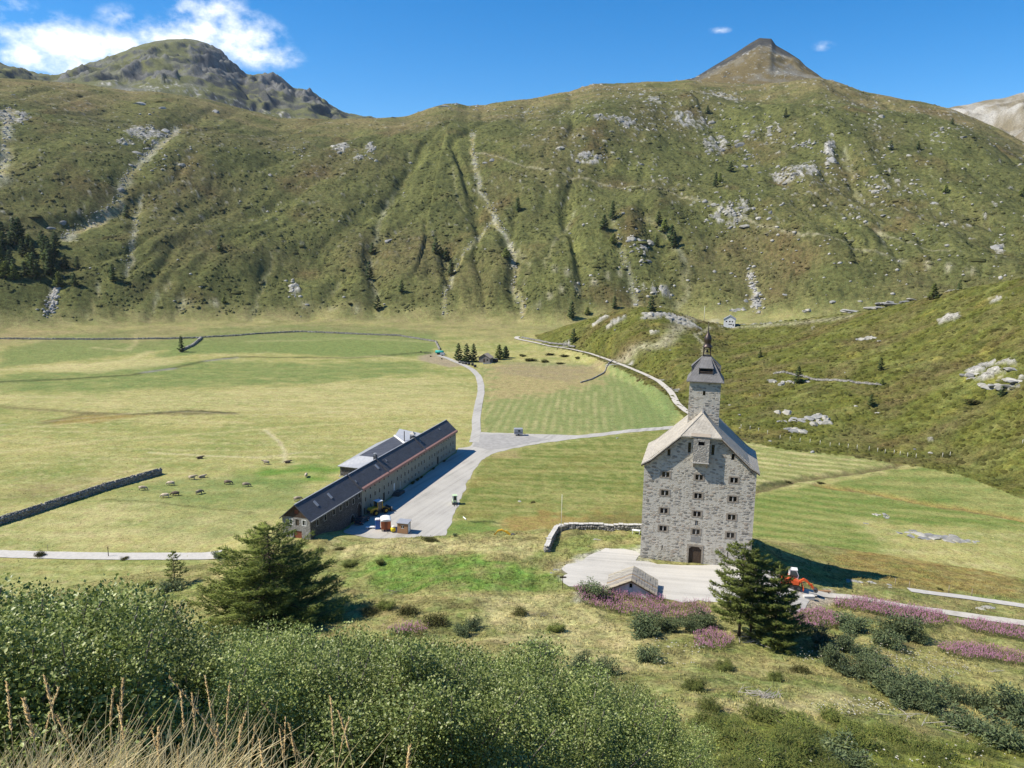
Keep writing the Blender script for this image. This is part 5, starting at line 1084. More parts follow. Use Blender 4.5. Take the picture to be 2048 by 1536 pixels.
# ------------------------------------------------------------------ vegetation builders
def leaf_mat(name, cols, rough=.5, spec=.3, trans=.0):
    def fn(b, P, v):
        ge = b.n('ShaderNodeNewGeometry'); oi = b.n('ShaderNodeObjectInfo')
        c = b.ramp(ge.outputs['Random Per Island'], [(i / max(1, len(cols) - 1), x) for i, x in enumerate(cols)])
        hs = b.n('ShaderNodeHueSaturation'); b.put(hs.inputs['Value'], b.math('ADD', .75, b.math('MULTIPLY', oi.outputs['Random'], .5))); b.L.new(c, hs.inputs['Color'])
        b.L.new(hs.outputs[0], P.inputs['Base Color']); P.inputs['Roughness'].default_value = rough; P.inputs['Specular IOR Level'].default_value = spec
        if trans:
            tr = b.n('ShaderNodeBsdfTranslucent'); b.L.new(hs.outputs[0], tr.inputs['Color']); mx = b.n('ShaderNodeMixShader'); mx.inputs[0].default_value = trans
            out = [n for n in b.N if n.type == 'OUTPUT_MATERIAL'][0]; b.L.new(P.outputs[0], mx.inputs[1]); b.L.new(tr.outputs[0], mx.inputs[2]); b.L.new(mx.outputs[0], out.inputs['Surface'])
    return material(name, fn=fn)
M_larch = leaf_mat('larch_needles', [(.095, .128, .034), (.155, .20, .05), (.22, .27, .068), (.29, .33, .09)], .7, .15, .35)
M_spruce = leaf_mat('spruce_needles', [(.028, .048, .018), (.042, .070, .024), (.062, .092, .030)], .75, .15)
M_alder = leaf_mat('alder_leaves', [(.075, .112, .028), (.16, .215, .052), (.25, .31, .085), (.40, .44, .17)], .42, .45, .3)
M_willow = leaf_mat('willow_leaves', [(.055, .08, .036), (.08, .11, .05), (.11, .145, .062), (.15, .175, .075)], .6, .25, .12)
M_juniper = leaf_mat('juniper_sprays', [(.06, .09, .022), (.10, .13, .03), (.145, .17, .042), (.18, .18, .052)], .7, .15)
M_heather = leaf_mat('dwarf_shrub_leaves', [(.05, .058, .02), (.075, .083, .027), (.11, .11, .035), (.115, .085, .035)], .8, .1)
M_bark = material('larch_bark', (.085, .065, .05), .95, nscale=3, namp=.4)
M_stem = material('grey_alder_stem', (.17, .155, .13), .9, nscale=4, namp=.3)
M_twig = material('bleached_twig', (.36, .33, .29), .9, nscale=5, namp=.2)
M_straw = leaf_mat('dry_grass', [(.72, .56, .27), (.80, .67, .37), (.84, .74, .46), (.52, .48, .17)], .7, .2, .35)
M_seed = leaf_mat('grass_seed_heads', [(.46, .31, .14), (.58, .43, .21), (.64, .53, .32)], .8, .1, .2)
M_fwl = leaf_mat('fireweed_leaves', [(.05, .075, .022), (.08, .11, .03), (.12, .13, .04), (.10, .07, .04)], .7, .15)
M_fwf = leaf_mat('fireweed_flowers', [(.34, .12, .26), (.42, .17, .33), (.45, .25, .36), (.28, .14, .18), (.18, .13, .09)], .7, .1, .15)
M_umbel = leaf_mat('white_umbels', [(.62, .60, .48), (.5, .47, .33), (.62, .62, .56)], .8, .1)

def spikes(O, Dn, Ln, Rd, n=3):
    """thin n-sided cones: base points O, unit directions Dn, lengths, radii -> (V, F)"""
    O = np.asarray(O, float); Dn = np.asarray(Dn, float); Ln = np.asarray(Ln)[:, None]; Rd = np.asarray(Rd)[:, None]
    ref = np.where(np.abs(Dn[:, 2:3]) > .9, np.array([[1., 0, 0]]), np.array([[0, 0, 1.]])); A = np.cross(Dn, ref); A /= np.linalg.norm(A, axis=1, keepdims=True) + 1e-9; B = np.cross(Dn, A)
    N_ = len(O); V = np.empty((N_, n + 1, 3))
    for k in range(n):
        t_ = 2 * pi * k / n; V[:, k] = O + Dn * Ln * .12 + (A * cos(t_) + B * sin(t_)) * Rd
    V[:, n] = O + Dn * Ln
    b = (np.arange(N_) * (n + 1))[:, None]; F_ = np.concatenate([np.concatenate([b + k, b + (k + 1) % n, b + n], 1) for k in range(n)], 0)
    return V.reshape(-1, 3), F_
def cards(O, U, W_, Ln, Wd, fold=.25):
    """leaf-shaped faces: base O, axis U (unit), side W_ (unit)"""
    O = np.asarray(O); nrm = np.cross(U, W_); Ln = np.asarray(Ln)[:, None]; Wd = np.asarray(Wd)[:, None]
    V = np.stack([O, O + U * Ln * .45 + W_ * Wd * .5 + nrm * Wd * fold, O + U * Ln, O + U * Ln * .45 - W_ * Wd * .5 + nrm * Wd * fold], 1)
    b = (np.arange(len(O)) * 4)[:, None]; return V.reshape(-1, 3), np.concatenate([np.concatenate([b, b + 1, b + 2], 1), np.concatenate([b, b + 2, b + 3], 1)], 0)
def unit(v): return v / (np.linalg.norm(v, axis=-1, keepdims=True) + 1e-9)

def larch(h, wid, seed, nbr, per, label, trunk_r=.25, low=.12, droop=.18, shape=1.0, sl=.55, sr=.055, lean=0.0, mat=None, name='larch_tree', cat='tree', group=None, stems=1, flat=1.0):
    """open conifer: trunk(s), boughs, and needle-clad shoots that point out and up"""
    rs = np.random.RandomState(seed); T = thing(name, label, cat, group=group)
    tr = MB(); O, D_, L_, R_ = [], [], [], []; bm_ = MB()
    for s_ in range(stems):
        off = np.array([0., 0.]) if s_ == 0 else rs.uniform(-1, 1, 2) * wid * .16; hh = h if s_ == 0 else h * rs.uniform(.6, .85)
        k = np.linspace(0, 1, 8); tx_ = off[0] * np.sqrt(k) + lean * k * k * hh; ty_ = off[1] * np.sqrt(k)
        tr.tube([(a, b, c) for a, b, c in zip(tx_, ty_, k * hh)], [max(.02, trunk_r * (1 - .93 * q)) * (1 if s_ == 0 else .7) for q in k], 7)
        for i in range(nbr if s_ == 0 else nbr // 2):
            q = low + (1 - low) * (i + rs.rand() * .9) / (nbr if s_ == 0 else nbr // 2); q = min(q, .985)
            az = i * 2.399 + rs.uniform(-.5, .5); ext = wid / 2 * ((1 - q) ** shape) * rs.uniform(.6, 1.12) * (1 if q > low + .08 else .85) + .25
            z0 = q * hh; x0 = np.interp(q, k, tx_); y0 = np.interp(q, k, ty_); n = max(4, int(ext / .32)); u = np.linspace(0, 1, n)
            bx = x0 + cos(az) * ext * u; by = y0 + sin(az) * ext * u * flat; bz = z0 + ext * (-.10 * u - droop * u * (1 - u) * 2 + .20 * u ** 2.2) + rs.uniform(-.05, .2) * ext * u
            bm_.tube(list(zip(bx, by, bz)), [max(.012, trunk_r * .32 * (1 - q * .6) * (1 - .9 * w_)) for w_ in u], 4)
            m = int(per * max(.35, ext / (wid / 2)))
            uu = rs.rand(m) ** .75 * .97 + .03; px = np.interp(uu, u, bx); py = np.interp(uu, u, by); pz = np.interp(uu, u, bz)
            side = rs.choice([-1, 1], m) * rs.uniform(.35, 1.25, m); sp_ = ext * .34 * (1 - uu * .75) * rs.rand(m)
            dx = cos(az) * np.cos(side) - sin(az) * np.sin(side); dy = sin(az) * np.cos(side) + cos(az) * np.sin(side)
            up_ = rs.uniform(-.15, .75, m); d = unit(np.stack([dx, dy, up_], 1))
            O.append(np.stack([px + dx * sp_, py + dy * sp_, pz - .15 * sp_ + rs.uniform(-.08, .08, m)], 1)); D_.append(d); ln = sl * rs.uniform(.55, 1.3, m) * (1.1 - .4 * q); L_.append(ln); R_.append(sr * rs.uniform(.7, 1.3, m))
        m = 26; O.append(np.stack([np.full(m, tx_[-1]), np.full(m, ty_[-1]), hh * rs.uniform(.9, 1.0, m)], 1)); a_ = rs.rand(m) * 2 * pi; D_.append(unit(np.stack([np.cos(a_) * .45, np.sin(a_) * .45, np.ones(m) * 1.0], 1))); L_.append(sl * rs.uniform(.5, 1.0, m)); R_.append(np.full(m, sr))
    tr.build('trunk', M_bark, T, smooth=True); bm_.build('branches', M_bark, T)
    V_, F_ = spikes(np.concatenate(O), np.concatenate(D_), np.concatenate(L_), np.concatenate(R_))
    link('crown', np_mesh('crown', V_, None, F_), mat or M_larch, T); return T
def set_on(o, p, sink=.1, rot=0.0, sc=1.0):
    o.location = (p[0], p[1], p[2] - sink); o.rotation_euler = (0, 0, rot); o.scale = (sc,) * 3 if not isinstance(sc, tuple) else sc; return o

def shrub(name, h, w, nleaf, ll, lw, seed, mat, label, cat, stemmat=M_stem, nst=9, lobes=9, narrow=False, parts=('stems', 'leaves')):
    rs = np.random.RandomState(seed); T = thing(name, label, cat); st = MB(); C_ = []; R_ = []
    for i in range(nst):
        a_ = 2 * pi * i / nst + rs.uniform(-.4, .4); e = w / 2 * rs.uniform(.25, .85); hh = h * rs.uniform(.6, .97) * (1 - .25 * (e / (w / 2)) ** 2); k = np.linspace(0, 1, 6); wob = rs.uniform(-.1, .1, (6, 2)) * w * .25
        P = [(cos(a_) * e * q ** 1.4 + wob[j, 0] * q, sin(a_) * e * q ** 1.4 + wob[j, 1] * q, hh * q) for j, q in enumerate(k)]; st.tube(P, [max(.008, .03 * h / 3 * (1 - .75 * q)) for q in k], 5)
        for q in (.45, .7, .92):
            p = np.array([np.interp(q, k, [c[j] for c in P]) for j in range(3)]); C_.append(p + rs.uniform(-.12, .12, 3) * w * .3); R_.append(w * .145 * rs.uniform(.7, 1.2) * (1.15 - .3 * q))
    C_ = np.array(C_); R_ = np.array(R_); wgt = R_ ** 2 / (R_ ** 2).sum(); n = nleaf; j = rs.choice(len(C_), n, p=wgt)
    d = unit(rs.normal(size=(n, 3))); rad = R_[j] * (rs.rand(n) ** .35) * rs.uniform(.85, 1.25, n); P = C_[j] + d * rad[:, None] * np.array([1, 1, .9]); P[:, 2] = np.maximum(P[:, 2], .05 + .1 * rs.rand(n))
    u = unit(d * .7 + rs.normal(size=(n, 3)) * .6 + np.array([0, 0, .25])); nr = unit(d * .5 + np.array([0, 0, .9]) + rs.normal(size=(n, 3)) * .45); s_ = unit(np.cross(nr, u))
    if narrow: V_, F_ = spikes(P, u, ll * rs.uniform(.6, 1.3, n), np.full(n, lw))
    else: k_ = rs.uniform(.55, 1.35, n); V_, F_ = cards(P, u, s_, ll * k_, lw * k_ * rs.uniform(.8, 1.15, n))
    st.build(parts[0], stemmat, T); link(parts[1], np_mesh(parts[1], V_, None, F_), mat, T); return T

# --- the big larch, the three by the fireweed, the small one
t_ = larch(13.4, 20.5, 21, 96, 420, 'broad dark larch standing in front of the barracks gable', .34, .05, .10, .48, .62, .058, stems=3); set_on(t_, pix(543, 1243, 40), .2)
t_ = larch(12.4, 9.2, 31, 60, 300, 'tallest larch of the clump on the right, pale and open', .2, .2, .05, .30, .48, .055); set_on(t_, pix(1478, 1272, 40), .2)
t_ = larch(11.4, 8.6, 32, 54, 260, 'slender middle larch of the clump on the right', .17, .22, .05, .30, .48, .055); set_on(t_, pix(1500, 1278, 40), .2, 1.1)
t_ = larch(10.4, 7.6, 33, 66, 210, 'darkest larch of the clump, nearest the orange digger', .2, .05, .1, .48, .5, .06, stems=2); set_on(t_, pix(1548, 1288, 40), .2, 2.0)
t_ = larch(6.2, 5.2, 41, 40, 80, 'small lone larch below the valley road', .12, .26, .2, .8, .42, .045); set_on(t_, pix(350, 1172, 40), .1)
for k, (u, v, hgt, lab) in enumerate([(1655, 1143, 1.6, 'tiny fir sapling at the end of the hospice shadow'), (1557, 1118, 1.8, 'fir sapling nearest the hospice corner in shade')]):
    t_ = larch(hgt, hgt * .8, 45 + k, 14, 14, lab, .04, .1, .1, .9, .22, .03, name='fir_sapling', mat=M_spruce); set_on(t_, pix(u, v, 40), .05)

# --- green alder thicket in front
alders = [note(shrub('alder_shrub', 3.5, 3.1, 26000, .043, .034, 60 + k, M_alder, 'x', 'shrub', nst=11)) for k in range(4)]
rs = np.random.RandomState(5); spots = []
def alder_line(u):                                   # top edge of the thicket in the photo
    return np.interp(u, [-150, 0, 100, 228, 250, 300, 400, 560, 700, 900, 1050, 1200, 1290, 1360, 1420, 1500], [1165, 1150, 1138, 1142, 1180, 1218, 1228, 1250, 1248, 1272, 1290, 1318, 1345, 1420, 1490, 1560])
ROW = [(2, np.arange(-160, 1000, 56), 9.0), (1, np.arange(-130, 1180, 58), 11.5), (1, np.arange(-150, 1300, 66), 14.0), (0, np.arange(430, 1400, 66), 18.5), (0, np.arange(820, 1400, 80), 24.0)]
na = 0
for ri, (_, us, rr) in enumerate(ROW):
    for u in us:
        u = u + rs.uniform(-18, 18); r = rr * rs.uniform(.9, 1.1); th = az_te(u, 1300)[0]; x, y = r * sin(th), r * cos(th); g0 = G(x, y)
        hw_ = 1.25 / r * FPX; yl = max(alder_line(u + q_ * hw_) for q_ in (0, .3, .6)) if u < 480 else alder_line(u); te = az_te(u, yl + rs.uniform(-10, 44) - (34 if u < 200 else 8))[1]; topz = H + te * r
        hgt = topz - g0
        if hgt < .7: continue
        hgt = min(hgt, 4.4 + .6 * rs.rand()) * rs.uniform(.93, 1.03)
        src = alders[na % 4]; s = hgt / 3.5; sw = min(max(s, .55) * rs.uniform(.95, 1.2), 1.25)
        o = src if na < 4 else copy_tree(src); na += 1
        side = 'left' if u < 450 else ('middle' if u < 950 else 'right'); dp = 'front' if ri < 2 else 'back'
        tag(o, f'leafy green alder in the {dp} rows of the thicket, {side} stretch', 'shrub', f'alders of the thicket, {side} {dp}')
        o.location = (x, y, g0 - .1); o.rotation_euler = (0, 0, rs.uniform(0, 6.28)); o.scale = (sw, sw, s)
print('alders', na)

# --- dry grass on the verge at the lower left
def grass_verge():
    rs = np.random.RandomState(9); n = 9000
    th = np.radians(rs.uniform(-42, -3, n * 2)); r = rs.uniform(1.9, 4.6, n * 2); u = 1024 + FPX * np.tan(th)
    keep = rs.rand(n * 2) < np.clip(1.1 - (u + 60) / 620, .05, 1) * np.where(r > 3.6, .6, 1); th, r = th[keep][:n], r[keep][:n]; n = len(th)
    x, y = r * np.sin(th), r * np.cos(th); z = hz(x, y); h = rs.uniform(.12, .46, n) * np.interp(r, [1.9, 3, 4.6], [.55, 1.0, 1.0]); az = rs.rand(n) * 6.28; bend = h * rs.uniform(.1, 1.1, n) ** 1.2; w = rs.uniform(.0022, .0055, n)
    V = []; K = 4
    for k in range(K + 1):
        q = k / K; px = x + np.cos(az) * bend * q * q; py = y + np.sin(az) * bend * q * q; pz = z + h * q * (1 - .12 * q); ww = w * (1 - q * .85)
        V.append(np.stack([px - np.sin(az + .8) * ww, py + np.cos(az + .8) * ww, pz], 1)); V.append(np.stack([px + np.sin(az + .8) * ww, py - np.cos(az + .8) * ww, pz], 1))
    V = np.stack(V, 1); b = (np.arange(n) * (2 * K + 2))[:, None]
    F_ = np.concatenate([np.concatenate([b + 2 * k, b + 2 * k + 1, b + 2 * k + 3, b + 2 * k + 2], 1) for k in range(K)], 0)
    tag(link('dry_grass', np_mesh('dry_grass', V.reshape(-1, 3), F_), M_straw), 'pale dry grass along the near verge at lower left', 'grass', kind='stuff')
    # flowering stalks one can pick out
    protos = []
    for k in range(5):
        hh = (.72, .86, .62, .95, .55)[k]; T = thing('grass_stalk', 'x', 'grass'); m = MB(); bend = (.06, .2, .1, .32, .04)[k]
        P = [(bend * q * q, 0, hh * q) for q in np.linspace(0, 1, 7)]; m.tube(P, [.0022, .002, .0018, .0016, .0014, .0012, .001], 4); m.build('stem', M_straw, T)
        ns = 90 if k != 3 else 130; q = rs.uniform(.74 if k != 3 else .5, 1.0, ns); a_ = rs.rand(ns) * 6.28; O = np.stack([bend * q * q, 0 * q, hh * q], 1); D_ = unit(np.stack([np.cos(a_) * .5 + .2, np.sin(a_) * .5, np.full(ns, .9)], 1))
        V_, F_ = spikes(O, D_, rs.uniform(.010, .022, ns), rs.uniform(.0016, .0032, ns)); link('seed_head', np_mesh('seed_head', V_, None, F_), M_seed, T); protos.append(note(T))
    used = [False] * 5
    for i, (u, v, k, rr) in enumerate([(10, 1372, 0, 3.1), (40, 1360, 1, 3.4), (115, 1362, 2, 3.0), (200, 1368, 0, 3.6), (222, 1378, 2, 3.2), (305, 1440, 4, 3.0), (322, 1438, 0, 3.2), (365, 1385, 0, 3.1), (388, 1402, 2, 3.0), (432, 1375, 1, 3.2), (436, 1372, 0, 3.4), (448, 1425, 2, 3.1), (465, 1440, 4, 3.0), (478, 1330, 3, 3.0), (500, 1385, 3, 3.0), (560, 1462, 1, 3.1), (572, 1470, 2, 3.0),
                                       (635, 1385, 3, 3.2), (655, 1395, 1, 3.0), (668, 1400, 0, 3.2), (600, 1440, 0, 3.0), (530, 1478, 4, 2.9), (420, 1450, 4, 3.0), (250, 1410, 0, 3.2), (160, 1395, 2, 3.3), (75, 1385, 4, 3.0), (345, 1460, 2, 2.9), (490, 1450, 0, 3.1), (720, 1425, 2, 3.2), (800, 1480, 4, 3.1)]):
        p = atr(u, v, rr); g0 = G(p[0], p[1]); T = protos[k] if not used[k] else copy_tree(protos[k]); used[k] = True; hh = (.72, .86, .62, .95, .55)[k]
        tag(T, 'tall dry grass stalk with a feathery seed head on the near verge', 'grass', 'seeding grass stalks on the verge'); s = max(.6, min(1.6, (p[2] - g0) / hh)); T.location = (p[0], p[1], g0 - .02); T.rotation_euler = (0, 0, (3.4 if k == 3 else rs.uniform(0, 6.28))); T.scale = (s, s, s)
grass_verge()

# --- shrubs of the slope below the hospice
sh = [note(shrub('willow_shrub', 1.5, 2.6, 2600, .17, .06, 81, M_willow, 'x', 'shrub', nst=8)), note(shrub('willow_shrub', 1.2, 2.2, 2200, .16, .055, 82, M_willow, 'x', 'shrub', nst=8)),
      note(shrub('juniper_shrub', .8, 2.4, 2600, .22, .022, 83, M_juniper, 'x', 'shrub', nst=10, narrow=True, parts=('stems', 'sprays'))), note(shrub('juniper_shrub', .6, 2.8, 2400, .20, .022, 84, M_juniper, 'x', 'shrub', nst=10, narrow=True, parts=('stems', 'sprays'))), note(shrub('heather_mound', .55, 2.6, 2600, .13, .05, 85, M_heather, 'x', 'shrub', nst=10, parts=('twigs', 'leaves')))]
SHR = [(1185, 1195, 0, 1.5, 'rounded bush left of the little slab-roofed hut'), (1290, 1268, 0, 1.5, 'willow bush below the hut, left of two'), (1335, 1262, 0, 1.3, 'willow bush below the hut, right of two'), (1293, 1322, 1, 1.25, 'dark lone bush lower down below the hut'), (1382, 1262, 0, 1.3, 'bush just left of the larch clump'), (1410, 1250, 1, 1.2, 'small bush touching the larch clump on its left'),
       (1078, 1306, 1, 1.1, 'bush at the upper edge of the thicket, centre'), (1112, 1262, 2, 1.2, 'low dark bush in the dry grass above the thicket'), (945, 1258, 1, 1.0, 'pair of low bushes in mid slope, right one'), (925, 1272, 1, 1.1, 'pair of low bushes in mid slope, left one'), (815, 1228, 4, 1.7, 'broad heather mound, upper one'), (870, 1248, 4, 1.7, 'broad heather mound, lower one'), (740, 1225, 4, 1.4, 'heather mound right of the broad larch'), (1040, 1228, 4, 1.2, 'heather mound with a bare patch'), (770, 1218, 2, 1.2, 'low juniper beside the upper heather mound'),
       (1160, 1340, 1, 1.4, 'grey-green bush touching the right end of the thicket'), (1210, 1348, 1, 1.2, 'bush beyond the right end of the thicket'), (1700, 1262, 0, 1.5, 'rounded bush in front of the fireweed bank'), (1640, 1290, 0, 1.5, 'bush right of the larch clump'), (1690, 1300, 0, 1.2, 'second bush right of the larch clump'), (1800, 1275, 0, 1.7, 'large bush in the middle of the fireweed'), (1770, 1290, 1, 1.5, 'bush left of the large one in the fireweed'), (1835, 1285, 1, 1.3, 'bush right of the large one in the fireweed'),
       (1740, 1320, 1, 1.3, 'low bush in the white flowers'), (1660, 1332, 0, 1.3, 'topmost bush of the diagonal row on the right slope'), (1700, 1350, 1, 1.5, 'second bush of the diagonal row'), (1745, 1362, 0, 1.5, 'third bush of the diagonal row'), (1780, 1388, 0, 1.7, 'fourth bush of the diagonal row'), (1800, 1410, 0, 1.6, 'fifth bush of the diagonal row'), (1845, 1400, 0, 1.6, 'sixth bush of the diagonal row'), (1860, 1425, 0, 1.4, 'seventh bush of the diagonal row'), (1900, 1395, 1, 1.4, 'dark round bush right of the row'), (1960, 1420, 1, 1.5, 'bush between the row and the right edge'),
       (1930, 1460, 1, 1.5, 'bush near the lower right corner'), (2030, 1440, 0, 1.8, 'tall bush at the right edge'), (2000, 1490, 1, 1.6, 'bush in the lower right corner'), (340, 1182, 1, 1.3, 'low bush at the foot of the small larch'), (300, 1170, 2, .9, 'juniper left of the small larch'), (435, 1115, 0, 1.2, 'bush at the end of the valley road'), (460, 1120, 1, 1.0, 'second bush at the end of the valley road'), (860, 1082, 4, 1.4, 'heather mound at the edge of the yard'), (910, 1073, 1, .6, 'small bush beside the wooden cabin'), (640, 1102, 4, 1.2, 'heather mound by the barracks corner'), (680, 1100, 4, 1.0, 'heather mound below the barracks'), (700, 1132, 2, 1.2, 'low juniper right of the broad larch'), (760, 1128, 2, 1.0, 'low juniper in the fresh green'), (620, 1128, 2, 1.0, 'juniper hidden behind the larch top'),
       (1520, 1440, 3, 1.6, 'sprawling juniper below the brush pile'), (1600, 1470, 3, 1.8, 'sprawling juniper at the lower right'), (1700, 1490, 3, 1.8, 'wide juniper mat at the bottom right'), (1480, 1500, 3, 1.7, 'juniper mat next to the thicket corner'), (1660, 1440, 3, 1.4, 'juniper right of the brush pile'), (1420, 1420, 3, 1.3, 'juniper mat left of the brush pile'), (1390, 1380, 2, 1.1, 'dark juniper beyond the thicket corner'), (1780, 1480, 3, 1.6, 'juniper under the bleached branches'), (1570, 1520, 2, 1.7, 'juniper at the bottom edge'), (1680, 1530, 1, 1.5, 'dark bush at the bottom edge'), (1850, 1510, 3, 1.8, 'juniper mat near the bottom right corner'), (80, 1112, 4, 1.3, 'heather mound beside the valley road at far left'), (250, 1118, 4, .8, 'heather mound beside the road post'), (1880, 1180, 4, .6, 'heather tuft between the two roads'), (1600, 1345, 4, 1.2, 'heather mound below the larch clump'), (1550, 1360, 2, 1.0, 'juniper below the larch clump'), (1450, 1340, 2, 1.1, 'juniper beside the pink flowers')]
used = set()
for i, (u, v, k, s, lab) in enumerate(SHR):
    p = pix(u, v, 30); o = sh[k] if k not in used else copy_tree(sh[k]); used.add(k); rs_ = random.Random(i)
    s = s * (1.3 if k < 2 and v > 1180 else 1.0); tag(o, lab, 'shrub', 'shrubs on the slope'); set_on(o, p, .05, rs_.uniform(0, 6), (s * rs_.uniform(.75, 1.5), s * rs_.uniform(.7, 1.3), s * rs_.uniform(.7, 1.0)))

mats = np.random.RandomState(23); mp_ = W2([(1400, 1440), (1560, 1432), (1760, 1448), (1960, 1475), (2060, 1495), (2060, 1545), (1380, 1545), (1370, 1490)], None, 30); mq = np.array(mp_); n_m = 0
while n_m < 34:
    q_ = mats.uniform(mq.min(0), mq.max(0))
    if not inpoly(q_[0], q_[1], mp_): continue
    o = copy_tree(sh[3 if n_m % 3 else 2]); s = mats.uniform(.8, 1.5); tag(o, 'low lime-green juniper mat on the slope at the bottom right', 'shrub', 'juniper mats at the bottom right'); set_on(o, (q_[0], q_[1], G(*q_)), .05, mats.uniform(0, 6.28), (s * mats.uniform(.8, 1.4), s, s * mats.uniform(.45, .75))); n_m += 1
# --- fireweed
def fireweed():
    rs = np.random.RandomState(17); PT = []
    for pts, n in [([(1145, 1180), (1200, 1178), (1260, 1195), (1330, 1198), (1330, 1225), (1290, 1238), (1200, 1222), (1160, 1205)], 1100), ([(1330, 1215), (1420, 1205), (1420, 1240), (1340, 1245), (1290, 1240)], 450), ([(1580, 1235), (1640, 1222), (1690, 1238), (1680, 1258), (1600, 1262)], 600), ([(1665, 1205), (1720, 1200), (1800, 1215), (1880, 1228), (1900, 1250), (1850, 1255), (1760, 1235), (1670, 1220)], 1500), ([(1900, 1248), (1960, 1245), (2048, 1262), (2100, 1280), (2048, 1285), (1940, 1265)], 800),
                   ([(1870, 1300), (1920, 1292), (2048, 1312), (2100, 1320), (2048, 1332), (1920, 1322)], 800), ([(1385, 1275), (1430, 1265), (1470, 1290), (1440, 1305), (1390, 1300)], 350), ([(760, 1265), (830, 1255), (860, 1268), (800, 1275)], 160)]:
        P = np.array(W2(pts, None, 30)); lo, hi = P.min(0), P.max(0); q = rs.uniform(lo, hi, (n * 5, 2)); PT.append(q[inpoly(q[:, 0], q[:, 1], [tuple(p) for p in P])][:int(n * 1.35)])
    P = np.concatenate(PT); n = len(P); z = hz(P[:, 0], P[:, 1]); h = rs.uniform(.6, 1.25, n); up_ = unit(np.stack([rs.normal(0, .12, n) + .05, rs.normal(0, .12, n), np.ones(n)], 1)); O = np.stack([P[:, 0], P[:, 1], z - .02], 1)
    V1, F1 = spikes(O, up_, h, np.full(n, .012)); m = 4; j = np.repeat(np.arange(n), m); q = rs.uniform(.1, .7, n * m); a_ = rs.rand(n * m) * 6.28
    D_ = unit(np.stack([np.cos(a_), np.sin(a_), rs.uniform(.1, .8, n * m)], 1)); V2, F2 = spikes(O[j] + up_[j] * (h[j] * q)[:, None], D_, rs.uniform(.12, .22, n * m), np.full(n * m, .03))
    m = 5; j = np.repeat(np.arange(n), m); q = rs.uniform(.66, .98, n * m); a_ = rs.rand(n * m) * 6.28; D_ = unit(np.stack([np.cos(a_) * .6, np.sin(a_) * .6, rs.uniform(.5, 1, n * m)], 1)); V3, F3 = spikes(O[j] + up_[j] * (h[j] * q)[:, None], D_, rs.uniform(.07, .14, n * m), np.full(n * m, .032))
    V_ = np.concatenate([V1, V2, V3]); F_ = np.concatenate([F1, F2 + len(V1), F3 + len(V1) + len(V2)]); me = np_mesh('fireweed', V_, None, F_); me.materials.append(M_fwl); me.materials.append(M_fwf)
    me.polygons.foreach_set('material_index', np.concatenate([np.zeros(len(F1) + len(F2), np.int32), np.ones(len(F3), np.int32)])); tag(link('fireweed', me), 'banks of pink fireweed round the hut and along the lane', 'flowers', kind='stuff')
    PT = []
    for pts, n in [([(1700, 1290), (1800, 1300), (1900, 1310), (1960, 1340), (1880, 1370), (1760, 1340)], 220), ([(1620, 1415), (1760, 1405), (1790, 1430), (1640, 1440)], 110), ([(1300, 1280), (1420, 1290), (1380, 1340), (1310, 1340)], 60), ([(1580, 1300), (1700, 1290), (1700, 1330), (1600, 1330)], 70), ([(1500, 1500), (2000, 1490), (2040, 1530), (1500, 1535)], 60)]:
        P = np.array(W2(pts, None, 30)); lo, hi = P.min(0), P.max(0); q = rs.uniform(lo, hi, (n * 5, 2)); PT.append(q[inpoly(q[:, 0], q[:, 1], [tuple(p) for p in P])][:n])
    P = np.concatenate(PT); n = len(P); z = hz(P[:, 0], P[:, 1]) + rs.uniform(.3, .7, n); k = 6; r = rs.uniform(.05, .10, n); V_ = np.stack([np.stack([P[:, 0] + r * cos(2 * pi * i / k), P[:, 1] + r * sin(2 * pi * i / k), z + .02 * sin(i * 2.1)], 1) for i in range(k)] + [np.stack([P[:, 0], P[:, 1], z - .12], 1)], 1)
    b = (np.arange(n) * (k + 1))[:, None]; F_ = np.concatenate([np.concatenate([b, b + i, b + i + 1], 1) for i in range(1, k - 1)] + [np.concatenate([b + i, b + (i + 1) % k, b + k], 1) for i in range(k)], 0)
    tag(link('white_umbels', np_mesh('white_umbels', V_.reshape(-1, 3), None, F_), M_umbel), 'white umbel flowers scattered over the right slope', 'flowers', kind='stuff')
fireweed()

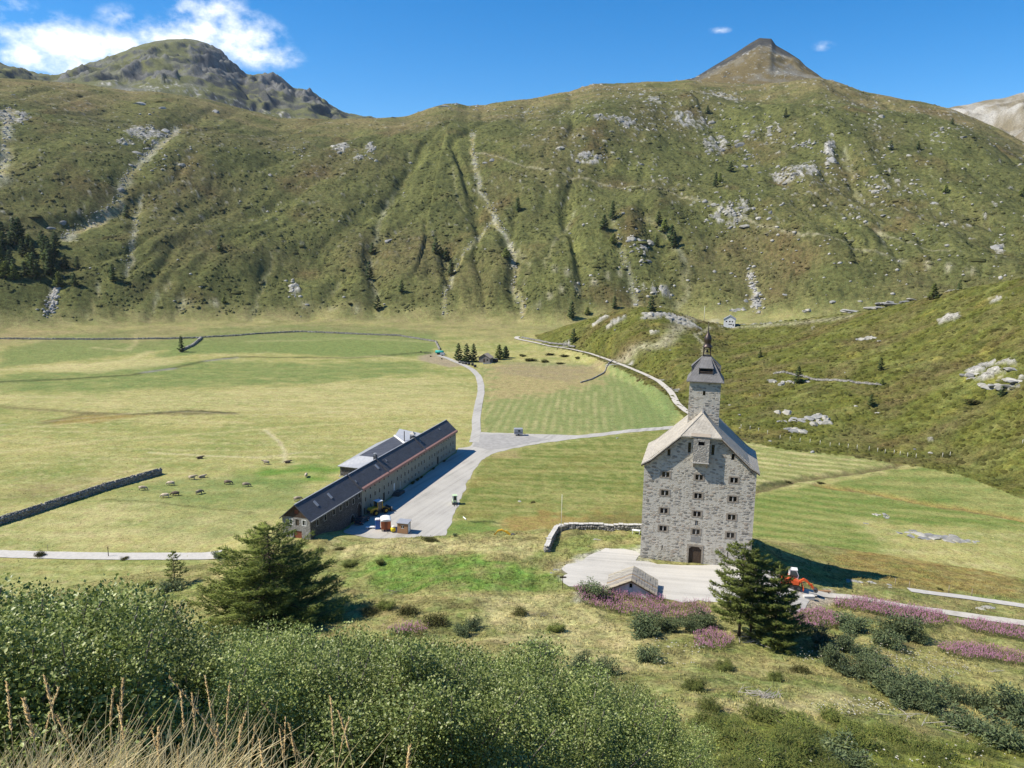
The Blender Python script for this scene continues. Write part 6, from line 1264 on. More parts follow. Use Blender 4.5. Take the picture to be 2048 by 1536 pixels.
# --- tussocks and dwarf shrub that give the ground its nap; colour is that of the ground they grow on
def cover_at(x, y):
    th = np.arctan2(x, y); r = np.hypot(x, y); i = np.clip(np.searchsorted(TH, th), 0, NT - 1); j = np.clip(np.searchsorted(RR, r), 0, NR - 1); return C[i, j], i, j
def nap_fn(b, P, v):
    at = b.n('ShaderNodeAttribute', attribute_name='cover'); b.L.new(at.outputs['Color'], P.inputs['Base Color']); P.inputs['Roughness'].default_value = .95; P.inputs['Specular IOR Level'].default_value = .05
M_nap = material('tussock_material', fn=nap_fn)
def nap(name, label, cat, x, y, hgt, rad, tint, n=4, seed=1, kindf='tuft'):
    rs = np.random.RandomState(seed); N_ = len(x); z = hz(x, y); c, i, j = cover_at(x, y)
    if kindf == 'tuft':                                # tuft of blades: n slim cones leaning outwards
        jj = np.repeat(np.arange(N_), n); a_ = rs.rand(N_ * n) * 6.28; l = rs.uniform(.2, .9, N_ * n); D_ = unit(np.stack([np.cos(a_) * l, np.sin(a_) * l, np.ones(N_ * n)], 1)); O = np.stack([x[jj] + np.cos(a_) * rad[jj] * .3, y[jj] + np.sin(a_) * rad[jj] * .3, z[jj] - .03], 1)
        V_, F_ = spikes(O, D_, hgt[jj] * rs.uniform(.6, 1.2, N_ * n), rad[jj] * .22); vc = np.repeat(c[jj] * (tint[jj] * rs.uniform(.8, 1.25, N_ * n))[:, None], 4, 0)
    else:                                              # little mound: irregular 5-sided dome
        k = 5; a0 = rs.rand(N_) * 6.28; ring1 = []; ring2 = []
        for q in range(k):
            a_ = a0 + 2 * pi * q / k; r1 = rad * rs.uniform(.75, 1.25, N_); ring1.append(np.stack([x + np.cos(a_) * r1, y + np.sin(a_) * r1, z - .15 * rad - .2], 1)); ring2.append(np.stack([x + np.cos(a_ + .5) * r1 * .72, y + np.sin(a_ + .5) * r1 * .72, z + hgt * rs.uniform(.5, .95, N_)], 1))
        V_ = np.stack(ring1 + ring2 + [np.stack([x + rs.normal(0, .1, N_) * rad, y + rs.normal(0, .1, N_) * rad, z + hgt * 1.05], 1)], 1); b = (np.arange(N_) * 11)[:, None]
        F_ = np.concatenate([np.concatenate([b + q, b + (q + 1) % k, b + 5 + q], 1) for q in range(k)] + [np.concatenate([b + (q + 1) % k, b + 5 + (q + 1) % k, b + 5 + q], 1) for q in range(k)] + [np.concatenate([b + 5 + q, b + 5 + (q + 1) % k, b + 10], 1) for q in range(k)], 0); V_ = V_.reshape(-1, 3); vc = np.repeat(c * tint[:, None], 11, 0)
    me = np_mesh(name, V_, None, F_); a = me.color_attributes.new('cover', 'FLOAT_COLOR', 'POINT'); a.data.foreach_set('color', np.concatenate([np.clip(vc, .004, 1), np.ones((len(vc), 1))], 1).astype(np.float32).ravel())
    return tag(link(name, me, M_nap), label, cat, kind='stuff')
def scatter(n, th0, th1, r0, r1, seed, ok, pw=1.0):
    rs = np.random.RandomState(seed); th = np.radians(rs.uniform(th0, th1, n)); r = r0 + (r1 - r0) * rs.rand(n) ** pw; x, y = r * np.sin(th), r * np.cos(th); c, i, j = cover_at(x, y); k = ok(i, j, x, y, rs); return x[k], y[k], rs
COURTP = W2(COURT); 
lanes = [np.array(W2(q, None, 60)) for q in ([(1600, 1186), (1700, 1195), (1800, 1213), (1960, 1236), (2150, 1262)], [(1818, 1181), (1920, 1194), (2048, 1213), (2130, 1226)], [(-90, 1104), (100, 1111), (330, 1113), (520, 1106)])]
hosp = [tow(-1, -1)[:2], tow(18.3, -1)[:2], tow(18.3, 14)[:2], tow(-1, 14)[:2]]
def ok_f(i, j, x, y, rs):
    k = isF[i, j] & ~inpoly(x, y, COURTP) & ~inpoly(x, y, yard_w) & ~inpoly(x, y, hosp)
    for P in lanes: k &= polydist(x, y, [tuple(p) for p in P]) > 2.0
    return k & (rs.rand(len(x)) < np.clip(.62 + .9 * fbm(x / 4, y / 3, 3, 601), .1, 1))
x, y, rs = scatter(62000, -36, 36, 40, 158, 71, ok_f, .75)
nap('grass_tussocks', 'rough grass tussocks on the near slope', 'grass', x, y, rs.uniform(.10, .42, len(x)) * (1 + .5 * np.clip(fbm(x / 6, y / 6, 2, 603), -1, 1)), rs.uniform(.16, .36, len(x)), rs.uniform(.62, 1.45, len(x)), 3, 72)
def ok_k(i, j, x, y, rs): return isK[i, j] & (MK[i, j, 1] < .4) & (rs.rand(len(x)) < np.clip(.35 + 1.2 * fbm(x / 9, y / 5, 3, 605), .03, 1))
x, y, rs = scatter(26000, -1, 36, 225, 470, 73, ok_k)
nap('knoll_heath', 'low heath shrubs covering the knoll', 'heath', x, y, rs.uniform(.12, .5, len(x)), rs.uniform(.4, 1.2, len(x)), rs.uniform(.45, 1.1, len(x)), seed=74, kindf='dome')
def ok_h(i, j, x, y, rs): return (hs[i, j] > .5) & (MK[i, j, 1] < .4) & (GULm[i, j] < .3) & (rs.rand(len(x)) < np.clip(.35 + 1.3 * fbm(x / 24, y / 30, 4, 607), .03, 1) * np.clip(1.25 - t[i, j], .25, 1))
x, y, rs = scatter(46000, -36, 36, 575, 1190, 75, ok_h)
nap('hillside_heath', 'dark dwarf shrubs mottling the far hillside', 'heath', x, y, rs.uniform(.2, .9, len(x)), rs.lognormal(.1, .45, len(x)), rs.uniform(.55, 1.05, len(x)), seed=76, kindf='dome')
def ok_p(i, j, x, y, rs): return valley[i, j] & ~inpoly(x, y, yard_w) & (rs.rand(len(x)) < np.clip(.4 + 1.1 * fbm(x / 12, y / 6, 3, 609), .05, 1))
x, y, rs = scatter(26000, -36, 36, 150, 420, 77, ok_p, .8)
nap('meadow_grass', 'uneven grass clumps on the valley meadows', 'grass', x, y, rs.uniform(.07, .24, len(x)), rs.uniform(.3, .8, len(x)), rs.uniform(.5, 1.4, len(x)), 3, 78)
# ------------------------------------------------------------------ rocks
M_rock = material('pale_gneiss', (.32, .31, .27), .92, nscale=.9, namp=.35, bump=.12, bscale=1.6, rand=.18)
M_rockd = material('grey_gneiss', (.235, .235, .225), .92, nscale=.9, namp=.4, bump=.12, bscale=1.6, rand=.2)
def rock_mesh(seed, sub=2, flat=.6, name='boulder', rough=.28):
    rs = np.random.RandomState(seed); bm = bmesh.new(); bmesh.ops.create_icosphere(bm, subdivisions=sub, radius=1.0); pl = [(unit(rs.normal(size=3)), rs.uniform(.5, .92)) for _ in range(9)]
    for v in bm.verts:
        p = np.array(v.co); p = p * (1 + rough * float(fbm(np.array([p[0] * 1.3 + seed]), np.array([p[1] * 1.3 + p[2] * 2.1]), 3, seed % 20)[0]))
        for n_, d_ in pl:
            e = p @ n_ - d_
            if e > 0: p = p - n_ * e * .9
        v.co = (p[0], p[1], p[2] * flat)
    me = bpy.data.meshes.new(name); bm.to_mesh(me); bm.free(); return me
RM = []
for k in range(10):
    me = rock_mesh(200 + k, 2, (.55, .7, .45, .6, .8)[k % 5]); me.materials.append(M_rock if k % 3 else M_rockd); RM.append(me)
nrock = 0
def boulder(p, s, label, group='boulders on the slopes', name='boulder', k=None, sink=.25, rz=None, par=None):
    global nrock
    rr = random.Random(nrock * 7 + 1); me = RM[rr.randrange(10) if k is None else k]; o = link(name, me, None, par); nrock += 1
    o.location = (p[0], p[1], p[2] - sink * (s[2] if isinstance(s, tuple) else s) * .5); o.rotation_euler = (rr.uniform(-.2, .2), rr.uniform(-.2, .2), rr.uniform(0, 6.28) if rz is None else rz); o.scale = s if isinstance(s, tuple) else (s * rr.uniform(.8, 1.3), s * rr.uniform(.7, 1.1), s * rr.uniform(.7, 1.1))
    if par is None: tag(o, label, 'rock', group)
    return o
def outcrop(label, px, pieces, rmin=180, group=None):
    """a crag of several slabs; pieces are (du, dv, half-width px, height factor)"""
    p0 = pix(*px, rmin); T = thing('rock_outcrop', label, 'rock', (p0[0], p0[1], p0[2])); q = hypot(p0[0], p0[1]) / FPX * 1.06
    for i, (du, dv, w, hf) in enumerate(pieces):
        rr = random.Random(i * 13 + int(px[0]))
        for k in range(5):
            f = (.62, .5, .42, .36, .3)[k]; a_ = rr.uniform(0, 6.28); e = 0 if k == 0 else rr.uniform(.35, .8); p = pix(px[0] + du + cos(a_) * e * w, px[1] + dv + sin(a_) * e * w * .22, rmin)
            if hypot(p[0] - p0[0], p[1] - p0[1]) > 60: continue
            p = p - p0; me = RM[rr.choice((0, 2, 3, 5, 7, 8))]; o = link('slab', me, None, T); s = w * q * f; o.scale = (s * rr.uniform(.8, 1.3), s * rr.uniform(.6, .95), s * min(hf * 1.5, 1.0) * rr.uniform(.7, 1.1)); o.location = (p[0], p[1], p[2] - o.scale[2] * .22); o.rotation_euler = (rr.uniform(-.12, .2), rr.uniform(-.1, .22), rr.uniform(-1.5, 1.5))
    return T
outcrop('large split pale outcrop at the foot of the knoll behind the hospice', (1615, 845), [(-40, -20, 26, .7), (-25, -5, 24, .8), (-45, -2, 16, .6), (-20, 16, 26, .6), (5, -10, 24, .9), (25, -12, 30, 1.0), (42, -3, 26, .9), (14, 2, 22, .7), (-38, 12, 14, .6)])
outcrop('pale broken ledge beside a small fir, middle of the knoll', (1560, 764), [(-14, -2, 14, .8), (4, 2, 16, .8), (20, 0, 14, .7), (58, -1, 10, .4)])
outcrop('wide bare crag at the right edge of the knoll', (1985, 760), [(-45, -12, 20, .6), (-35, -5, 16, .6), (-10, 12, 22, .4), (20, 14, 26, .4), (45, 0, 24, .4), (35, -22, 18, .35)])
outcrop('rounded white boulder group high on the knoll', (1735, 678), [(-10, 0, 14, .8), (5, -2, 16, .7), (22, 4, 6, .8)])
outcrop('big pale boulder just behind the white house', (1475, 618), [(-6, 2, 14, .9), (8, 0, 14, 1.0)])
outcrop('squarish boulder right of the white house', (1617, 620), [(0, 0, 14, .6), (-4, 2, 9, .6)])
outcrop('long pale ledges along the knoll crest at right', (1780, 612), [(-70, 10, 30, .2), (-30, 2, 34, .22), (10, -4, 36, .25), (50, -10, 40, .25), (95, -18, 40, .25), (140, -25, 40, .22), (60, 6, 22, .2)])
outcrop('pale rock dome on the rounded end of the knoll', (1305, 628), [(0, 0, 22, .6), (-12, 8, 10, .5), (35, 4, 16, .7), (50, 8, 20, .8), (60, 18, 14, .6)])
outcrop('weathered ledge in the meadow right of the hospice', (1870, 1074), [(-58, -10, 24, .16), (-30, -4, 34, .2), (0, 0, 34, .22), (35, 4, 34, .25), (62, 8, 20, .2), (80, 10, 12, .2)], 100)
outcrop('dark boulder group on the meadow hump', (1762, 1029), [(-8, 0, 12, .8), (8, 1, 12, .7), (15, 6, 10, .5), (-28, 18, 7, .4)], 100)
outcrop('half-buried boulder between the two roads on the right', (1970, 1216), [(0, 0, 20, .6), (16, 0, 9, .7)], 60)
outcrop('two pale boulders in a line beside the lane', (1727, 1165), [(-18, -1, 20, .45), (12, 0, 12, .8)], 60)
outcrop('small pale boulder next to the roadside posts', (1780, 1170), [(0, 0, 8, 1.0), (-2, 5, 8, .5)], 60)
outcrop('low grey stones beside the signpost', (1112, 1140), [(0, 0, 9, .6), (-8, 6, 7, .5), (12, -6, 6, .4), (5, 12, 5, .4)], 60)
outcrop('flat slabs lying in the walled garden', (1190, 1078), [(0, 0, 8, .3), (8, 2, 6, .4), (-14, 14, 4, .4)], 60)
outcrop('heap of stones beside the rear wing of the barracks', (686, 950), [(0, 0, 8, .8), (10, 4, 9, .7), (20, 6, 8, .6), (-6, 3, 5, .8)], 100)
for i, (u, v, s) in enumerate([(1040, 1003, .8), (1580, 930, .5), (1235, 876, .6), (1140, 876, .7), (1065, 880, .5), (1860, 905, .9), (1830, 898, .7), (1755, 826, 1.2), (1478, 830, .9), (1460, 810, .7), (1520, 790, .5), (1690, 745, .6), (1340, 700, .7), (1230, 660, .8), (1625, 905, 1.0), (1480, 856, .6), (1540, 882, .8), (1712, 812, .7)]):
    boulder(pix(u, v, 100), s, 'small pale boulder lying in the heath or meadow', 'lone small boulders')
rs = random.Random(77)
cand = []
for u, v, ru, rv, am in ROCKS:
    for k in range(int(12 + am * ru * rv / 30)): cand.append((u + rs.gauss(0, .55) * ru, v + rs.gauss(0, .6) * rv, am))
for k in range(2200):
    u = rs.uniform(0, 2048); v = rs.uniform(210, 620); w = .25 if u < 1150 else 1.0
    if rs.random() < w * (.8 if u > 1250 and v < 480 else .45): cand.append((u, v, .3))
big = []; small = []
for u, v, am in cand:
    if not (0 < u < 2048): continue
    p = pix(u, v, 420); r = hypot(p[0], p[1])
    if r < 560 or r > 1450: continue
    s = min(rs.lognormvariate(-.35, .62) * (1.55 if am > .4 else 1.05), 5.5); (big if s > 2.0 else small).append((p, s))
big.sort(key=lambda q: -q[1] / hypot(q[0][0], q[0][1]))
for p, s in big[:250]: boulder(p, s, 'pale boulder among the heath of the far hillside', 'boulders on the far hillside', sink=.6)
small += [(p, s) for p, s in big[250:]]
for i, (u, v, w) in enumerate([(275, 305, 14), (262, 330, 10), (240, 380, 10), (330, 262, 12), (310, 285, 10), (100, 455, 10), (125, 445, 9), (745, 297, 9), (722, 312, 8), (780, 480, 15), (820, 326, 6), (985, 320, 9), (970, 325, 7), (1443, 272, 12), (1480, 290, 14), (1470, 335, 9), (1662, 300, 10), (1670, 325, 8), (680, 305, 8), (540, 350, 8), (1520, 345, 8), (280, 206, 16), (325, 217, 9), (430, 224, 12), (1690, 358, 7), (890, 212, 16)]):
    p = pix(u, v, 420); s_ = w / FPX * hypot(p[0], p[1]) * .8; o = boulder(p, (s_ * 1.1, s_ * .8, s_ * .95), 'large dark crag jutting from the far hillside', 'dark crags of the far hillside', 'crag', (0, 3, 6, 9)[i % 4], .5)
def stones(name, pts, label, seed, mat, cat='stones', tag_=True, par=None):
    rs = np.random.RandomState(seed); bm = bmesh.new(); bmesh.ops.create_icosphere(bm, subdivisions=1, radius=1.0); bv = np.array([v.co for v in bm.verts]); bf = np.array([[v.index for v in f.verts] for f in bm.faces]); bm.free()
    n = len(pts); V = np.zeros((n, len(bv), 3)); 
    for i, (p, s) in enumerate(pts):
        q = bv * rs.uniform(.65, 1.25, (len(bv), 1)); a_ = rs.rand() * 6.28; sc = (s if isinstance(s, (tuple, list)) else (s * rs.uniform(.8, 1.4), s * rs.uniform(.7, 1.1), s * rs.uniform(.5, .9)))
        q = q * np.array(sc); q = np.stack([q[:, 0] * cos(a_) - q[:, 1] * sin(a_), q[:, 0] * sin(a_) + q[:, 1] * cos(a_), q[:, 2]], 1) if not isinstance(s, (tuple, list)) else q; V[i] = q + np.array(p)
    F_ = (bf[None] + (np.arange(n) * len(bv))[:, None, None]).reshape(-1, 3); o = link(name, np_mesh(name, V.reshape(-1, 3), None, F_), mat, par); o['kind'] = 'stuff'
    if tag_: tag(o, label, cat)
    return o
def isl_fn(cols):
    def fn(b, P, v):
        ge = b.n('ShaderNodeNewGeometry'); c = b.ramp(ge.outputs['Random Per Island'], [(i / (len(cols) - 1), x) for i, x in enumerate(cols)]); c = b.mix(b.math('MULTIPLY', b.noise(v, 1.3, 4, .6), .5), c, (.10, .10, .09)); b.L.new(c, P.inputs['Base Color']); P.inputs['Roughness'].default_value = .92; P.inputs['Specular IOR Level'].default_value = .1
    return fn
M_scree = material('scree_stones', fn=isl_fn([(.26, .255, .24), (.42, .41, .375), (.54, .52, .47), (.34, .325, .29)]))
M_drystone = material('dry_wall_stones', fn=isl_fn([(.16, .155, .145), (.28, .27, .25), (.40, .385, .35), (.22, .21, .19)]))
stones('scattered_rocks', small, 'small pale rocks strewn over the far hillside', 5, M_scree)
# streams of rock in the gullies
pts = []; rs2 = np.random.RandomState(8)
for gi, n, s in ((0, 230, .8), (1, 330, .8), (2, 70, .6), (11, 160, 1.1), (18, 90, 1.4), (4, 90, .7), (21, 90, 1.2), (7, 60, .8)):
    P = np.array([pix(u, v, 420) for u, v in GUL[gi][0]]); L_ = np.concatenate([[0], np.cumsum(np.hypot(*np.diff(P[:, :2], axis=0).T))]); q = rs2.uniform(0, L_[-1], n); x = np.interp(q, L_, P[:, 0]) + rs2.normal(0, min(GUL[gi][1], 6) * .3, n); y = np.interp(q, L_, P[:, 1]) + rs2.normal(0, 4, n)
    pts += [((a, b, float(c) + .1), float(s * rs2.uniform(.4, 1.4))) for a, b, c in zip(x, y, hz(x, y))]
stones('gully_rocks', pts, 'pale rocks filling the stream gullies of the far hillside', 6, M_scree)

# ------------------------------------------------------------------ dry stone walls
def drywall(pts, h, w, label, ss, z=None, rmin=100, step=None, name='dry_stone_wall', coping=None, group=None):
    P = np.array(W2(pts, z, rmin)); L_ = np.concatenate([[0], np.cumsum(np.hypot(*np.diff(P, axis=0).T))]); T = thing(name, label, 'wall', (P[0][0], P[0][1], G(*P[0])), 0, group); o0 = np.array(T.location)
    rs = np.random.RandomState(int(P[0][0]) & 255); q = 0.0; pt = []; nc = max(1, int(h / (ss * .62)))
    while q < L_[-1]:
        x = np.interp(q, L_, P[:, 0]); y = np.interp(q, L_, P[:, 1]); x2 = np.interp(q + .5, L_, P[:, 0]); y2 = np.interp(q + .5, L_, P[:, 1]); d = np.array([x2 - x, y2 - y]); d /= np.hypot(*d) + 1e-9; nx, ny = -d[1], d[0]; g0 = G(x, y)
        for c in range(nc):
            for sd in ((-.28, .28) if w > .5 else (0,)):
                k = rs.uniform(.8, 1.25); pt.append((np.array([x + nx * sd * w + rs.normal(0, .03), y + ny * sd * w + rs.normal(0, .03), g0 + ss * .55 * (c + .5) + rs.normal(0, .03)]) - o0, ss * k))
        if rs.rand() < .9: pt.append((np.array([x, y, g0 + h + rs.normal(0, .04)]) - o0, (ss * .62, max(w * .55, ss * .5), ss * .34)))
        q += ss * 1.25
    rs.shuffle(pt) if False else None
    stones('wall_stones', pt, '', int(abs(P[0][1])) & 255, M_drystone, tag_=False, par=T)
    # the wall's core, so that no light shows between the stones
    m = MB(); n = max(2, int(L_[-1] / 3)); qs = np.linspace(0, L_[-1], n + 1)
    for a_, b_ in zip(qs[:-1], qs[1:]):
        A_ = np.array([np.interp(a_, L_, P[:, k]) for k in (0, 1)]); B_ = np.array([np.interp(b_, L_, P[:, k]) for k in (0, 1)]); d = (B_ - A_) / (np.hypot(*(B_ - A_)) + 1e-9); nn = np.array([-d[1], d[0]]) * w * .3; za, zb = G(*A_), G(*B_)
        m.add([(*(A_ - nn), za - .3), (*(B_ - nn), zb - .3), (*(B_ + nn), zb - .3), (*(A_ + nn), za - .3), (*(A_ - nn), za + h * .9), (*(B_ - nn), zb + h * .9), (*(B_ + nn), zb + h * .9), (*(A_ + nn), za + h * .9)], [(4, 5, 6, 7), (0, 1, 5, 4), (2, 3, 7, 6), (0, 4, 7, 3), (1, 2, 6, 5)])
    m.v = [tuple(np.array(p) - o0) for p in m.v]; m.build('wall_core', M_stoneC, T)
    if coping:
        q = .3; k = 0
        while q < L_[-1]:
            x = np.interp(q, L_, P[:, 0]); y = np.interp(q, L_, P[:, 1]); x2 = np.interp(q + .3, L_, P[:, 0]); y2 = np.interp(q + .3, L_, P[:, 1]); a_ = atan2(y2 - y, x2 - x); b = MB(); b.box(-.42, .42, -w * .58, w * .58, -.05, .06 + .03 * rs.rand())
            o = b.build('coping_slab', coping, T, bevel=.02); o.location = (x - o0[0], y - o0[1], G(x, y) + h + .06 - o0[2]); o.rotation_euler = (rs.normal(0, .03), rs.normal(0, .03), a_); q += .9; k += 1
    return T
drywall([(-60, 1068), (0, 1049), (60, 1030), (120, 1010), (180, 990), (210, 980), (260, 966), (322, 948)], 1.7, .8, 'long grey dry-stone wall crossing the pasture at left', .42, 0.0)
M_cop = material('pale_coping_stone', (.50, .48, .44), .9, nscale=2, namp=.2)
drywall([(1093, 1106), (1099, 1088), (1106, 1074), (1113, 1062), (1118, 1058), (1150, 1059), (1200, 1060), (1240, 1061), (1284, 1062)], 1.0, .7, 'right-angled garden wall with pale coping left of the hospice', .34, 10.0, coping=M_cop)
drywall([(-40, 678), (100, 679), (250, 679), (400, 676), (520, 668), (600, 664), (700, 668), (800, 672), (872, 684), (880, 700)], .8, .5, 'long thin wall along the foot of the far hillside', .75, None, 300)
drywall([(362, 703), (385, 692), (403, 677)], 1.1, .8, 'short wall branching off towards the hillside at left', .8, None, 300)
drywall([(1548, 748), (1600, 752), (1680, 762), (1764, 771)], .6, .6, 'low pale wall running across the knoll below two firs', .5, None, 200)
drywall([(1162, 763), (1185, 756), (1205, 746), (1226, 732)], .5, .4, 'short wall climbing from the mown meadow to the track', .4, 0.5)
drywall([(1045, 676), (1080, 682), (1110, 687), (1150, 694)], .7, .7, 'stone bank along the far bend of the knoll track', .8, None, 250)
# ------------------------------------------------------------------ trees on the far slopes
tr_p = [note(larch(7.5, 4.2, 301, 26, 60, 'x', .16, .06, .15, .8, .9, .17, mat=M_spruce, name='conifer')), note(larch(8.5, 3.8, 302, 28, 56, 'x', .16, .08, .15, .85, .9, .17, mat=M_spruce, name='conifer')), note(larch(6.0, 4.6, 303, 24, 60, 'x', .16, .08, .1, .75, .9, .17, name='conifer'))]
FT = [(441, 503, 1, 'lone conifer on the open hillside, left of centre'), (155, 537, .8, 'conifer apart from the wooded dell, to its right'), (130, 537, 1.1, 'conifer at the right edge of the wooded dell'), (118, 575, 1.2, 'lowest conifer below the wooded dell'), (149, 570, .9, 'conifer right of the lowest one below the dell'), (226, 562, .9, 'conifer beside the rocky gully at left'), (253, 434, 1.0, 'conifer in the stream gully at left'), (448, 606, .6, 'small conifer low on the hillside, left'),
      (1036, 423, 1.1, 'lone conifer with a clear shadow, middle of the hillside'), (1225, 440, 1.2, 'upper of two conifers above the white scar'), (1208, 458, 1.2, 'lower of two conifers above the white scar'), (1227, 488, 1.0, 'conifer in the gully left of the white scar'), (745, 508, 1.0, 'conifer on the left rib below the crag'), (739, 560, 1.1, 'conifer in the shady gully, centre left'), (872, 507, 1.1, 'leftmost of the trio above the farm'), (882, 512, 1.0, 'middle of the trio above the farm'), (893, 522, 1.1, 'lowest of the trio above the farm'), (903, 551, 1.1, 'conifer below the trio above the farm'),
      (1317, 449, 1.1, 'topmost conifer of the row right of the white scar'), (1329, 463, 1.2, 'second conifer of the row right of the white scar'), (1343, 484, 1.2, 'third conifer of the row right of the white scar'), (1348, 496, 1.1, 'fourth conifer of the row right of the white scar'), (1313, 493, .8, 'conifer between the row and the white scar'), (1012, 515, 1.0, 'dark conifer beside the central stream'), (803, 585, .8, 'conifer on the rib above the meadow corner'), (755, 620, 1.0, 'conifer at the bottom of the shady gully'), (1143, 637, 1.1, 'conifer left of the rounded knoll end'), (1175, 629, .7, 'small conifer at the rounded knoll end'),
      (1303, 623, .9, 'conifer on top of the rounded knoll'), (1229, 617, .8, 'conifer behind the rounded knoll'), (1147, 684, .7, 'bushy conifer on the near side of the rounded knoll'), (1866, 598, 1.1, 'conifer standing on the knoll crest at right'), (1761, 741, .62, 'fir in the middle of the knoll, upper of two'), (1596, 766, .85, 'fir beside the pale ledge on the knoll'), (1520, 715, .45, 'small fir just right of the bell turret'), (1764, 770, .4, 'fir at the end of the low wall, lower of two'), (1742, 812, .5, 'thin fir below the low wall'), (1919, 580, .5, 'small fir behind the knoll crest at right'), (2003, 792, .5, 'thin fir below the crag at the right edge'),
      (1439, 364, 1.0, 'left one of the conifers under the dark crag'), (1461, 344, 1.0, 'upper conifer under the dark crag'), (1431, 374, 1.0, 'lower conifer under the dark crag'), (1781, 300, .9, 'lone conifer high on the right slope'), (1891, 385, .8, 'conifer far right on the slope'), (1415, 227, .8, 'conifer near the crest, left of the peak'), (1571, 235, .8, 'conifer near the crest below the peak'), (1836, 299, .7, 'conifer right of the high lone one'), (2044, 393, .9, 'conifer at the right edge of the hillside'), (1904, 250, .6, 'tiny conifer by the right skyline'), (363, 704, .7, 'round bushy tree at the corner of the pasture wall')]
used = set()
def put_conifer(i, u, v, s, lab, rmin=180, grp='scattered conifers'):
    k = (0, 1, 0, 2)[i % 4]; p = pix(u, v, rmin); o = tr_p[k] if k not in used else copy_tree(tr_p[k]); used.add(k); rr = random.Random(i); s = s * (1.0 if hypot(p[0], p[1]) < 420 else 1.45 * max(1.0, hypot(p[0], p[1]) / 850)); tag(o, lab, 'tree', grp); set_on(o, p, .3, rr.uniform(0, 6), (s * rr.uniform(.85, 1.2), s * rr.uniform(.85, 1.2), s * rr.uniform(.85, 1.1)))
for i, (u, v, s, lab) in enumerate(FT): put_conifer(i, u, v, s, lab)
rr = random.Random(4)
for i in range(46):
    u = rr.uniform(-30, 112); v = 462 + rr.random() * 95 + max(0, u) * .1
    if u > 60 and v < 485: v += 30
    put_conifer(i, u, v, rr.uniform(.8, 1.5), 'dark conifer crowded in the wooded dell at the far left', 420, 'conifers of the wooded dell')
for i, (u, v, hgt, lab) in enumerate([(917, 722, 9.6, 'leftmost spruce of three beside the farm hut'), (933, 724, 9.8, 'middle spruce of three beside the farm hut'), (947, 723, 9.6, 'right spruce of three, against the farm hut'), (998, 719, 8.2, 'taller spruce right of the farm hut'), (1011, 716, 6.6, 'shorter spruce right of the farm hut')]):
    t_ = larch(hgt, 4.8, 320 + i, 38, 110, lab, .2, .05, .15, .75, .85, .13, mat=M_spruce if i != 3 else None, name='spruce_tree'); set_on(t_, pix(u, v, 250), .2)
bs = note(shrub('bush', 1.6, 3.2, 900, .42, .22, 340, M_heather, 'x', 'shrub', nst=7)); first = True
for i, (u, v, s, lab) in enumerate([(1060, 722, 2.0, 'low bush strip behind the farm, left end'), (1090, 724, 1.8, 'low bush strip behind the farm, middle'), (1130, 713, 1.6, 'low bush below the bend of the track'), (1155, 716, 1.2, 'low bush right of the strip behind the farm'), (1120, 728, 1.3, 'low bush at the edge of the mown meadow'), (1045, 712, 1.5, 'low bush near the shorter spruce'), (1100, 710, 1.6, 'low bush just under the track'), (1450, 690, 1.0, 'bush left of the bell turret on the knoll'), (1690, 870, .6, 'dark bush on the lower knoll'), (1950, 806, 1.6, 'dark low bush patch at right on the knoll'), (1700, 790, .6, 'small dark bush in the middle of the knoll'), (1640, 966, .6, 'round bush at the ditch junction in the meadow'), (1066, 1005, .5, 'small bush in the brown strip of meadow'), (1575, 964, .7, 'bush on the ditch nearer the hospice'), (700, 608, 1.5, 'bush at the foot of the shady gully'), (690, 580, 1.6, 'bush above the meadow corner'), (1050, 610, 1.2, 'bush at the stream mouth')]):
    o = bs if first else copy_tree(bs); first = False; tag(o, lab, 'shrub', 'low bushes beyond the barracks'); set_on(o, pix(u, v, 150), .15, i * 1.7, (s * 1.3, s * 1.0, s * .42))
for i, (a_, c_, s, lab) in enumerate([(47.5, -.9, .62, 'left end of the shrub border under the barracks windows'), (50.5, -.9, .6, 'middle of the shrub border under the barracks windows'), (53.0, -.9, .5, 'right end of the shrub border under the barracks windows'), (61.5, -.8, .5, 'shrub by the far barracks gate, left'), (69.5, -.8, .5, 'shrub by the far barracks gate, right')]):
    q = BA + bdir * a_ + bn * c_; o = copy_tree(bs); tag(o, lab, 'shrub', 'shrubs along the barracks'); set_on(o, (q[0], q[1], 0.0), .05, BYAW, (s * 1.1, s * .45, s * .7))
# ------------------------------------------------------------------ paints for the small things
M_orange = material('orange_red_paint', (.62, .10, .025), .45, nscale=3, namp=.15)
M_wagon = material('rusty_orange_boards', (.42, .13, .055), .7, nscale=3, namp=.3, stretch=(4, 4, .3))
M_yellow = material('worn_yellow_paint', (.58, .34, .03), .5, nscale=3, namp=.2)
M_yel2 = material('bright_yellow_plastic', (.70, .55, .02), .5, nscale=3, namp=.1)
M_blue = material('blue_plastic', (.03, .12, .42), .45, nscale=2, namp=.1)
M_green = material('pale_green_paint', (.46, .60, .36), .5, nscale=2, namp=.15)
M_teal = material('turquoise_paint', (.02, .34, .30), .5, nscale=2, namp=.15)
M_tyre = material('black_rubber', (.018, .018, .018), .85, nscale=6, namp=.3)
M_steel = material('dark_steel', (.10, .10, .105), .55, .5, nscale=4, namp=.3)
M_cglass = material('cab_glass', (.03, .045, .05), .08, spec=.6)
M_car = material('dark_blue_car_paint', (.02, .03, .055), .2, .2, spec=.6)
M_cabw = material('cabin_timber', (.33, .19, .10), .75, nscale=3, namp=.3, stretch=(.4, .4, 5))
M_hide = material('brown_cow_hide', (.46, .38, .28), .85, nscale=1.2, namp=.5, rand=.45)
M_hided = material('dark_cow_hide', (.15, .115, .085), .85, nscale=1.2, namp=.4, rand=.3)
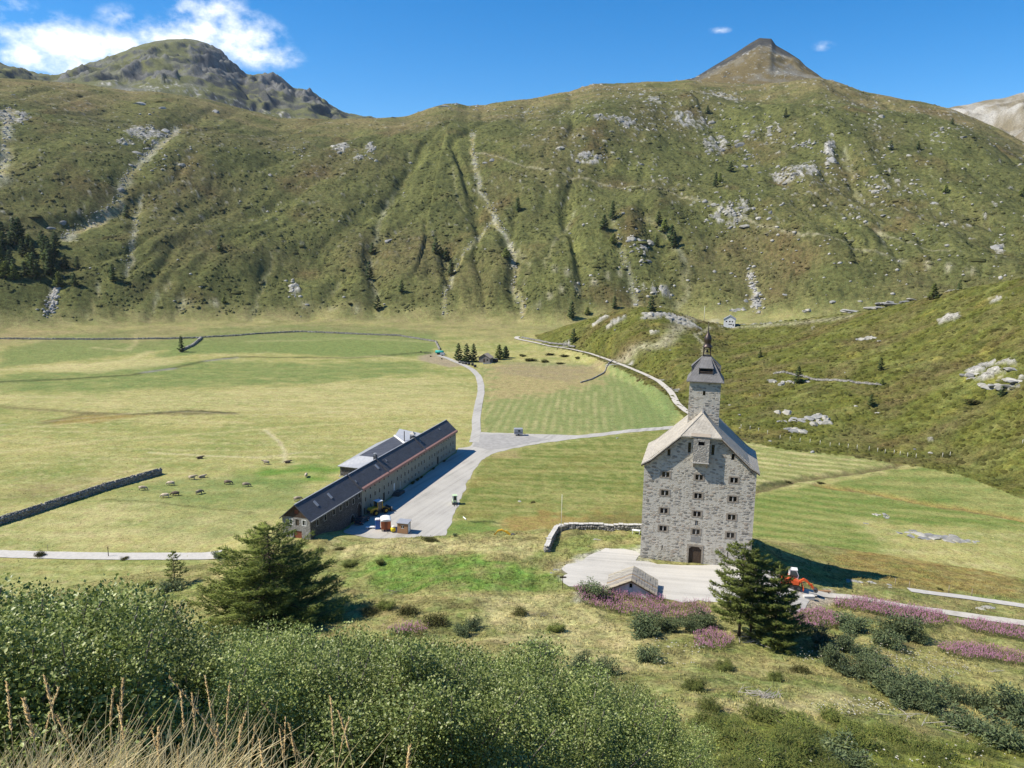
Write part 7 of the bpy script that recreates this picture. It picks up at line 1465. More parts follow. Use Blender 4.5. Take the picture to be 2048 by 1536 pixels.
M_foil = material('silage_wrap_black', (.02, .02, .022), .35, spec=.5)
M_foilw = material('silage_wrap_white', (.66, .66, .64), .35, spec=.5)
M_post = material('weathered_post', (.30, .25, .18), .9, nscale=5, namp=.25)
M_pole = material('pale_pole', (.66, .64, .56), .6, nscale=3, namp=.1)
M_concrete = material('pale_concrete', (.52, .51, .48), .9, nscale=2, namp=.15)

def excavator():
    p = pix(1583, 1174, 60); T = thing('excavator', 'orange-red excavator with white cab beside the larch clump', 'excavator', tuple(p), -.25)
    m = MB()
    for s in (-1, 1):
        m = MB(); pr = [(-1.25, .12), (-1.05, 0), (1.05, 0), (1.25, .12), (1.32, .35), (1.2, .58), (.95, .68), (-.95, .68), (-1.2, .58), (-1.32, .35)]; m.prism(pr, s * .95 - .22, s * .95 + .22, 0, 'y'); tr = m.build('track', M_tyre, T, bevel=.02)
        for x in (-.95, 0, .95): MB().wheel((x, s * 1.18, .34), .24, .06, 12).build('track_roller', M_steel, tr)
    MB().box(-.9, .9, -.72, .72, .3, .72).build('undercarriage', M_steel, T)
    b = MB(); b.prism([(-1.7, .78), (.95, .78), (.95, 1.35), (.3, 1.55), (-1.2, 1.75), (-1.7, 1.45)], -1.0, 1.0, 0, 'y'); hs_ = b.build('house', M_orange, T, bevel=.06); MB().box(-1.78, -1.5, -.9, .9, .85, 1.35).build('counterweight', M_steel, hs_)
    c = MB(); c.prism([(-.55, 1.2), (.85, 1.2), (.95, 1.9), (.6, 2.75), (-.5, 2.75)], .02, .95, 0, 'y'); cab = c.build('cab', M_white, T, bevel=.05); MB().box(-.62, .72, -.02, 1.0, 2.72, 2.84).build('cab_roof', M_white, cab)
    MB().prism([(-.35, 1.55), (.72, 1.55), (.82, 1.95), (.52, 2.62), (-.35, 2.62)], -.005, .01, 0, 'y').build('window', M_cglass, cab); MB().prism([(-.35, 1.55), (.72, 1.55), (.82, 1.95), (.52, 2.62), (-.35, 2.62)], .965, .975, 0, 'y').build('window', M_cglass, cab); g = MB(); g.add([(.90, .1, 1.35), (.90, .87, 1.35), (.975, .87, 1.9), (.65, .87, 2.68), (.65, .1, 2.68), (.975, .1, 1.9)], [(0, 1, 2, 5), (5, 2, 3, 4)]); g.build('windscreen', M_cglass, cab)
    bo = MB(); bo.prism([(.8, 1.0), (1.0, 1.4), (1.6, 1.85), (2.2, 1.55), (2.75, .95), (2.6, .8), (2.1, 1.25), (1.65, 1.5), (1.25, 1.15), (1.0, .85)], -.62, -.34, 0, 'y'); boom = bo.build('boom', M_orange, T); st = MB(); st.prism([(2.45, 1.1), (2.85, 1.1), (3.3, .3), (3.1, .18), (2.7, .6)], -.58, -.38, 0, 'y'); stick = st.build('stick', M_orange, T)
    MB().tube([(1.2, -.48, 1.0), (2.0, -.48, 1.3)], .07, 8).build('hydraulic_ram', M_steel, boom); bk = MB(); bk.prism([(3.0, .4), (3.4, .45), (3.75, .2), (3.6, -.05), (3.15, -.08), (3.2, .05), (3.45, .08), (3.5, .2), (3.3, .3)], -.95, -.05, 0, 'y'); bk.build('bucket', M_steel, T)
    bl = MB(); bl.prism([(1.5, .0), (1.62, .0), (1.7, .35), (1.6, .6), (1.52, .6), (1.58, .35)], -1.15, 1.15, 0, 'y'); bl.build('dozer_blade', M_orange, T)
    q = pix(1640, 1183, 60); T2_ = thing('timber_beam', 'rusty beam lying beside the excavator bucket', 'beam', tuple(q), -.1); b = MB(); b.box(-1.6, 1.6, -.15, .15, .02, .22); b.build('beam', M_cabw, T2_, bevel=.02); MB().box(-1.3, -1.1, -.4, .4, -.04, .03).build('bearer', M_dwood, T2_); MB().box(1.1, 1.3, -.4, .4, -.04, .03).build('bearer', M_dwood, T2_)
    q = pix(1617, 1198, 60); b = MB(); b.box(-.8, .8, -.35, .35, 0, .55); b.box(-.82, .82, -.38, .38, .5, .58); o = b.build('concrete_block', M_concrete, bevel=.03); o.location = tuple(q); tag(o, 'pale concrete block in front of the excavator', 'block')
excavator()

def loader():
    T = thing('wheel_loader', 'yellow wheel loader parked in the barracks shadow', 'loader', (-30.1, 167.6, .05), radians(45))
    for x in (-1.35, 1.35):
        for s in (-1, 1): w = MB(); w.wheel((x, s * 1.0, .68), .68, .5, 18); t_ = w.build('wheel', M_tyre, T, bevel=.04); MB().wheel((x, s * 1.24, .68), .32, .06, 12).build('rim', M_yellow, t_)
    b = MB(); b.prism([(-2.6, .8), (-.6, .8), (-.5, 1.75), (-2.3, 1.7), (-2.65, 1.4)], -.8, .8, 0, 'y'); e = b.build('engine_hood', M_yellow, T, bevel=.06); MB().box(-2.72, -2.55, -.7, .7, .65, 1.3).build('rear_grille', M_steel, e); MB().tube([(-1.5, .4, 1.7), (-1.5, .4, 2.4)], .06, 8).build('exhaust', M_steel, e)
    MB().box(-.6, 2.1, -.5, .5, .55, 1.15).build('chassis', M_steel, T)
    c = MB(); c.prism([(-.7, 1.2), (.75, 1.2), (.9, 1.9), (.6, 2.95), (-.6, 2.95)], -.7, .7, 0, 'y'); cab = c.build('cab', M_cglass, T, bevel=.04); MB().box(-.75, .8, -.82, .82, 2.95, 3.1).build('cab_roof', material('pale_cab_roof', (.52, .58, .66), .5), cab)
    for x in (-.62, .68):
        for s in (-1, 1): MB().box(x - .06, x + .06, s * .72 - .05, s * .72 + .05, 1.2, 2.96).build('cab_post', M_yellow, cab)
    for s in (-1, 1): a = MB(); a.prism([(.6, 1.5), (.9, 1.75), (2.4, .9), (3.0, .55), (2.9, .35), (2.2, .65), (1.0, 1.35)], s * .55 - .1, s * .55 + .1, 0, 'y'); a.build('lift_arm', M_yellow, T)
    k = MB(); k.prism([(2.85, .1), (3.9, .05), (3.95, .12), (3.1, .3), (2.95, .75), (3.15, 1.1), (3.05, 1.15), (2.8, .75)], -1.25, 1.25, 0, 'y'); k.build('bucket', M_steel, T)
loader()

def forklift():
    T = thing('forklift', 'pale green and white forklift on the sunny side of the yard', 'forklift', (-13.2, 174.9, .06), radians(-80))
    b = MB(); b.prism([(-.95, .3), (.7, .3), (.7, .95), (.1, 1.0), (-.3, 1.15), (-.95, 1.1)], -.55, .55, 0, 'y'); b.build('body', M_green, T, bevel=.05); MB().box(-1.05, -.85, -.5, .5, .3, 1.0).build('counterweight', M_steel, T)
    for x in (-.6, .5):
        for s in (-1, 1): w = MB(); w.wheel((x, s * .52, .28), .28, .2, 14); w.build('wheel', M_tyre, T)
    for x in (-.55, .55):
        for s in (-1, 1): MB().box(x - .04, x + .04, s * .48 - .04, s * .48 + .04, 1.0, 2.1).build('cab_post', M_white, T)
    MB().box(-.65, .65, -.58, .58, 2.08, 2.2).build('cab_roof', M_green, T); MB().box(-.6, -.52, -.46, .46, 1.2, 2.05).build('cab_window', M_cglass, T); MB().box(.48, .54, -.46, .46, 1.0, 2.05).build('windscreen', M_cglass, T); MB().box(-.35, .1, -.3, .3, 1.0, 1.35).build('seat', M_tyre, T)
    for s in (-1, 1): MB().box(.74, .84, s * .38 - .05, s * .38 + .05, .1, 2.25).build('mast', M_white, T); MB().box(.84, 1.9, s * .3 - .06, s * .3 + .06, .1, .16).build('fork', M_steel, T)
    MB().box(.84, .9, -.5, .5, .15, .6).build('fork_carriage', M_steel, T)
forklift()

def car():
    T = thing('parked_car', 'dark car parked by the arched gate in the barracks shadow', 'car', (-32.6, 161.6, .05), BYAW)
    b = MB(); b.prism([(-2.1, .3), (2.1, .3), (2.15, .62), (1.9, .82), (.95, .92), (.35, 1.38), (-1.2, 1.42), (-1.85, .98), (-2.15, .9)], -.85, .85, 0, 'y'); b.build('body', M_car, T, bevel=.08)
    for s in (-1, 1): MB().prism([(.78, .95), (.28, 1.33), (-.3, 1.35), (-.3, .95)], s * .853 - .004, s * .853 + .004, 0, 'y').build('side_window', M_cglass, T); MB().prism([(-.4, .95), (-.4, 1.35), (-1.1, 1.36), (-1.6, .98)], s * .853 - .004, s * .853 + .004, 0, 'y').build('side_window', M_cglass, T)
    g = MB(); g.add([(.98, -.75, .93), (.98, .75, .93), (.40, .68, 1.37), (.40, -.68, 1.37)], [(0, 1, 2, 3)]); g.v = [(x + .02, y, z + .02) for x, y, z in g.v]; g.build('windscreen', M_cglass, T); g = MB(); g.add([(-1.87, -.72, .99), (-1.87, .72, .99), (-1.24, .66, 1.41), (-1.24, -.66, 1.41)], [(0, 1, 2, 3)]); g.v = [(x - .02, y, z + .02) for x, y, z in g.v]; g.build('rear_window', M_cglass, T)
    for x in (-1.3, 1.3):
        for s in (-1, 1): w = MB(); w.wheel((x, s * .78, .32), .32, .22, 16); t_ = w.build('wheel', M_tyre, T); MB().wheel((x, s * .895, .32), .19, .03, 10).build('rim', M_metal, t_)
    for s in (-1, 1): MB().box(2.06, 2.14, s * .62 - .14, s * .62 + .14, .58, .72).build('headlight', M_white, T); MB().box(-2.15, -2.08, s * .66 - .1, s * .66 + .1, .68, .86).build('tail_light', M_orange, T)
car()

def site():
    # site wagon with rounded roof
    a = radians(12); T = thing('site_wagon', 'rusty orange site wagon with rounded white roof at the yard edge', 'wagon', (-26.7, 157.5, .04), a); b = MB()
    for k in range(9): b.box(-1.0 + k * .222, -1.0 + k * .222 + .205, -1.35, -1.31, .55, 2.35)
    for k in range(12): b.box(.98, 1.02, -1.35 + k * .225, -1.35 + k * .225 + .21, .55, 2.35); b.box(-1.02, -.98, -1.35 + k * .225, -1.35 + k * .225 + .21, .55, 2.35)
    b.box(-.98, .98, -1.31, 1.35, .5, 2.35); b.build('boarded_body', M_wagon, T)
    rf = MB(); rf.prism([(1.12 * cos(t_), 2.33 + .42 * sin(t_)) for t_ in np.linspace(0, pi, 14)], -1.5, 1.5, 0, 'y'); rf.build('rounded_roof', M_white, T); MB().box(-.35, .35, -1.37, -1.34, .6, 2.2).build('door', M_rwood, T)
    for y in (-.8, .8):
        for s in (-1, 1): w = MB(); w.wheel((s * .85, y, .28), .28, .16, 12, 0, 'x'); w.build('wheel', M_tyre, T)
    MB().tube([(0, -1.4, .4), (0, -2.3, .35)], .05, 6).build('drawbar', M_steel, T)
    T = thing('site_cabin', 'small timber cabin with pale flat roof at the yard edge', 'cabin', (-22.6, 156.1, .0), radians(-13)); b = MB(); wall_open(b, -1.15, 1.15, .1, 2.35, [(-.25, .35, 1.25, 1.85)], lambda u, w, d: (u, -.95 + d, w), .1)
    for k in range(9): b.box(-1.17, 1.17, -.965, -.95, .15 + k * .245, .15 + k * .245 + .03) if k in (0, 1, 2, 8) else None
    b.add([(-1.15, -.95, .1), (-1.15, .95, .1), (-1.15, .95, 2.35), (-1.15, -.95, 2.35)], [(0, 1, 2, 3)]); b.add([(1.15, -.95, .1), (1.15, .95, .1), (1.15, .95, 2.35), (1.15, -.95, 2.35)], [(0, 1, 2, 3)]); b.add([(-1.15, .95, .1), (1.15, .95, .1), (1.15, .95, 2.35), (-1.15, .95, 2.35)], [(0, 1, 2, 3)]); b.build('timber_walls', M_cabw, T)
    w = MB(); w.box(-.3, .4, -.97, -.93, 1.2, 1.25); w.box(-.3, .4, -.97, -.93, 1.85, 1.9); w.box(.02, .08, -.97, -.93, 1.25, 1.85); o = w.build('window', M_white, T); MB().box(-.25, .35, -.86, -.85, 1.25, 1.85).build('pane', M_cglass, o); MB().box(1.15, 1.19, -.6, .6, .15, 2.1).build('door', M_white, T); r = MB(); r.add([(-1.35, -1.15, 2.42), (1.35, -1.15, 2.42), (1.35, 1.15, 2.62), (-1.35, 1.15, 2.62), (-1.35, -1.15, 2.32), (1.35, -1.15, 2.32), (1.35, 1.15, 2.52), (-1.35, 1.15, 2.52)], [(0, 1, 2, 3), (7, 6, 5, 4), (0, 4, 5, 1), (1, 5, 6, 2), (2, 6, 7, 3), (3, 7, 4, 0)]); r.build('flat_roof', M_metal, T); MB().box(-1.1, 1.1, -.9, .9, 0, .12).build('floor_frame', M_dwood, T)
    T = thing('portable_toilet', 'blue portable toilet left of the orange wagon', 'toilet', (-28.5, 157.9, .04), radians(10)); MB().box(-.52, .52, -.52, .52, .08, 2.1).build('cubicle', M_blue, T, bevel=.04); MB().box(-.42, .42, -.545, -.52, .18, 1.98).build('door', M_blue, T, bevel=.01); MB().prism([(-.56, 2.1), (.56, 2.1), (.4, 2.3), (-.4, 2.3)], -.56, .56, 0, 'y').build('roof', M_white, T); MB().box(-.55, .55, -.55, .55, 0, .1).build('skid_base', M_steel, T)
    T = thing('water_tank', 'yellow tank with white top between wagon and cabin', 'tank', (-24.9, 156.0, .0), 0.2); t_ = MB(); t_.lathe([(.42, .3), (.52, .4), (.54, .9), (.5, 1.05), (.2, 1.15)], 14); t_.build('tank', M_yel2, T, smooth=True); MB().lathe([(.2, 1.14), (.34, 1.18), (.34, 1.42), (.1, 1.5)], 12).build('hopper', M_white, T)
    for k in range(3): MB().tube([(.35 * cos(k * 2.1), .35 * sin(k * 2.1), .4), (.5 * cos(k * 2.1), .5 * sin(k * 2.1), 0)], .04, 6).build('leg', M_steel, T)
    T = thing('concrete_slab', 'white slab bench lying left of the blue toilet', 'slab', (-30.2, 158.0, .04), .15); MB().box(-.9, .9, -.4, .4, .28, .42).build('slab', M_white, T, bevel=.02); MB().box(-.75, -.45, -.3, .3, 0, .28).build('block', M_concrete, T); MB().box(.45, .75, -.3, .3, 0, .28).build('block', M_concrete, T)
    # trailer at the junction
    q = atz(1037, 871, 0); T = thing('box_trailer', 'silver box trailer parked at the junction beyond the barracks', 'trailer', (q[0], q[1], .1), radians(3)); MB().box(-1.5, 1.35, -1.0, 1.0, .55, 2.3).build('box_body', M_metal, T, bevel=.12); MB().box(.95, 1.38, -.75, .75, 1.2, 1.9).build('window', M_cglass, T); MB().box(-1.52, 1.2, -1.02, -.98, 1.15, 1.25).build('trim_strip', M_steel, T); MB().box(-.2, .5, -1.03, -.98, 1.4, 1.95).build('side_window', M_cglass, T)
    for s in (-1, 1): w = MB(); w.wheel((0, s * .9, .3), .3, .2, 14); w.build('wheel', M_tyre, T)
    MB().tube([(1.3, 0, .5), (2.3, 0, .45)], .05, 6).build('drawbar', M_steel, T); MB().tube([(2.1, 0, .45), (2.1, 0, 0)], .04, 6).build('jockey_wheel', M_steel, T)
    # folded yellow digger arm behind the crest of the slope
    q = pix(1008, 1070, 60); g0 = G(q[0], q[1]); T = thing('digger_arm', 'yellow jointed digger arm lying on the crest beside the yard', 'machine part', (q[0], q[1], g0), radians(-8)); b = MB(); b.prism([(-1.9, 0), (-1.7, 0), (-1.2, .85), (-.4, 1.1), (.4, .75), (.35, .55), (-.4, .85), (-1.05, .65), (-1.55, .0)], -.16, .16, 0, 'y'); b.build('boom', M_yellow, T, bevel=.02); b = MB(); b.prism([(.2, .85), (.5, .85), (1.35, .25), (1.3, .05), (1.0, .1), (.15, .6)], -.14, .14, 0, 'y'); b.build('stick', M_yellow, T, bevel=.02); b = MB(); b.tube([(-1.3, 0, .55), (.1, 0, .9)], .06, 8); b.build('hydraulic_ram', M_steel, T); b = MB(); b.prism([(1.2, .25), (1.6, .35), (2.1, .2), (2.2, 0), (1.5, 0)], -.35, .35, 0, 'y'); b.build('bucket', M_steel, T)
    # drain pipe end on the meadow
    q = atz(928, 1037, 0); o = MB().tube([(-.2, .5, .15), (.1, -.1, .18), (.5, -.9, .1)], .13, 8).build('drain_pipe', M_white); o.location = (q[0], q[1], G(q[0], q[1])); tag(o, 'short white pipe lying on the grass beside the yard', 'pipe')
    # equipment at the hospice corner
    q = pix(1272, 1068, 60); T = thing('garden_table', 'white table and bench against the left corner of the hospice', 'table', tuple(q), TYAW); MB().box(-.7, .7, -.35, .35, .68, .74).build('table_top', M_white, T)
    for sx in (-.6, .6):
        for sy in (-.28, .28): MB().box(sx - .04, sx + .04, sy - .04, sy + .04, 0, .68).build('leg', M_white, T)
site()

def slab_hut():
    zr_ = 13.35; a = atz(1262.7, 1163, zr_); b = atz(1267.7, 1133, zr_); d = (b - a)[:2]; L_ = min(np.hypot(*d), 7.5); yaw = atan2(d[1], d[0]) - pi / 2
    p = a.copy(); g0 = min(G(a[0], a[1]), 10.9); T = thing('slab_hut', 'low pale hut with stone-slab gable roof in front of the forecourt', 'hut', (a[0], a[1], g0), yaw); rz = zr_ - g0; hw = 3.45; ez = rz - 1.75
    m = MB(); y0, y1 = .55, L_ - .3
    hps = [(-(rz - ez) / hw, 1, rz - .12), ((rz - ez) / hw, 1, rz - .12)]
    wall_open(m, -hw + .4, hw - .4, -1.5, rz, [(-.28, .12, rz - 1.25, rz - .55)], lambda u, w, dd: (u, y0 + dd, w), .3, hps); wall_open(m, -hw + .4, hw - .4, -1.5, rz, [], lambda u, w, dd: (u, y1 - dd, w), .3, hps)
    for s in (-1, 1): x = s * (hw - .4); m.add([(x, y0, -1.5), (x, y1, -1.5), (x, y1, ez + .05), (x, y0, ez + .05)], [(0, 1, 2, 3)])
    m.build('wall', material('hut_render', fn=render_fn((.74, .74, .72), (.60, .60, .58), .03)), T); MB().box(-.3, .14, y0 + .2, y0 + .22, rz - 1.27, rz - .53).build('vent_opening', M_black, T)
    F_ = [[(-hw, 0, ez), (0, 0, rz), (0, L_, rz), (-hw, L_, ez)], [(hw, 0, ez), (hw, L_, ez), (0, L_, rz), (0, 0, rz)]]; rf = slab_roof('roof', F_, .12, M_dwood, T)
    rs = random.Random(6)
    mA = material('lichened_slabs', fn=isl_fn([(.30, .26, .19), (.40, .38, .34), (.46, .42, .33), (.34, .24, .13), (.30, .30, .30)])); sl_ = sqrt(hw ** 2 + (rz - ez) ** 2); ang = atan2(rz - ez, hw)
    for s in (-1, 1):
        nx, ny = 9, 13                       # rows up the slope, slabs along the eaves
        for i in range(nx):
            mb = MB()
            for j in range(ny):
                w = L_ / ny; u0 = i / nx * sl_ - .08; u1 = (i + 1) / nx * sl_ + .14; y_ = j * w + rs.uniform(-.04, .04); th_ = rs.uniform(.04, .08); lift = rs.uniform(.0, .03)
                q = [(u0, y_ + .02, .05 + lift), (u1, y_ + .02, .0 + lift), (u1, y_ + w - .015, .0 + lift), (u0, y_ + w - .015, .05 + lift)]; vs = []
                for dz in (0, th_):
                    for u, yy, e in q: vs.append((s * (hw + .12 - (u * cos(ang)) + (e + dz) * sin(ang) * 1.0), yy, ez - .02 + u * sin(ang) + (e + dz) * cos(ang)))
                mb.add(vs, [(0, 3, 2, 1), (4, 5, 6, 7), (0, 1, 5, 4), (1, 2, 6, 5), (2, 3, 7, 6), (3, 0, 4, 7)])
            mb.build('slab_course', mA, rf)
    return T
slab_hut()

# ------------------------------------------------------------------ posts, poles, signpost
def post(u, v, h, r, mat, name, label, cat, rmin=60, z=None, group=None, cap=True):
    p = atz(u, v, z) if z is not None else pix(u, v, rmin); g0 = G(p[0], p[1]); m = MB(); m.tube([(0, 0, -.2), (0, 0, h * .5), (0, 0, h)], [r, r * .95, r * .85], 8)
    if cap: m.lathe([(r * 1.25, h), (r * 1.25, h + r * .6), (r * .2, h + r * 1.6)], 8)
    o = m.build(name, mat, None, True); o.location = (p[0], p[1], g0); return tag(o, label, cat, group)
post(1122, 1074, 7.8, .04, M_pole, 'flagpole', 'tall thin bare flagpole inside the garden wall', 'pole'); post(1408, 643, 8.5, .12, M_pole, 'flagpole', 'thin pole standing left of the white house', 'pole', 200)
post(217, 1113, 1.9, .08, M_dwood, 'marker_post', 'dark post beside the valley road', 'post'); post(96, 1101, 1.1, .05, M_post, 'marker_post', 'short thin post on the far side of the valley road', 'post')
for k, (u, v) in enumerate([(1790, 1171), (1818, 1178), (1897, 1186), (1943, 1193)]): post(u, v, 1.3, .06, M_post, 'roadside_post', ('roadside post nearest the small pale boulder', 'roadside post at the start of the lower road', 'roadside post halfway along the lower road', 'roadside post farthest right on the lower road')[k], 'post', 60, None, 'posts along the lower road')
fp = [(1482, 856), (1500, 859), (1517, 863), (1535, 868), (1560, 878), (1580, 881), (1600, 884), (1620, 886), (1640, 889), (1660, 893), (1678, 894), (1696, 896), (1714, 898), (1738, 901), (1755, 904), (1770, 907), (1788, 908), (1800, 911), (1815, 914), (1832, 916), (1885, 914), (1900, 912), (2045, 888), (1560, 636), (1705, 901)]
for u, v in fp[:23]: post(u, v, 1.25, .07, M_pole, 'fence_post', 'pale fence post in the line along the foot of the knoll', 'fence post', 180, None, 'fence posts along the foot of the knoll')
p = pix(1125, 1178, 60); T = thing('signpost', 'brown hiking signpost at the corner of the forecourt', 'sign', tuple(p)); MB().tube([(0, 0, -.2), (0, 0, 2.1)], .05, 8).build('post', M_dwood, T); MB().prism([(-.45, 1.75), (.4, 1.75), (.6, 1.87), (.4, 1.99), (-.45, 1.99)], -.09, -.05, 0, 'y').build('arrow_board', M_dwood, T)

# ------------------------------------------------------------------ brush piles and bleached branches
def branches(u, v, n, l, spread, label, seed, mat=M_twig, rmin=30, name='brush_pile'):
    rs = random.Random(seed); p = pix(u, v, rmin); T = thing(name, label, 'branches', tuple(p))
    for k in range(n):
        a = rs.gauss(.2, .7); L_ = l * rs.uniform(.5, 1.1); x, y = rs.gauss(0, spread), rs.gauss(0, spread * .5); z = G(p[0] + x, p[1] + y) - p[2] + rs.uniform(.03, .3); m = MB(); c, s = cos(a), sin(a); w = rs.uniform(-.15, .15)
        m.tube([(x - c * L_ / 2, y - s * L_ / 2, z - .05), (x + w * .4, y + w, z + .08), (x + c * L_ / 2, y + s * L_ / 2, z + rs.uniform(-.05, .3))], [.035, .028, .01], 5); m.build('branch', mat, T)
branches(1527, 1393, 34, 2.2, .9, 'heap of bleached branches on the dry slope', 1); branches(1830, 1440, 6, 2.8, 1.0, 'bleached dead branches sticking out of the juniper', 2, name='dead_branches'); branches(1905, 1462, 5, 2.2, .8, 'bleached dead branches near the lower right corner', 3, name='dead_branches'); branches(1500, 1285, 14, 1.8, 1.3, 'dry dead branches under the larch clump', 4, M_twig); branches(790, 1187, 10, 1.4, .7, 'dead grey brush in the green patch of slope', 5, M_stem); branches(1090, 1232, 8, 1.2, .6, 'bare grey twigs in the heather mound', 6, M_stem); branches(1990, 1345, 4, 2.4, .6, 'pale fallen branch in the fireweed at right', 7, name='dead_branches')

# ------------------------------------------------------------------ cattle
def cow_mesh(pose, mat):
    E_ = []; Vv = []; Rd = []
    def v(x, y, z, r): Vv.append((x, y, z)); Rd.append(r); return len(Vv) - 1
    lie = pose == 'lie'; bz = .52 if lie else 1.02
    hip = v(-.75, 0, bz + .03, .40); mid = v(-.1, 0, bz - .05, .50); sh_ = v(.55, 0, bz, .42); E_ += [(hip, mid), (mid, sh_)]
    if pose == 'graze': nk = v(1.0, 0, bz - .12, .26); hd = v(1.3, .05, .42, .13); nz_ = v(1.45, .06, .16, .08)
    else: nk = v(.98, .02, bz + .28, .19); hd = v(1.28, .04, bz + .36, .14); nz_ = v(1.6, .05, bz + .2, .085)
    E_ += [(sh_, nk), (nk, hd), (hd, nz_)]
    for s in (-1, 1):
        e = v(*(Vv[hd][0] - .02, Vv[hd][1] + s * .24, Vv[hd][2] + .1), .04); E_.append((hd, e))
        if lie:
            k = v(.75, s * .3, .22, .09); f = v(1.0, s * .28, .07, .05); E_ += [(sh_, k), (k, f)]; k = v(-.5, s * .42, .25, .13); f = v(-.1, s * .48, .07, .05); E_ += [(hip, k), (k, f)]
        else:
            k = v(.6, s * .2, .56, .10); f = v(.58 + s * .08, s * .2, .04, .06); E_ += [(sh_, k), (k, f)]; k = v(-.78, s * .22, .62, .13); hk = v(-.92, s * .22, .38, .07); f = v(-.82 - s * .08, s * .22, .04, .06); E_ += [(hip, k), (k, hk), (hk, f)]
    tl = v(-1.08, 0, bz + .12, .04); t2 = v(-1.15, 0, bz - .5 if not lie else .12, .03); E_ += [(hip, tl), (tl, t2)]
    me = bpy.data.meshes.new('cow'); me.from_pydata(Vv, E_, []); o = bpy.data.objects.new('cow_tmp', me); col.objects.link(o); o.modifiers.new('s', 'SKIN'); me.skin_vertices[0].data[hip].use_root = True
    for i, r in enumerate(Rd): me.skin_vertices[0].data[i].radius = (r, r)
    sb = o.modifiers.new('d', 'SUBSURF'); sb.levels = 2; dg = bpy.context.evaluated_depsgraph_get(); out = bpy.data.meshes.new_from_object(o.evaluated_get(dg)); out.materials.clear(); out.materials.append(mat); bpy.data.objects.remove(o); out.name = 'cow'; out.polygons.foreach_set('use_smooth', np.ones(len(out.polygons), bool)); return out
cm = {('graze', 0): cow_mesh('graze', M_hide), ('graze', 1): cow_mesh('graze', M_hided), ('lie', 0): cow_mesh('lie', M_hide), ('lie', 1): cow_mesh('lie', M_hided), ('stand', 0): cow_mesh('stand', M_hide)}
for X, Y, pose, dk, rz, lab in [(380, 402, 'graze', 0, .1, 'pale cow grazing closest to the dry-stone wall'), (632, 360, 'graze', 0, 3.2, 'pale cow grazing right of the wall end'), (822, 308, 'stand', 0, .1, 'brown cow standing with head raised, beside a lying one'), (905, 292, 'lie', 0, .4, 'cow lying down next to the standing brown one'), (887, 120, 'lie', 1, .3, 'lone cow lying farthest back on the meadow'), (1480, 172, 'stand', 0, 3.1, 'brown cow at the back, left of the stony spot'), (1668, 160, 'lie', 1, .2, 'dark cow lying on the stony spot'), (582, 470, 'graze', 0, 3.3, 'pale cow grazing lowest in the herd, left of a dark one'), (672, 452, 'graze', 1, 3.25, 'dark cow grazing lowest in the herd'), (886, 438, 'graze', 0, .9, 'brown cow grazing in the middle foreground of the herd'), (1140, 350, 'graze', 1, .05, 'large dark brown cow grazing on the right of the herd'), (1302, 372, 'graze', 0, .1, 'brown cow grazing right of the large dark one'), (1836, 286, 'graze', 0, 1.7, 'pale cow seen from behind near the rear wing'), (1760, 498, 'graze', 0, .4, 'cow half hidden behind the barracks roof')]:
    p = atz(200 + X / 4.452, 890 + Y / 4.452, 0); o = link('cow', cm[(pose, dk)]); o.location = (p[0], p[1], G(p[0], p[1]) - .02); o.rotation_euler = (0, 0, rz); o.scale = (.88,) * 3; tag(o, lab, 'cow', 'cattle on the pasture')

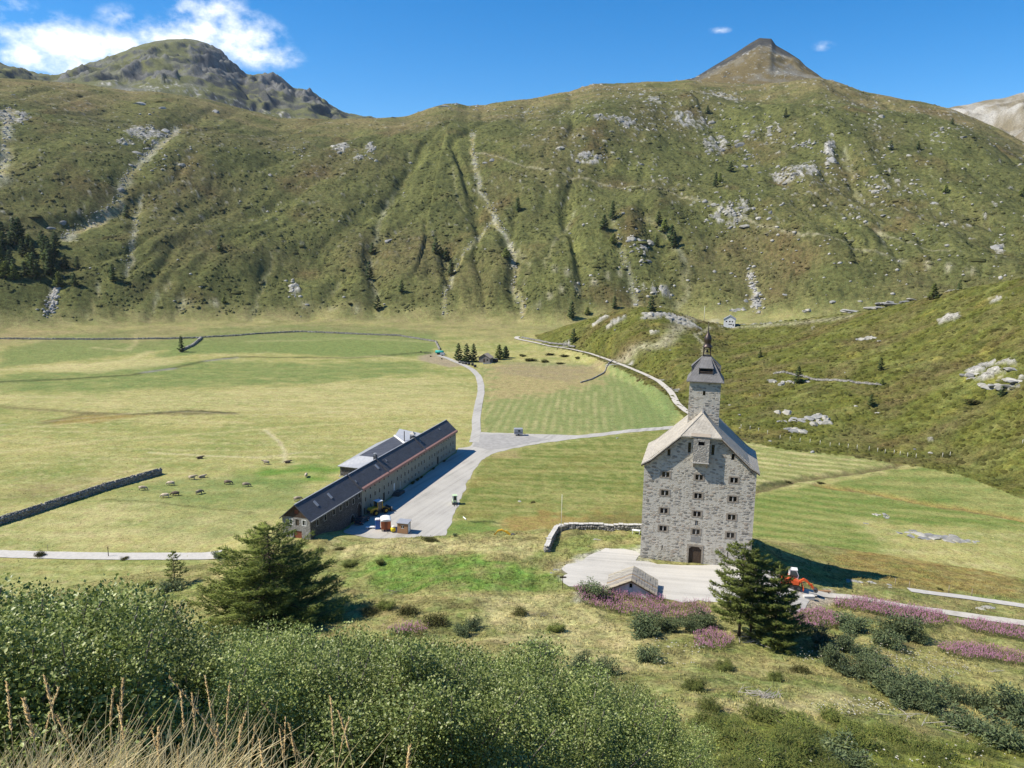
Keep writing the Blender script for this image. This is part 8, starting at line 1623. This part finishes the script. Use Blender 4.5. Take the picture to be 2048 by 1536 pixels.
# ------------------------------------------------------------------ farm below the hillside and the white house
def farm():
    def fz(X, Y): return 800 + X / 6.827, 640 + Y / 6.827
    p = pix(*fz(1150, 585), 250); yaw = radians(-20); T = thing('farm_hut', 'grey weathered farm hut among spruces at the end of the track', 'hut', (p[0], p[1], p[2] - .1), yaw); w, l, e, r = 3.2, 4.6, 3.0, 5.0
    m = MB(); wall_open(m, -w, w, -1, r, [(-.5, .5, .3, 2.3), (1.3, 2.2, 1.2, 2.1)], lambda u, q, d: (u, -l / 2 * 0 + d, q), .2, [(-(r - e) / w, 1, r), ((r - e) / w, 1, r)])
    for s in (-1, 1): m.add([(s * w, 0, -1), (s * w, l, -1), (s * w, l, e), (s * w, 0, e)], [(0, 1, 2, 3)])
    m.add([(-w, l, -1), (w, l, -1), (w, l, e), (0, l, r), (-w, l, e)], [(0, 1, 2, 3, 4)]); m.build('wall', material('grey_boards', (.16, .15, .15), .9, nscale=2, namp=.3), T); slab_roof('roof', [[(-w - .4, -.5, e - .25), (0, -.5, r), (0, l + .4, r), (-w - .4, l + .4, e - .25)], [(w + .4, -.5, e - .25), (w + .4, l + .4, e - .25), (0, l + .4, r), (0, -.5, r)]], .15, M_board, T); MB().box(-.5, .5, .1, .14, .3, 2.3).build('door', M_dwood, T); MB().box(1.3, 2.2, .1, .14, 1.2, 2.1).build('window', M_glass, T)
    q = pix(*fz(1285, 570), 250); T = thing('log_pile', 'dark lean-to stack at the right side of the farm hut', 'lean-to', tuple(q), yaw); MB().box(-2, 2, -.8, .8, 0, 1.6).build('stack', M_dwood, T, bevel=.05); MB().box(-2.2, 2.2, -1, 1, 1.6, 1.75).build('cover', M_steel, T)
    for k, (X, Y) in enumerate([(820, 588), (865, 600), (905, 605), (945, 612), (990, 622), (1025, 645)]):
        q = pix(*fz(X, Y), 250); T = thing('silage_bale', ('leftmost silage bale, nearest the track bend', 'second silage bale from the left', 'third silage bale from the left', 'fourth silage bale from the left', 'fifth silage bale from the left', 'silage bale set nearest the camera, right end of the row')[k], 'bale', (q[0], q[1], q[2] + .6), radians(60 + 9 * k), 'silage bales beside the farm track'); b = MB(); b.wheel((0, 0, 0), .75, 1.25, 20); b.build('wrap', M_foil, T, bevel=.1); b = MB(); b.wheel((0, -.63, 0), .55, .03, 16); b.build('wrap_end', M_foilw, T)
    q = pix(*fz(540, 470), 250); T = thing('slurry_tanker', 'turquoise tank trailer at the end of the farm track', 'tanker', (q[0], q[1], q[2]), radians(-15)); b = MB(); b.tube([(-2.4, 0, 1.45), (-2.2, 0, 1.45), (2.2, 0, 1.45), (2.4, 0, 1.45)], [.6, .9, .9, .6], 16); b.build('tank', M_teal, T, smooth=True)
    for x in (-.7, .7):
        for s in (-1, 1): wv = MB(); wv.wheel((x, s * .95, .5), .5, .35, 16); wv.build('wheel', M_tyre, T)
    MB().tube([(2.2, 0, .8), (3.5, 0, .6)], .08, 6).build('drawbar', M_steel, T)
    q = pix(*fz(582, 490), 250); T = thing('farm_trailer', 'pale box trailer right of the turquoise tank', 'trailer', tuple(q), radians(-10)); MB().box(-1.3, 1.3, -.8, .8, .5, 1.7).build('box_body', M_metal, T, bevel=.05)
    for s in (-1, 1): wv = MB(); wv.wheel((0, s * .75, .35), .35, .2, 12); wv.build('wheel', M_tyre, T)
    q = pix(*fz(375, 460), 250); T = thing('hay_rake', 'dark farm implement on the bare ground left of the tank', 'implement', tuple(q), .2); MB().tube([(-2, 0, .6), (2, 0, .6)], .1, 6).build('frame', M_steel, T)
    for k in range(6): wv = MB(); wv.wheel((-1.8 + k * .7, 0, .5), .5, .05, 12, 0, 'x'); wv.build('rake_wheel', M_steel, T)
    for k, (X, Y, lab) in enumerate([(285, 440, 'small dark feed tub, leftmost at the farm'), (418, 502, 'small dark feed tub in the middle'), (570, 535, 'small dark feed tub beside the track')]): q = pix(*fz(X, Y), 250); b = MB(); b.lathe([(.4, 0), (.5, .5), (.44, .5), (.36, .06)], 12); o = b.build('feed_tub', M_foil); o.location = tuple(q); tag(o, lab, 'tub', 'feed tubs at the farm')
    q = pix(*fz(1190, 600), 250); T = thing('water_trough', 'long pale trough in front of the farm hut', 'trough', tuple(q), .12); b = MB(); b.box(-2.2, 2.2, -.4, .4, 0, .5); b.build('basin', M_concrete, T, bevel=.03); MB().box(-2.05, 2.05, -.28, .28, .49, .505).build('water', M_cglass, T)
    # white house on the saddle
    q = pix(1458, 656, 200); T = thing('white_house', 'small white gabled house on the saddle behind the bell turret', 'house', (q[0], q[1], q[2] + .9), radians(-18)); w, l, e, r = 3.1, 7.2, 4.1, 6.0; m = MB(); ops = [(-2.0, -1.2, 2.3, 3.1), (-.2, .6, 2.3, 3.1), (1.3, 2.0, 2.3, 3.1), (-.4, 1.6, .9, 1.4), (1.9, 2.5, .2, 1.3)]
    wall_open(m, -w, w, -2, r, ops, lambda u, z, d: (u, d, z), .25, [(-(r - e) / w, 1, r), ((r - e) / w, 1, r)])
    for s in (-1, 1): m.add([(s * w, 0, -2), (s * w, l, -2), (s * w, l, e), (s * w, 0, e)], [(0, 1, 2, 3)])
    m.add([(-w, l, -2), (w, l, -2), (w, l, e), (0, l, r), (-w, l, e)], [(0, 1, 2, 3, 4)]); m.build('wall', material('white_render', (.68, .68, .67), .85, nscale=1, namp=.06), T); slab_roof('roof', [[(-w - .3, -.3, e - .17), (0, -.3, r), (0, l + .3, r), (-w - .3, l + .3, e - .17)], [(w + .3, -.3, e - .17), (w + .3, l + .3, e - .17), (0, l + .3, r), (0, -.3, r)]], .14, M_metal, T)
    for a, b_, c, d in ops: o = MB(); o.box(a, b_, .1, .14, c, c + .06); o.box(a, b_, .1, .14, d - .06, d); o.box((a + b_) / 2 - .03, (a + b_) / 2 + .03, .1, .14, c, d); fr = o.build('window', M_frame, T); MB().box(a, b_, .16, .18, c, d).build('pane', M_glass, fr)
farm()

# ------------------------------------------------------------------ the thin mountain air
def haze():
    z0 = float(Z.min()) - 1.0; z1 = float(Z.max()) + 12.0; m = MB().box(-5600, 5600, -5600, 5600, z0, z1); mt = bpy.data.materials.new('thin_air'); mt.use_nodes = True; nt = mt.node_tree; nt.nodes.clear(); o_ = nt.nodes.new('ShaderNodeOutputMaterial'); v = nt.nodes.new('ShaderNodeVolumePrincipled')
    v.inputs['Color'].default_value = (.80, .88, 1.0, 1); v.inputs['Density'].default_value = 3.0e-5; v.inputs['Anisotropy'].default_value = .25; nt.links.new(v.outputs[0], o_.inputs['Volume']); tag(m.build('haze', mt), 'thin blue mountain haze in the valley air', 'haze', kind='stuff')
haze()
